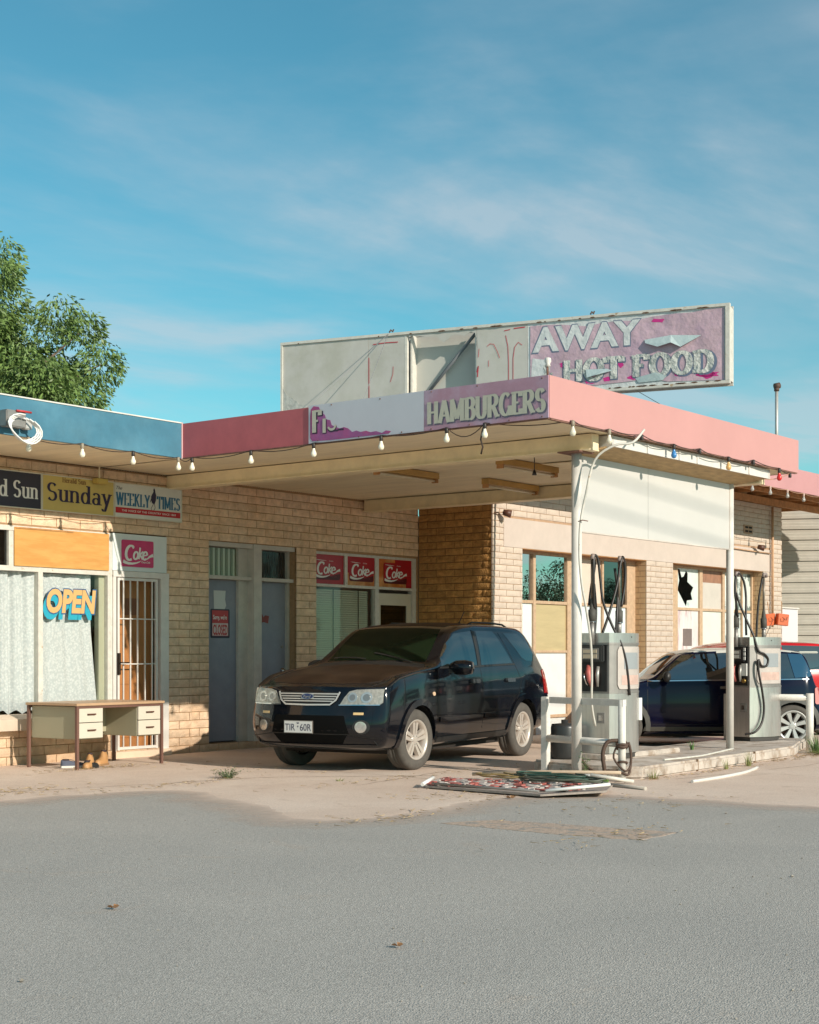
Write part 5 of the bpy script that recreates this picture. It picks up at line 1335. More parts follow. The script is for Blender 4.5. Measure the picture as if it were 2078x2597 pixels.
MB().tube([(20.38, 8.73, 0), (20.38, 8.73, .80)], .052, 18).build('leg', pw, t)
MB().tube([(20.38, 8.73, .74), (20.22, 9.9, .74)], .045, 14).build('top_rail', pw, t)
MB().tube([(20.22, 9.9, 0), (20.22, 9.9, .78)], .05, 18).build('leg', pw, t)
# strap on the near leg
t = thing('tied_strap', 'dark brown strap and hose knotted round the near leg of the guard rail', 'strap', (14.25, 8.15, .3))
c0 = Vector((14.255, 8.19, 0)); brs = M('dark brown strap', (.08, .045, .03), .7)
def ring(z, tilt, r=.052, a0=0, a1=360): return [c0 + Vector((r*math.cos(R(a)), r*math.sin(R(a)), z + tilt*math.cos(R(a-40)))) for a in range(a0, a1+1, 20)]
s_ = MB()
s_.tube(ring(.40, .03), .018, 6).tube(ring(.37, -.03), .016, 6).tube(ring(.20, -.02), .012, 6)
s_.tube(smooth_path([c0 + Vector(q) for q in [(-.02, .04, .44), (-.10, .12, .42), (-.14, .15, .30), (-.13, .14, .16), (-.12, .14, .12)]]), .022, 6)
s_.tube(smooth_path([c0 + Vector(q) for q in [(-.03, .03, .40), (-.07, .06, .26), (-.02, -.05, .12), (.07, -.07, .20), (.08, -.05, .34), (.05, -.05, .40)]]), .011, 6)
s_.tube(smooth_path([c0 + Vector(q) for q in [(.05, -.05, .42), (.07, -.07, .30), (.05, -.07, .14), (.0, -.07, .08), (-.04, -.02, .10), (-.12, .14, .12), (-.14, .18, .0)]]), .014, 6)
s_.tube(smooth_path([(14.5, 8.9, .28), (14.45, 8.7, .10), (14.38, 8.45, .085), (14.30, 8.25, .12)]), .014, 6)
s_.build('strap', brs, t)
# black drum shape filling a dark area behind the rail
t = thing('dark_drum', 'black drum shape behind the guard rail', 'drum', (15.1, 10.2, 0))
MB().lathe([(0, 0), (.15, 0), (.16, .03), (.16, .36), (.15, .40), (.04, .41), (.04, .45), (0, .45)], 20, Matrix.Translation((15.22, 9.50, .141))).build('drum_body', M('black plastic', (.03, .03, .03)), t)

# ------------------------------------------------------------------ street power cables behind the viewer (their soft shadows cross the white sign)
pc_ = M('aluminium cable', (.3, .3, .3), .5)
def along(a, b, x0, x1):
    a, b = Vector(a), Vector(b); d = (b-a)/(b.x-a.x); off = SUN*19.0
    return a + d*(x0-a.x) + off, a + d*(x1-a.x) + off
for (a, b, lab) in (((14.55, 8.86, 2.98), (18.2, 8.86, 2.72), 'lower street power cable'), ((15.9, 8.86, 3.27), (18.2, 8.86, 3.12), 'upper street power cable')):
    p0, p1 = along(a, b, -20, 58)
    tag(MB().tube([p0, p1], .017, 6).build('power_cable', pc_), lab + ' strung between two timber poles behind the viewer', 'cable')
for k, x in enumerate((-22.4, 55.6)):
    t = thing('power_pole', ('left' if k == 0 else 'right') + ' timber power pole across the road behind the viewer', 'pole', (x, -8.3, 0))
    MB().tube([(x, -8.3, 0), (x, -8.3, 14.2 if k == 0 else 9.6)], .14, 12, r2=.10).build('pole', M('timber pole', (.20, .16, .12), .9), t)

# ------------------------------------------------------------------ things on the forecourt by the rail
t = thing('fallen_sign', 'fallen sign panel lying flat, littered with red and white broken tiles', 'sign panel', (12.7, 8.5, 0))
C4 = [Vector((12.33, 9.33, .015)), Vector((12.18, 7.87, .02)), Vector((12.62, 7.42, .05)), Vector((13.22, 7.70, .05)), Vector((13.45, 9.1, .03)), Vector((13.2, 9.65, .02))]
b_ = MB(); vs = [v for v in C4] + [v + Vector((0, 0, .018)) for v in C4]; k = 6
b_.faces(vs, [tuple(range(k-1, -1, -1)), tuple(range(k, 2*k))] + [(a, (a+1) % k, (a+1) % k + k, a+k) for a in range(k)])
b_.build('panel', M('dirty sign panel', (.34, .28, .24), .8, var=.3, vscale=12), t)
rr_ = random.Random(21); tiles = {}
redt = M('weathered red tile', (.42, .12, .10), .6, var=.2, vscale=9); whtt = M('dirty white tile', (.50, .44, .40), .6, var=.15, vscale=9)
for i in range(15):
    for j_ in range(26):
        u_, v_ = i/15, j_/26
        if rr_.random() < .36: continue
        a = (C4[0]*(1-v_) + ((C4[1]+C4[2])/2)*v_); b = (C4[5]*(1-v_) + C4[3]*v_); p = a.lerp(b, .06 + u_*.86) + Vector((0, 0, .019 + rr_.uniform(0, .010)))
        row = (j_ + i//3) % 4
        m_ = redt if (row in (0, 1) and rr_.random() < .8) or rr_.random() < .12 else whtt
        T = Matrix.Translation(p) @ Matrix.Rotation(R(rr_.uniform(-14, 14)), 4, 'Z') @ Matrix.Rotation(R(rr_.uniform(-7, 7)), 4, 'X') @ Matrix.Rotation(R(rr_.uniform(-7, 7)), 4, 'Y')
        o = MB().box((-.032, -.034, 0), (.026, .034, .012), T)
        if (i + j_) % 5 == 0 or i < 2: o.build('tile', m_, t)
        else:
            tiles.setdefault(m_.name, (m_, MB()))[1].faces(o.v, o.f)
for m_, mb in tiles.values(): stuff(mb.build('tile', m_, t, fix=False))
MB().tube([(12.32, 9.36, .045), (12.62, 9.45, .09)], .020, 8).build('tube_light', wht, t); MB().tube([(12.24, 7.85, .07), (12.66, 7.40, .125)], .016, 8).build('tube_light', wht, t)
MB().tube([(12.34, 9.25, .06), (12.2, 7.9, .065)], .012, 8).build('edge_rail', dsteel, t)
t = thing('garden_hose', 'tangled green and yellow garden hose heaped on the fallen sign', 'hose', (13.1, 8.6, .1))
for m_, n_, c0_, rad in ((M('green hose', (.03, .07, .05), .5), 4, (13.12, 8.35), .33), (M('yellow hose', (.32, .22, .09), .6), 2, (13.05, 8.85), .26), (M('dull dark hose', (.10, .11, .08), .5), 3, (12.95, 8.1), .36)):
    for k in range(n_):
        a0 = rr_.uniform(0, 6); q = [(c0_[0] + rr_.uniform(-.03, .03) + .45*rad*(1+.1*k)*math.cos(a0+a*.5), c0_[1] + rad*1.35*(1-.05*k)*math.sin(a0+a*.5) + rr_.uniform(-.02, .02), .10 + .012*k + rr_.uniform(0, .02)) for a in range(12)]
        MB().tube(smooth_path(q, 4), .010, 6).build('coil', m_, t)
tag(MB().tube([(13.55, 9.62, .06), (13.85, 8.95, .10), (14.02, 8.07, .12)], .018, 8).build('timber_pole', M('weathered pole', (.50, .38, .27), .7, var=.2)), 'long weathered pole lying behind the fallen sign up to the guard rail leg', 'pole')
tag(MB().tube([(13.80, 8.30, .10), (14.08, 7.95, .03)], .020, 8).build('white_offcut', oldwhite), 'short white tube propped at the foot of the guard rail', 'pipe')
tag(MB().tube([(13.72, 8.12, .02), (13.52, 7.50, .02)], .020, 8).build('timber_stick', M('grey stick', (.45, .40, .34), .7, var=.2)), 'short grey stick lying on the forecourt right of the fallen sign', 'stick')
tag(MB().tube(smooth_path([(14.58, 7.54, .018), (15.3, 7.56, .018), (16.1, 7.66, .018), (16.86, 7.87, .018)]), .018, 10).build('conduit_length', white), 'loose slightly curved white conduit lying in front of the pump island', 'pipe')
tag(MB().tube(smooth_path([(15.6, 8.42, .152), (16.4, 8.40, .152), (17.2, 8.55, .152), (17.98, 8.72, .152)]), .012, 6).build('conduit_length', oldwhite), 'thin pale conduit lying along the top of the pump island', 'pipe')
t = thing('plastic_tub', 'small translucent plastic tub with a seedling beside the near post', 'tub', (13.95, 8.55, 0))
MB().lathe([(.0, .01), (.085, .01), (.10, .10), (.108, .10), (.092, .0), (0, 0)], 18, Matrix.Translation((13.98, 8.47, 0))).build('tub_body', M('cloudy plastic', (.45, .45, .43), .3, trans=.3), t)

# ------------------------------------------------------------------ desk and shoes
dk = thing('office_desk', 'old office desk with cream drawers and brown steel legs outside the shop window', 'desk', (12.5, 14.45, 0))
da = math.atan2(14.04-13.99, 13.15-11.80)
TD = Matrix.Translation((11.80, 13.98, 0)) @ Matrix.Rotation(da, 4, 'Z')
LD, WD = 1.37, .83
legm = M('brown steel legs', (.16, .08, .06), .5, var=.1); topm = M('wood grain laminate', (.50, .32, .19), .45, var=.12, stretch=(1, 8, 1), vscale=4); pan = M('grey green panel', (.38, .35, .24), .5, var=.03); drw = M('cream drawer front', (.60, .54, .44), .45, var=.03); hnd = M('dark brown handle', (.10, .035, .02), .4)
MB().box((-.03, -.03, .745), (LD+.03, WD+.03, .775), TD).build('desk_top', topm, dk, bevel=.004)
for (x, y) in ((0, 0), (LD, 0), (LD, WD), (0, WD)): MB().box((x-.017, y-.017, 0), (x+.017, y+.017, .744), TD).build('leg', legm, dk)
MB().box((.018, -.012, .715), (LD-.018, .012, .7435), TD).box((.018, WD-.012, .715), (LD-.018, WD+.012, .7435), TD).build('rail', legm, dk)
for (x0, x1) in ((.022, .40), (LD-.40, LD-.022)):
    MB().box((x0, .025, .36), (x0+.012, WD-.03, .735), TD).box((x1-.012, .025, .36), (x1, WD-.03, .735), TD).box((x0+.0125, .025, .355), (x1-.0125, WD-.03, .367), TD).box((x0+.013, WD-.045, .368), (x1-.013, WD-.031, .735), TD).build('pedestal', pan, dk)
    for z in (.368, .553):
        d = MB().box((x0+.004, -.008, z), (x1-.004, .022, z+.176), TD).build('drawer', drw, dk, bevel=.003)
        MB().box(((x0+x1)/2-.062, -.028, z+.085), ((x0+x1)/2+.062, -.010, z+.10), TD).build('handle', hnd, d)
MB().box((.40, .55, .40), (LD-.40, .562, .735), TD).build('modesty_panel', pan, dk)
def shoe(label, loc, rz, body, sole, boot=False):
    t = thing('shoe', label, 'shoe', loc, rz, 'shoes under the desk')
    mb = MB(); mb.smooth = True; n = 14; k = 12; vs = []
    for i in range(n+1):
        s = i/n; x = .28*s
        w = .040 + .008*math.sin(s*3.1) - .028*max(0, (s-.88)/.12)**2 - .012*max(0, .1-s)/.1
        hh = (.105 if boot else .075) - (.045 if boot else .03)*min(1, max(0, (s-.28)/.4)) - .025*max(0, (s-.8)/.2)**2
        if boot and s < .38: hh = .15
        for j in range(k):
            a = math.pi*j/(k-1); vs.append((x, w*math.cos(a)*(.75 if (boot and s < .38 and .2 < j/(k-1) < .8) else 1), .018 + hh*math.sin(a)**.7))
    fs = [(i*k+j, (i+1)*k+j, (i+1)*k+j+1, i*k+j+1) for i in range(n) for j in range(k-1)] + [tuple(range(k)), tuple(n*k+j for j in reversed(range(k)))]
    mb.faces(vs, fs); mb.build('upper', body, t, local=True)
    so2 = MB(); P = [(.28*i/n, .044 + .008*math.sin(i/n*3.1) - .03*max(0, (i/n-.88)/.12)**2) for i in range(n+1)]
    so2.prism([(x-.003, -w) for x, w in P] + [(x-.003, w) for x, w in reversed(P)], (0, 0, 0), (1, 0, 0), (0, 1, 0), (0, 0, 1), .024); so2.build('sole', sole, t, local=True)
    MB().lathe([(.030, 0), (.036, .012), (.030, .02), (.024, .008)], 12, Matrix.Translation((.055, 0, .16 if boot else .082)) @ Matrix.Diagonal((1.3, .85, 1, 1))).build('collar', M('dark collar', (.05, .03, .03), .7), t, local=True)
    MB().tube([(.10, -.02, .10), (.13, .02, .09), (.14, -.02, .085), (.17, .02, .07), (.16, -.03, .07)], .004, 5).build('laces', body, t, local=True)
    return t
wsole = M('white sole', (.62, .60, .55), .6); bt = M('tan boot leather', (.48, .25, .10), .6, var=.15)
shoe('blue grey canvas sneaker with white sole under the desk', (11.93, 14.42, .004), R(-28), M('blue grey canvas', (.09, .10, .14), .8), wsole)
shoe('black scuffed shoe behind the near desk leg', (11.98, 14.05, .004), R(20), M('black shoe', (.02, .02, .02), .6), M('black sole', (.02, .02, .02), .6))
shoe('tan work boot standing behind the black shoe', (12.17, 14.16, .004), R(215), bt, M('tan sole', (.30, .17, .08)), True)
shoe('tan work boot standing alone at the right under the desk', (12.62, 14.42, .004), R(205), bt, M('tan sole', (.30, .17, .08)), True)

# ------------------------------------------------------------------ weeds
def weed(label, loc, n, hgt, spread, m, seed, wid=.006, name='weed', curl=.5, group=None, leafy=False):
    r = random.Random(seed); t = MB()
    for k in range(n):
        a = r.uniform(0, 6.283); d0 = spread*.35*math.sqrt(r.random()); L_ = hgt*r.uniform(.45, 1); lean = spread*r.uniform(.1, 1)
        bx, by = d0*math.cos(a), d0*math.sin(a); px_, py_ = -math.sin(a)*wid, math.cos(a)*wid
        pts = []
        for i in range(4):
            s = i/3; pts.append((bx + math.cos(a)*lean*s**1.5, by + math.sin(a)*lean*s**1.5, L_*(s - curl*.35*s*s)))
        for i in range(3):
            w0, w1 = 1-i/3, 1-(i+1)/3
            t.poly([(pts[i][0]-px_*w0, pts[i][1]-py_*w0, pts[i][2]), (pts[i][0]+px_*w0, pts[i][1]+py_*w0, pts[i][2]), (pts[i+1][0]+px_*w1, pts[i+1][1]+py_*w1, pts[i+1][2]), (pts[i+1][0]-px_*w1, pts[i+1][1]-py_*w1, pts[i+1][2])])
        if leafy:
            for q in range(5):
                s = r.uniform(.3, 1); c = Vector(pts[1]).lerp(Vector(pts[3]), s); b_ = r.uniform(0, 6.28); ll = r.uniform(.012, .03)
                e = Vector((math.cos(b_)*ll, math.sin(b_)*ll, r.uniform(-.3, .6)*ll)); sd_ = Vector((-math.sin(b_), math.cos(b_), 0))*ll*.35
                t.poly([c, c+e*.5+sd_, c+e, c+e*.5-sd_])
    o = t.build(name, m, None, fix=False); o.location = loc
    return tag(o, label, 'plant', group)
gr1 = M('grey green leaves', (.13, .17, .075), .7, var=.25, vscale=30); gr2 = M('bright green leaves', (.10, .19, .05), .6, var=.25, vscale=30); gr3 = M('yellow green grass', (.24, .25, .08), .7, var=.25, vscale=30); dry = M('dry straw', (.42, .30, .16), .8, var=.3, vscale=20)
weed('bushy grey green weed growing alone from the concrete in front of the black car', (12.05, 11.80, 0), 90, .13, .17, gr1, 1, .004, leafy=True)
weed('tall thin green seedling beside the plastic tub', (13.98, 8.47, .02), 16, .36, .06, gr2, 2, .004, leafy=True, curl=.1)
weed('broad leaved green weed at the foot of the guard rail', (14.12, 8.32, 0), 14, .13, .10, gr2, 3, .022)
weed('spiky grass tuft at the kerb just right of the guard rail', (14.75, 8.08, 0), 34, .16, .13, gr3, 4, .004)
weed('grass tuft at the kerb left of the far white post', (16.55, 8.12, 0), 26, .20, .07, gr3, 5, .004)
weed('taller grass tuft at the kerb close to the far white post', (17.15, 8.12, 0), 40, .27, .10, gr3, 6, .004)
weed('small green weed on the island top under the blue hatchback door', (17.6, 9.1, .14), 12, .18, .07, gr2, 7, .01)
weed('large grass clump under the right guard rail', (20.0, 8.45, 0), 120, .38, .30, gr2, 8, .006)
weed('second grass clump at the far right edge', (20.7, 8.35, 0), 140, .26, .45, gr3, 9, .007)
weed('mat of yellowing grass at the end of the kerb', (19.75, 8.15, 0), 200, .10, .55, gr3, 12, .006)
weed('small weed between the guard rail leg and the drum', (14.62, 9.15, 0), 12, .14, .05, gr2, 10, .01)
weed('tiny weed in a crack left of the fallen sign', (12.5, 10.6, 0), 30, .05, .10, gr3, 11, .004)
# scattered debris: straw along the cracks, gravel, leaves
r = random.Random(77); db = MB(); 
def straw(cx_, cy_, sx, sy, n, L_=.06):
    for _ in range(n):
        x = cx_ + r.gauss(0, sx); y = cy_ + r.gauss(0, sy); a = r.uniform(0, 3.14); l = r.uniform(.3, 1)*L_; z = .012 + r.uniform(0, .006)
        d = Vector((math.cos(a)*l, math.sin(a)*l, 0)); s_ = Vector((-math.sin(a), math.cos(a), 0))*r.uniform(.0015, .004); c = Vector((x, y, z))
        db.poly([c-d-s_, c+d-s_, c+d+s_+Vector((0, 0, .006)), c-d+s_])
for (cx_, cy_, sx, sy, n) in ((9.4, 12.3, .5, .25, 130), (12.2, 14.0, .5, .12, 110), (10.9, 11.6, .7, .12, 60), (12.0, 8.6, .4, .3, 60), (10.1, 7.9, .5, .15, 60), (13.2, 10.3, 1.2, .1, 60), (15.8, 8.05, 1.2, .05, 90), (18.4, 8.2, .6, .06, 60), (12.1, 7.0, .8, .4, 60), (16.5, 8.8, 1.0, .15, 70), (19.6, 8.3, .4, .15, 120), (13, 12.5, .3, 1.0, 40), (10.0, 5.8, .5, .2, 50)): straw(cx_, cy_, sx, sy, n)
stuff(tag(db.build('straw_litter', dry, fix=False), 'dry straw and bark litter strewn on the concrete', 'litter'))
gb = MB(); pm = M('small stones', (.34, .30, .25), .9, var=.4, vscale=3)
for _ in range(420):
    x = r.uniform(2.5, 15); y = r.uniform(1.5, 9.5); s_ = r.uniform(.003, .008) * (2.0 if r.random() < .06 else 1)
    c = Vector((x, y, s_*.5)); vs = [c + Vector((r.uniform(.7, 1.2)*s_*q[0], r.uniform(.7, 1.2)*s_*q[1], q[2]*s_*.6)) for q in ((1, 0, 0), (0, 1, 0), (-1, 0, 0), (0, -1, 0), (0, 0, 1), (0, 0, -1))]
    gb.faces(vs, [(0,1,4),(1,2,4),(2,3,4),(3,0,4),(1,0,5),(2,1,5),(3,2,5),(0,3,5)])
stuff(tag(gb.build('gravel', pm, fix=False), 'loose stones scattered over the asphalt', 'gravel'))
lf = M('curled brown leaf', (.28, .14, .06), .7)
for (x, y, s_, lab) in ((5.52, 6.25, .035, 'curled brown leaf on the asphalt at the left edge'), (5.6, 4.4, .03, 'small brown leaf on the asphalt at lower left'), (6.6, 2.05, .022, 'tiny dry leaf on the asphalt at lower right'), (11.95, 8.05, .05, 'clump of dry leaf litter before the fallen sign')):
    b_ = MB(); c = Vector((x, y, .012)); N_ = 8
    for k in range(5):
        a = k*1.3; e = Vector((math.cos(a), math.sin(a), 0))*s_; w_ = Vector((-math.sin(a), math.cos(a), 0))*s_*.4
        b_.poly([c, c+e*.5+w_+Vector((0,0,s_*.5)), c+e+Vector((0,0,s_*.3)), c+e*.5-w_])
    tag(b_.build('dead_leaf', lf, fix=False), lab, 'leaf')

# ------------------------------------------------------------------ trees
def tree(name, label, base, zc, rx, rz_, nclump, nleaf, seed, leafm, leaf=.10, group=None):
    r = random.Random(seed); t = thing(name, label, 'tree', base, 0, group)
    bx, by = base[0], base[1]
    tk = MB(); bark = M('grey brown bark', (.16, .11, .08), .9, var=.3, bump=.8, bscale=20)
    tk.tube([(bx, by, 0), (bx+.1, by, zc*.35), (bx, by+.1, zc*.7), (bx, by, zc)], .26, 12, r2=.12)
    cl_ = []
    for k in range(nclump):
        u_ = r.uniform(-1, 1); a = r.uniform(0, 6.283); q = r.uniform(.25, 1.0)**.6; s_ = math.sqrt(1-u_*u_)
        lob = 1 + .16*math.sin(3*a+seed) + .12*math.sin(5*u_+2*a)
        cl_.append(Vector((bx + rx*q*lob*s_*math.cos(a), by + rx*q*lob*s_*math.sin(a), zc + rz_*q*lob*u_)))
    for c in cl_[::3]:
        m0 = Vector((bx, by, zc - rz_*.4)); mid = m0.lerp(c, .5) + Vector((0, 0, .25))
        tk.tube([m0, mid, c], .06, 6, r2=.012)
    tk.build('trunk', bark, t)
    lv = MB(); V = lv.v; F = lv.f
    for c in cl_:
        rr0 = r.uniform(.34, .62)*rx/3.1
        for k in range(nleaf):
            d = Vector((r.gauss(0, 1), r.gauss(0, 1), r.gauss(0, .8))); d.normalize(); p = c + d*rr0*(r.uniform(.2, 1.0)**.5)*1.05
            dn = Vector((d.x*.7 + r.uniform(-.5, .5), d.y*.7 + r.uniform(-.5, .5), -.55 + r.uniform(-.5, .6))); dn.normalize()
            sd_ = dn.cross(Vector((r.uniform(-1, 1), r.uniform(-1, 1), r.uniform(-1, 1)))); 
            if sd_.length < .1: continue
            sd_.normalize(); l = leaf*r.uniform(.6, 1.3); w_ = l*.16
            lv.poly([p, p + dn*l*.5 + sd_*w_, p + dn*l, p + dn*l*.5 - sd_*w_])
    stuff(lv.build('crown', leafm, t, fix=False))
    return t
leafm = M('grey green foliage', (.16, .24, .06), .5, var=.35, vscale=2.2, col2=(.08, .13, .03), mscale=8)
tc_ = FW*28 + RT*(-8.35)
tree('pepper_tree', 'bushy light green tree rising behind the blue roof edge at the left', (tc_.x, tc_.y, 0), 5.62, 3.1, 2.45, 250, 760, 5, leafm, .115)
# roadside trees across the road, seen only as reflections in paint and glass
dkf = M('far foliage', (.07, .10, .04), .8, var=.3)
for k in range(9):
    a = R(-75 + 13.5*k); d = 46 + 6*math.sin(k*2.1)
    p = (14 + d*math.cos(a), 8 + d*math.sin(a) if math.sin(a) < .05 else 8, 0)
    if math.sin(a) > -.02: continue
    tree('roadside_tree', 'dark roadside tree across the road, ' + ['','first','second','third','fourth','fifth','sixth','seventh','eighth'][k] + ' of the row counted from the left', p, 3.0, 3.0 + (k % 3)*.5, 2.3 + (k % 2)*.8, 60, 280, 20+k, dkf, .17, 'roadside trees across the road')

# ------------------------------------------------------------------ cars
def interp(tab, x):
    def lin(x):
        if x <= tab[0][0]: return tab[0][1]
        for (a, va), (b, vb_) in zip(tab[:-1], tab[1:]):
            if x <= b: return va + (vb_-va)*(x-a)/(b-a)
        return tab[-1][1]
    return sum(lin(x+d) for d in (-.05, -.025, 0, .025, .05))/5

class Car:
    def __init__(s, P, root, paint):
        s.P = P; s.root = root
        L = P['L']; nb_ = 6; vs = []; rings = []
        st = sorted(set([round(L*i/64, 4) for i in range(65)]))
        s.ns = len(st); 
        def section(x):
            zt = interp(P['zt'], x); zb = interp(P['zb'], x); Wd = interp(P['W'], x); be = min(interp(P['belt'], x), zt-.03)
            Wb = Wd*P.get('wb', .955); wt = Wb - P['tumble']*(zt-be); cr = P['crown']
            pts = []
            for i in range(nb_): pts.append((Wd*.9*i/(nb_-1), zb))
            for (a, b) in ((.965, .14), (.99, .30), (1.0, .50), (.998, .68), (.985, .86), (.967, .96)): pts.append((Wd*a, zb + (be-zb)*b))
            pts.append((Wb, be))
            for q in P.get('qs', (.22, .5, .76, .93)): pts.append((Wb + (wt-Wb)*q + P.get('bulge', .02)*math.sin(q*3.14), be + (zt-be)*q*.97))
            for i in range(nb_): 
                y = wt*P.get('te', .955)*(1-i/(nb_-1)); pts.append((y, zt - cr*(y/wt)**2 - (.012 if i == 0 and not P.get('te') else 0)))
            return pts
        def warp(x, y, z):
            fd = max(0, 1-x/P['fd'])**1.6; rd = max(0, 1-(L-x)/P['rd'])**1.6
            ay = abs(y)/P['hw']
            xx = x + fd*(interp(P['gf'], z) + P['planf']*ay**3.2) - rd*(interp(P['gr'], z) + P['planr']*ay**3.5)
            cz = P['cowl']; xx += P['cowlk']*(ay**2)*math.exp(-((x-cz)/.45)**2) * min(1, max(0, (z-P['belt0'])/.1))
            return xx
        secs = [section(x) for x in st]; n = len(secs[0])
        for x, sc_ in zip(st, secs):
            ring = []
            for (y, z) in sc_: ring.append((warp(x, y, z), y, z))
            for (y, z) in sc_[-2:0:-1]: ring.append((warp(x, y, z), -y, z))
            rings.append(ring)
        m = len(rings[0]); vs = [p for r_ in rings for p in r_]; fs = []
        for i in range(len(rings)-1):
            for j in range(m): fs.append((i*m+j, i*m+(j+1) % m, (i+1)*m+(j+1) % m, (i+1)*m+j))
        def capgrid(i, flip):
            sc_ = secs[i]; x = st[i]; idx = {}; rows = []
            k0, k1 = nb_-1, n-nb_
            for k in range(k0, k1+1):
                w_, z = sc_[k]; row = []
                for j in range(-(nb_-1), nb_):
                    f_ = j/(nb_-1)
                    if abs(j) == nb_-1:
                        row.append(i*m + (k if j > 0 else m-k))
                    elif k == k0: row.append(i*m + (abs(j) if j >= 0 else m-abs(j)) if abs(j) else i*m)
                    elif k == k1:
                        a = n-1-abs(j); row.append(i*m + (a if j >= 0 else m-a))
                    else:
                        vs.append((warp(x, w_*f_, z + (P['crown']*0)), w_*f_, z)); row.append(len(vs)-1)
                rows.append(row)
            for a in range(len(rows)-1):
                for b in range(len(rows[0])-1):
                    q = (rows[a][b], rows[a][b+1], rows[a+1][b+1], rows[a+1][b]); fs.append(q if flip else q[::-1])
        capgrid(0, False); capgrid(len(st)-1, True)
        me = bpy.data.meshes.new('body'); me.from_pydata(vs, [], fs)
        me.materials.append(paint)
        bm = bmesh.new(); bm.from_mesh(me); bmesh.ops.remove_doubles(bm, verts=bm.verts, dist=1e-5); bmesh.ops.recalc_face_normals(bm, faces=bm.faces)
        for f in bm.faces: f.smooth = True
        bm.to_mesh(me); bm.free()
        ob = bpy.data.objects.new('tmpbody', me); COL.objects.link(ob)
        sub = ob.modifiers.new('s', 'SUBSURF'); sub.levels = 1; sub.render_levels = 1
        # full (uncut) surface for patch projection
        dg = bpy.context.evaluated_depsgraph_get(); full = bpy.data.meshes.new_from_object(ob.evaluated_get(dg))
        s.bvh = BVHTree.FromPolygons([v.co for v in full.vertices], [tuple(p.vertices) for p in full.polygons])
        # wheel arches
        mb = MB()
        for ax in P['axles']:
            for sy in (-1, 1):
                T = Matrix.Translation((ax, sy*(P['hw']-.16), P['wr'])) @ Matrix.Rotation(R(90), 4, 'X')
                prof = [(0, -.22), (P['ar'], -.22), (P['ar'], .22), (0, .22)]; seg = 40; i0 = len(mb.v)
                for hh in (-.22, .22):
                    for k in range(seg): 
                        a = 2*math.pi*k/seg; mb.v.append(tuple(T @ Vector((P['ar']*math.cos(a), P['ar']*math.sin(a), hh))))
                mb.f.append(tuple(i0+k for k in range(seg))[::-1]); mb.f.append(tuple(i0+seg+k for k in range(seg)))
                mb.mi += [0, 0]; mb.sm += [False, False]
                for k in range(seg): mb.f.append((i0+k, i0+(k+1) % seg, i0+seg+(k+1) % seg, i0+seg+k)); mb.mi.append(0); mb.sm.append(False)
        cut = mb.build('tmpcut', black)
        bo = ob.modifiers.new('b', 'BOOLEAN'); bo.object = cut; bo.operation = 'DIFFERENCE'; bo.solver = 'EXACT'
        bo.material_mode = 'TRANSFER'
        dg = bpy.context.evaluated_depsgraph_get(); dg.update()
        fin = bpy.data.meshes.new_from_object(ob.evaluated_get(dg)); fin.name = 'body'
        bpy.data.objects.remove(ob); bpy.data.objects.remove(cut); bpy.data.meshes.remove(full)
        s.body = link(bpy.data.objects.new('body', fin), root, local=True)
        if P.get('roofmat'):
            fin.materials.append(P['roofmat']); k = len(fin.materials)-1
            for p in fin.polygons:
                if p.center.z > 1.372 and 1.44 < p.center.x < 3.42: p.material_index = k
    def cast(s, ax, a, b, side):
        if ax == 'y': o, d = Vector((a, side*3, b)), Vector((0, -side, 0))
        elif ax == 'z': o, d = Vector((a, b, 4)), Vector((0, 0, -1))
        elif ax == 'x': o, d = Vector((-3, a, b)), Vector((1, 0, 0))
        else: o, d = Vector((s.P['L']+3, a, b)), Vector((-1, 0, 0))
        h_ = s.bvh.ray_cast(o, d)
        if h_[0] is None:
            h2 = s.bvh.find_nearest(o + d*3); return h2[0], -d
        nn = h_[1]
        if nn.dot(d) > 0: nn = -nn
        return h_[0], nn
    def patch(s, name, ax, pts, m, off=.004, side=-1, step=.07, parent=None, rim=.012, smooth=True, both=False):
        bm = bmesh.new(); v_ = [bm.verts.new((p[0], p[1], 0)) for p in pts]; bm.faces.new(v_)
        xs = [p[0] for p in pts]; ys = [p[1] for p in pts]
        for (lo, hi, nrm) in ((min(xs), max(xs), (1, 0, 0)), (min(ys), max(ys), (0, 1, 0))):
            k = int((hi-lo)/step)
            for i in range(1, k+1):
                c = lo + (hi-lo)*i/(k+1)
                bmesh.ops.bisect_plane(bm, geom=bm.verts[:]+bm.edges[:]+bm.faces[:], plane_co=(c*nrm[0], c*nrm[1], 0), plane_no=nrm, dist=1e-6)
        bmesh.ops.triangulate(bm, faces=[f for f in bm.faces if len(f.verts) > 4])
        for v in bm.verts:
            h_, nn = s.cast(ax, v.co.x, v.co.y, side); v.co = h_ + nn*off; 
        be_ = [e for e in bm.edges if len(e.link_faces) == 1]
        r = bmesh.ops.extrude_edge_only(bm, edges=be_)
        d = {'y': Vector((0, -side, 0)), 'z': Vector((0, 0, -1)), 'x': Vector((1, 0, 0)), 'r': Vector((-1, 0, 0))}[ax]
        for g in r['geom']:
            if isinstance(g, bmesh.types.BMVert): g.co += d*rim
        bmesh.ops.recalc_face_normals(bm, faces=bm.faces)
        c_ = sum((f.normal*f.calc_area() for f in bm.faces), Vector())
        if c_.dot(d) > 0: bmesh.ops.reverse_faces(bm, faces=bm.faces)
        me = bpy.data.meshes.new(name); bm.to_mesh(me); bm.free(); me.materials.append(m)
        o = link(bpy.data.objects.new(name, me), s.root, local=True)
        if smooth:
            for p in me.polygons: p.use_smooth = p.area > 0 and True
            try: me.set_sharp_from_angle(angle=R(35))
            except Exception: pass
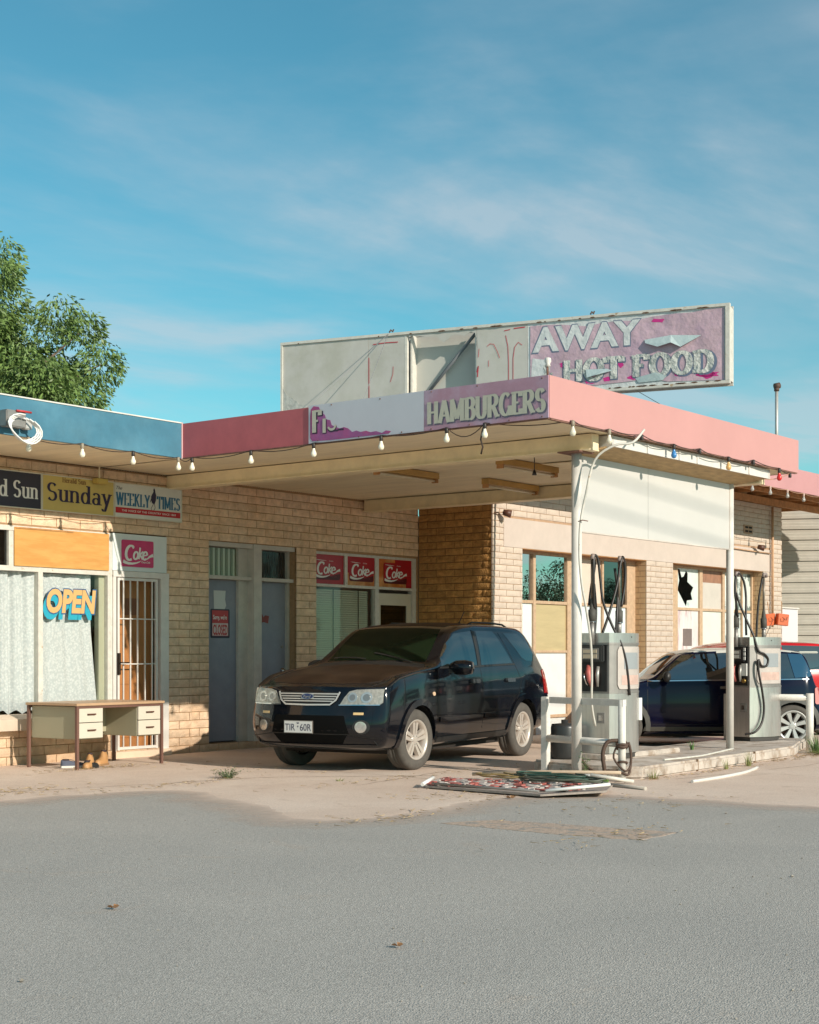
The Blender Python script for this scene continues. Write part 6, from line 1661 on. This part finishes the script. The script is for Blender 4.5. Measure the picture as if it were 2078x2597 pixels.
        if parent: o.parent = parent
        return o
    def line(s, name, ax, pts, w_, m, off=.0015, side=-1, parent=None):
        L, Rr = ribbon(pts, lambda *a: w_); return s.patch(name, ax, L + Rr[::-1], m, off, side, .09, parent, rim=.004, smooth=False)

def wheel(root, ax, sy, r, w_, rimr, face, style, tyrem, rimm, hw, steer=0):
    e = bpy.data.objects.new('wheel', None); COL.objects.link(e); e.parent = root; e.location = (ax, sy*(hw - w_/2 - .012), r); e.rotation_euler = (0, 0, steer); e.empty_display_size = .1
    # local: wheel axis = y ; outward = -sy... build with outward = +h then rotate
    T = Matrix.Rotation(R(90) if sy < 0 else R(-90), 4, 'X')
    ty = MB(); q = w_/2
    ty.lathe([(rimr, -q*.86), (rimr+.02, -q), (r*.88, -q*1.0), (r*.965, -q*.88), (r, -q*.62), (r, -q*.2), (r-.008, -q*.18), (r-.008, -q*.12), (r, -q*.1), (r, q*.1), (r-.008, q*.12), (r-.008, q*.18), (r, q*.2), (r, q*.62), (r*.965, q*.88), (r*.88, q), (rimr+.02, q), (rimr, q*.86)], 48, T)
    ty.build('tyre', tyrem, e, local=True, fix=False)
    rm = MB(); rm.lathe([(rimr-.015, -q*.8), (rimr-.01, q*.55), (rimr+.004, q*.86), (rimr+.012, q*.93), (rimr+.002, q*.95), (rimr-.02, q*.82), (rimr-.03, q*.2), (rimr-.03, -q*.8)], 48, T)
    rm.lathe([(0, face-.002), (.035, face), (.06, face-.006), (.075, face-.03), (.07, face-.06), (0, face-.06)], 20, T)
    n = style[1]
    for k in range(n):
        a0 = 2*math.pi*k/n + .3
        for s_ in ((-1, 1) if style[0] == 'double' else (0,)):
            w0, w1 = (.032, .046) if s_ else (.034, .062)
            off0, off1 = s_*.021, s_*.034
            def Q(rad, o, hh): return T @ Vector((rad*math.cos(a0) - o*math.sin(a0), rad*math.sin(a0) + o*math.cos(a0), hh))
            vs = [Q(.05, off0-w0/2, face-.004), Q(.05, off0+w0/2, face-.004), Q(rimr-.012, off1+w1/2, q*.80), Q(rimr-.012, off1-w1/2, q*.80),
                  Q(.05, off0-w0*.7, face-.045), Q(.05, off0+w0*.7, face-.045), Q(rimr-.012, off1+w1*.65, q*.80-.05), Q(rimr-.012, off1-w1*.65, q*.80-.05)]
            rm.smooth = False; rm.faces(vs, [(0,1,2,3),(7,6,5,4),(0,3,7,4),(1,5,6,2),(0,4,5,1),(3,2,6,7)])
    rm.build('rim', rimm, e, local=True)
    dk_ = MB(); dk_.lathe([(0, face-.085), (rimr-.032, face-.085), (rimr-.032, face-.10), (0, face-.10)], 32, T); dk_.build('brake_disc', M('brown brake', (.10, .05, .035), .6, .3), e, local=True)
    nn = MB()
    for k in range(5):
        a0 = 2*math.pi*k/5 + .3 + .63; nn.lathe([(0, .004), (.008, .003), (.009, -.02)], 8, T @ Matrix.Translation((.052*math.cos(a0), .052*math.sin(a0), face)))
    nn.build('wheel_nut', dsteel, e, local=True)
    return e

tyre = M('dusty tyre rubber', (.085, .075, .065), .85, var=.2, vscale=12); rimm = M('warm silver alloy', (.56, .49, .43), .35, .35, var=.05)
gl_car = M('tinted car glass', (.010, .014, .013), .02, ior=2.6)
gl_ws = M('tinted windscreen glass', (.010, .018, .008), .04, ior=1.3, spec=.22)
blackpl = M('black plastic trim', (.02, .02, .02), .5)
gap = M('panel gap', (.003, .003, .003), .6)
lens = M('clear lamp lens', (.36, .34, .29), .12, .25, var=.35, vscale=26, coat=1.0)
redl_ = M('red lamp lens', (.45, .01, .01), .15, coat=.8)

SUVP = dict(te=.965, qs=(.2, .5, .8, .95), L=4.86, hw=.93, zt=[(0, .975), (.12, 1.025), (.4, 1.10), (.9, 1.165), (1.25, 1.21), (1.38, 1.255), (1.7, 1.475), (2.05, 1.68), (2.35, 1.735), (2.8, 1.755), (3.4, 1.75), (4.0, 1.725), (4.15, 1.68), (4.45, 1.42), (4.66, 1.22), (4.78, 1.08), (4.86, .95)],
    zb=[(0, .28), (.5, .24), (1, .25), (3.9, .27), (4.5, .33), (4.86, .38)], W=[(0, .925), (.5, .94), (1.0, .94), (1.6, .915), (3.1, .915), (3.8, .935), (4.5, .91), (4.86, .88)],
    belt=[(0, .945), (.3, 1.055), (.9, 1.125), (1.3, 1.14), (2.5, 1.17), (4.2, 1.20), (4.86, 1.05)], tumble=.36, crown=.035, fd=1.0, rd=.9, planf=.20, planr=.20,
    gf=[(.24, .16), (.34, .05), (.45, .0), (.62, .0), (.68, .03), (.78, .035), (.93, .07), (1.02, .12)], gr=[(.3, .08), (.4, .0), (.62, .0), (.70, .05), (1.0, .10), (1.2, .14)],
    cowl=1.5, cowlk=.17, belt0=1.1, axles=(.95, 3.79), wr=.355, ar=.405)
def suv(label, loc, rz, paintcol, detailed=True, scale=1.0, group=None, hood=None):
    t = thing('parked_car', label, 'car', (*loc, 0), rz, group); t.scale = (1, 1, scale)
    paint = M('car paint ' + str(paintcol), paintcol, .12 if detailed else .25, spec=.2, coat=1.0, cior=1.36)
    c = Car(SUVP, t, paint); P = c.patch
    dusty = M('dusty bonnet paint', (.024, .013, .008),   .45, coat=.08, spec=.25, var=.35, vscale=4, col2=(.055, .033, .021), mixlo=.4, mixhi=.75, mscale=2.5) if detailed else paint
    bp_ = [(.17, 0), (.20, .35), (.28, .62), (.40, .74), (1.0, .80), (1.34, .82), (1.30, .5), (1.27, 0)]
    P('bonnet', 'z', bp_ + [(x, -y) for x, y in bp_[-2:0:-1]], dusty, .005)
    rf_ = [(2.16, 0), (2.20, .57), (2.7, .60), (3.9, .585), (4.02, .56), (4.05, 0)]
    P('roof_skin', 'z', rf_ + [(x, -y) for x, y in rf_[-2:0:-1]], dusty, .002)
    ws_ = [(1.40, 0), (1.44, .4), (1.50, .69), (1.75, .655), (2.08, .585), (2.04, 0)]
    g = P('windscreen', 'z', ws_ + [(x, -y) for x, y in ws_[-2:0:-1]], gl_ws, .004)
    P('rear_window', 'z', [(4.13, .54), (4.50, .60), (4.50, -.60), (4.13, -.54)], gl_car, .004)
    for sd_ in (-1, 1):
        P('side_window', 'y', [(1.57, 1.20), (1.62, 1.30), (1.86, 1.47), (2.16, 1.60), (2.62, 1.635), (2.52, 1.21)], gl_car, .003, sd_)
        P('side_window', 'y', [(2.64, 1.21), (2.76, 1.637), (3.22, 1.64), (3.30, 1.56), (3.50, 1.23)], gl_car, .003, sd_)
        P('side_window', 'y', [(3.93, 1.255), (3.80, 1.30), (3.50, 1.62), (3.92, 1.615), (4.15, 1.45), (4.30, 1.25)], gl_car, .003, sd_)
        c.line('window_seal', 'y', [(1.52, 1.185), (2.5, 1.192), (3.56, 1.215)], .022, blackpl, .006, sd_)
        c.line('pillar_trim', 'y', [(2.58, 1.2), (2.69, 1.64)], .07, blackpl, .0045, sd_)
        for q in ([(1.42, .50), (1.40, .8), (1.44, 1.05), (1.50, 1.18)], [(2.60, .36), (2.62, .8), (2.58, 1.19)], [(3.42, .40), (3.40, .60), (3.60, .82), (3.68, 1.0), (3.56, 1.22), (3.36, 1.62)], [(1.42, .50), (1.44, .36), (3.36, .37), (3.42, .42)]):
            c.line('door_gap', 'y', q, .009, gap, .0012, sd_)
        strip = P('rub_strip', 'y', [(1.46, .545), (1.46, .60), (2.59, .605), (2.59, .55)], paint, .014, sd_); P('rub_strip', 'y', [(2.63, .55), (2.63, .605), (3.36, .61), (3.34, .555)], paint, .014, sd_)
        P('sill_cladding', 'y', [(1.40, .30), (1.42, .36), (3.36, .37), (3.36, .30)], blackpl, .010, sd_)
        for hx in (2.38, 3.36):
            P('door_handle', 'y', rrect(hx-.11, .985, hx+.11, 1.035, .022), M('handle paint', (.05, .055, .06), .12, coat=1), .032, sd_, step=.05, rim=.03)
        P('side_repeater', 'y', ellip(1.30, .88, .035, .024, 14), M('amber cream lens', (.66, .46, .30), .3), .008, sd_)
        # flares round the arches
        for ax in SUVP['axles']:
            q1 = [(ax + .475*math.cos(R(a)), .355 + .475*math.sin(R(a))) for a in range(-8, 189, 14)]; q2 = [(ax + .403*math.cos(R(a)), .355 + .403*math.sin(R(a))) for a in range(-8, 189, 14)]
            P('arch_flare', 'y', q1 + q2[::-1], paint, .020, sd_, step=.5, rim=.04)
        P('mudflap', 'y', [(1.385, .24), (1.42, .24), (1.43, .44), (1.37, .44)], blackpl, -.02, sd_, rim=.03)
        # mirror
        mb = MB(); mb.lathe([(0, -.10), (.05, -.095), (.075, -.05), (.08, .03), (.065, .09), (0, .10)], 20, Matrix.Translation((1.82, sd_*1.02, 1.185)) @ Matrix.Rotation(R(90), 4, 'X') @ Matrix.Diagonal((1.05, 1.15, 1.5, 1)))
        mr_ = mb.build('door_mirror', paint if sd_ < 0 else blackpl, t, local=True)
        MB().box((1.76, sd_*.83, 1.12), (1.84, sd_*.95, 1.17)).build('mirror_arm', blackpl, t, local=True)
        # roof rail
        MB().tube([(2.75, sd_*.59, 1.71), (2.9, sd_*.59, 1.750), (3.4, sd_*.59, 1.752), (3.8, sd_*.58, 1.735), (3.95, sd_*.58, 1.69)], .013, 8).build('roof_rail', blackpl, t, local=True)
        # lamps
        hl = [(.40, .775), (.45, .86), (.50, .925), (.58, .945), (.86, .955), (.865, .80), (.84, .78)]
        h_ = P('headlight', 'x', [(sd_*a, b) for a, b in hl], lens, .010, step=.05)
        for (yy, rr) in ((.545, .055), (.70, .062)):
            P('lamp_ring', 'x', ellip(sd_*yy, .858, rr, rr), M('lamp bowl', (.62, .60, .55), .15, .7), .0135, parent=None); P('lamp_bulb', 'x', ellip(sd_*yy, .858, rr*.62, rr*.62), M('lamp centre', (.30, .29, .27), .1, .6), .0165)
        c.line('lamp_edge', 'x', [(sd_*.39, .772), (sd_*.84, .776)], .010, chrome, .015)
        P('fog_recess', 'x', ellip(sd_*.66, .53, .095, .08), blackpl, .003); P('fog_lamp', 'x', ellip(sd_*.655, .53, .062, .062), M('fog lamp glass', (.55, .53, .50), .12, .6, var=.2, vscale=30), .012)
        P('bumper_marker', 'x', [(sd_*.57, .665), (sd_*.57, .692), (sd_*.68, .692), (sd_*.68, .665)], M('cream marker lens', (.66, .46, .22), .3), .006)
        P('tail_lamp', 'r', [(sd_*.62, .80), (sd_*.62, 1.14), (sd_*.84, 1.14), (sd_*.875, .80)], redl_, .010); P('tail_lamp', 'y', [(4.44, .82), (4.42, 1.13), (4.62, 1.13), (4.70, .82)], redl_, .008, sd_)
    # grille
    gy = .02
    P('grille', 'x', [(gy-.40, .915), (gy+.40, .915), (gy+.36, .83), (gy+.30, .785), (gy-.30, .785), (gy-.36, .83)], M('grille black', (.012, .012, .012), .4), .006)
    for zz_, hw_ in ((.893, .385), (.865, .37), (.838, .35), (.812, .325)): P('grille_bar', 'x', [(gy-hw_, zz_-.006), (gy-hw_, zz_+.006), (gy+hw_, zz_+.006), (gy+hw_, zz_-.006)], M('bright trim', (.60, .58, .54), .25, .3), .022, step=.1)
    q = [(gy-.41, .915), (gy-.37, .825), (gy-.30, .775), (gy, .770), (gy+.30, .775), (gy+.37, .825), (gy+.41, .915)]
    c.line('grille_surround', 'x', q, .018, M('bright trim', (.6, .58, .54)), .02)
    P('badge_rim', 'x', ellip(gy, .862, .088, .034, 24), chrome, .030, step=.2, rim=.02); P('badge_oval', 'x', ellip(gy, .862, .076, .027, 24), M('badge blue', (.02, .03, .10), .2, coat=1), .033, step=.2)
    # lower grille and plate
    P('lower_grille', 'x', [(-.46, .655), (.46, .655), (.52, .45), (-.52, .45)], M('deep black', (.004, .004, .004), .8, spec=.1), .003)
    P('lower_intake', 'x', [(-.50, .44), (.50, .44), (.42, .34), (-.42, .34)], M('deep black', (.004, .004, .004)), .003)
    c.line('bumper_crease', 'x', [(-.86, .40), (-.5, .445), (.5, .445), (.86, .40)], .010, gap, .003)
    P('front_lip', 'x', [(-.86, .27), (.86, .27), (.80, .33), (-.80, .33)], blackpl, .01)
    hp, _ = c.cast('x', .10, .52, 0)
    if detailed:
        px0 = hp.x - .02
        pm_ = M('plate white', (.62, .62, .60), .5)
        MB().box((px0, .12-.195, .448), (px0+.012, .12+.195, .592)).build('plate_frame', M('plate frame', (.18, .16, .14), .4), t, local=True)
        MB().box((px0-.004, .12-.186, .455), (px0, .12+.186, .585)).build('number_plate', pm_, t, local=True)
        fp = (Vector((px0-.004, .12+.175, .478)), Vector((0, -1, 0)), Vector((0, 0, 1)), Vector((-1, 0, 0))); pt = M('plate blue black', (.03, .03, .07), .5)
        sans_text('TIR', .078, fp, pt, 'lettering', t, bold=.0, fit=.135, local=True, lift=.001); sans_text('60R', .078, (fp[0] + Vector((0, -.205, 0)), *fp[1:]), pt, 'lettering', t, fit=.15, local=True, lift=.001)
        mb = MB(); mb.prism([(.155, .092), (.195, .092), (.183, .078), (.167, .078)], fp[0] + Vector((-.001, 0, 0)), fp[1], fp[2], fp[3], .001); mb.prism([(.164, .055), (.186, .055), (.175, .034)], fp[0] + Vector((-.001, 0, 0)), fp[1], fp[2], fp[3], .001); mb.build('plate_emblem', pt, t, local=True)
        hb, _ = c.cast('x', gy, .862, 0); 
        sans_text('Ford', .030, (Vector((hb.x-.036, gy+.055, .852)), Vector((0, -1, 0)), Vector((0, 0, 1)), Vector((-1, 0, 0))), chrome, 'lettering', t, shear=.35, fit=.105, local=True, lift=.001)
    # wipers, antenna, bonnet shut line
    c.line('bonnet_gap', 'z', [(.24, -.70), (.42, -.80), (1.05, -.86)], .010, gap, .002); c.line('bonnet_gap', 'z', [(.24, .70), (.42, .80), (1.05, .86)], .010, gap, .002)
    for (a, b) in (((1.42, -.55), (1.52, .02)), ((1.41, .08), (1.52, .60))): c.line('wiper', 'z', [a, b], .016, blackpl, .02)
    P('cowl_panel', 'z', [(1.30, -.78), (1.27, 0), (1.30, .78), (1.44, .72), (1.40, .4), (1.37, 0), (1.40, -.4), (1.44, -.72)], blackpl, .006)
    if detailed: MB().tube([(3.75, .05, 1.745), (3.92, .05, 1.92)], .006, 6).tube([(3.72, .05, 1.735), (3.78, .05, 1.76)], .02, 8).build('antenna', blackpl, t, local=True)
    MB().box((.6, -.70, .20), (4.3, .70, .32)).build('underbody', M('underbody', (.02, .015, .012), .9), t, local=True)
    for ax in SUVP['axles']:
        for sd_ in (-1, 1): wheel(t, ax, sd_, .355, .235, .225, .085, ('double', 5), tyre, rimm, .915, steer=R(-4) if ax < 2 and detailed else 0)
    return t
suv('dusty black family SUV parked under the canopy facing left, number plate TIR 60R', (13.18, 11.65), R(8), (.004, .005, .008))
suv('dark grey car roof showing beyond the red car at the right edge', (27.25, 12.35), R(-30), (.035, .038, .05), False, 1.04)

MINP = dict(qs=(.2, .5, .82, .97), te=.975, bulge=.008, L=3.66, hw=.84, zt=[(0, .74), (.12, .82), (.35, .88), (.85, .95), (.95, 1.0), (1.15, 1.18), (1.42, 1.365), (1.65, 1.41), (2.2, 1.435), (2.9, 1.425), (3.28, 1.385), (3.36, 1.33), (3.5, 1.02), (3.6, .86), (3.66, .78)],
    zb=[(0, .22), (.4, .18), (3.2, .18), (3.66, .26)], W=[(0, .72), (.3, .80), (.7, .84), (1.8, .83), (3.0, .845), (3.4, .82), (3.66, .75)], belt=[(0, .72), (.3, .82), (.85, .90), (1.2, .93), (2.4, .95), (3.4, .98), (3.66, .80)],
    tumble=.34, crown=.03, fd=.7, rd=.6, planf=.26, planr=.22, gf=[(.2, .06), (.3, 0), (.5, 0), (.6, .04), (.75, .08)], gr=[(.25, .04), (.35, 0), (.5, 0), (.6, .05), (.9, .07)], cowl=1.1, cowlk=.14, belt0=.9, axles=(.61, 3.08), wr=.308, ar=.345)
def hatch(label, o, rz, col, roofcol, detailed, sz=1.0, L=1.0):
    t = thing('parked_car', label, 'car', (*o, 0), rz); t.scale = (L, 1, sz)
    paint = M('hatch paint ' + str(col), col, .2, spec=.2, coat=.6, cior=1.35)
    rm_ = M('roof white paint', roofcol or (.6, .6, .6), .3, coat=.3)
    c = Car(dict(MINP, roofmat=rm_ if roofcol else None), t, paint); P = c.patch
    if roofcol:
        q = [(1.44, 0), (1.46, .50), (1.60, .60), (2.4, .62), (3.2, .60), (3.30, .55), (3.33, 0)]
        P('roof_panel', 'z', q + [(x, -y) for x, y in q[-2:0:-1]], rm_, .006, rim=.02)
    ws_ = [(1.0, 0), (1.04, .4), (1.10, .66), (1.40, .585), (1.36, 0)]
    P('windscreen', 'z', ws_ + [(x, -y) for x, y in ws_[-2:0:-1]], gl_car, .004)
    P('rear_window', 'r', [(-.55, 1.0), (-.52, 1.32), (.52, 1.32), (.55, 1.0)], gl_car, .004)
    for sd_ in (-1, 1):
        P('side_window', 'y', [(1.10, .975), (1.24, 1.12), (1.50, 1.335), (2.30, 1.365), (2.32, .985)], gl_car, .003, sd_)
        P('side_window', 'y', [(2.36, .985), (2.34, 1.365), (3.02, 1.35), (3.10, 1.00)], gl_car, .003, sd_)
        P('pillar_glass', 'y', [(3.11, 1.00), (3.03, 1.35), (3.24, 1.34), (3.38, 1.02)], M('blue tinted glass', (.02, .07, .13), .05, coat=1), .003, sd_)
        c.line('waist_chrome', 'y', [(.98, .955), (2.0, .968), (3.40, .985)], .016, chrome, .006, sd_)
        c.line('door_gap', 'y', [(.98, .95), (.98, .42), (1.05, .33), (2.30, .33), (2.40, .5), (2.38, .98)], .008, gap, .001, sd_)
        P('door_handle', 'y', rrect(2.02, .84, 2.24, .875, .015), chrome, .03, sd_, rim=.03)
        P('sill_cladding', 'y', [(.90, .18), (.94, .30), (2.75, .30), (2.80, .18)], M('grey sill plastic', (.06, .055, .045), .7, var=.2), .010, sd_)
        for ax in MINP['axles']:
            q1 = [(ax + .415*math.cos(R(a)), .308 + .415*math.sin(R(a))) for a in range(-10, 191, 14)]; q2 = [(ax + .345*math.cos(R(a)), .308 + .345*math.sin(R(a))) for a in range(-10, 191, 14)]
            P('arch_trim', 'y', q1 + q2[::-1], M('weathered arch plastic', (.09, .088, .08), .6, var=.15), .018, sd_, step=.5, rim=.04)
        P('headlight', 'x', ellip(sd_*.53, .66, .10, .12), lens, .012); P('tail_lamp', 'r', [(sd_*.55, .6), (sd_*.55, .85), (sd_*.70, .85), (sd_*.70, .6)], redl_, .01)
        P('tail_lamp', 'y', rrect(3.40, .62, 3.50, .86, .03), M('pale red lens', (.55, .22, .20), .25), .012, sd_)
        mb = MB(); mb.lathe([(0, -.07), (.05, -.06), (.065, 0), (.055, .06), (0, .07)], 16, Matrix.Translation((1.24, sd_*.93, 1.02)) @ Matrix.Rotation(R(90), 4, 'X') @ Matrix.Diagonal((.9, 1.25, 1.1, 1))); mb.build('door_mirror', blackpl, t, local=True)
    if detailed:
        MB().tube([(2.78, -.05, 1.43), (2.97, -.05, 1.86)], .004, 6).tube([(2.72, -.05, 1.42), (2.80, -.05, 1.46)], .022, 8).build('antenna', blackpl, t, local=True)
        MB().box((3.22, -.58, 1.355), (3.50, .58, 1.385)).build('tailgate_spoiler', M('roof white paint', roofcol), t, local=True, bevel=.01)
    MB().box((.3, -.62, .15), (3.3, .62, .28)).build('underbody', M('underbody', (.02, .015, .012), .9), t, local=True)
    for ax in MINP['axles']:
        for sd_ in (-1, 1): wheel(t, ax, sd_, .308, .205, .215, .07, ('single', 8), tyre, M('pale alloy', (.50, .50, .48), .35, .3), .825)
    return t
o_ = FW*23.1 + RT*2.45
hatch('dark blue small hatchback with white roof parked side on behind the fuel pumps', (o_.x, o_.y), R(-52.3), (.003, .0035, .018), (.60, .58, .52), True)
hatch('bright red hatchback parked just behind the dark blue one', (22.2, 12.72), R(-35), (.50, .010, .012), None, False, 1.09, 1.08)
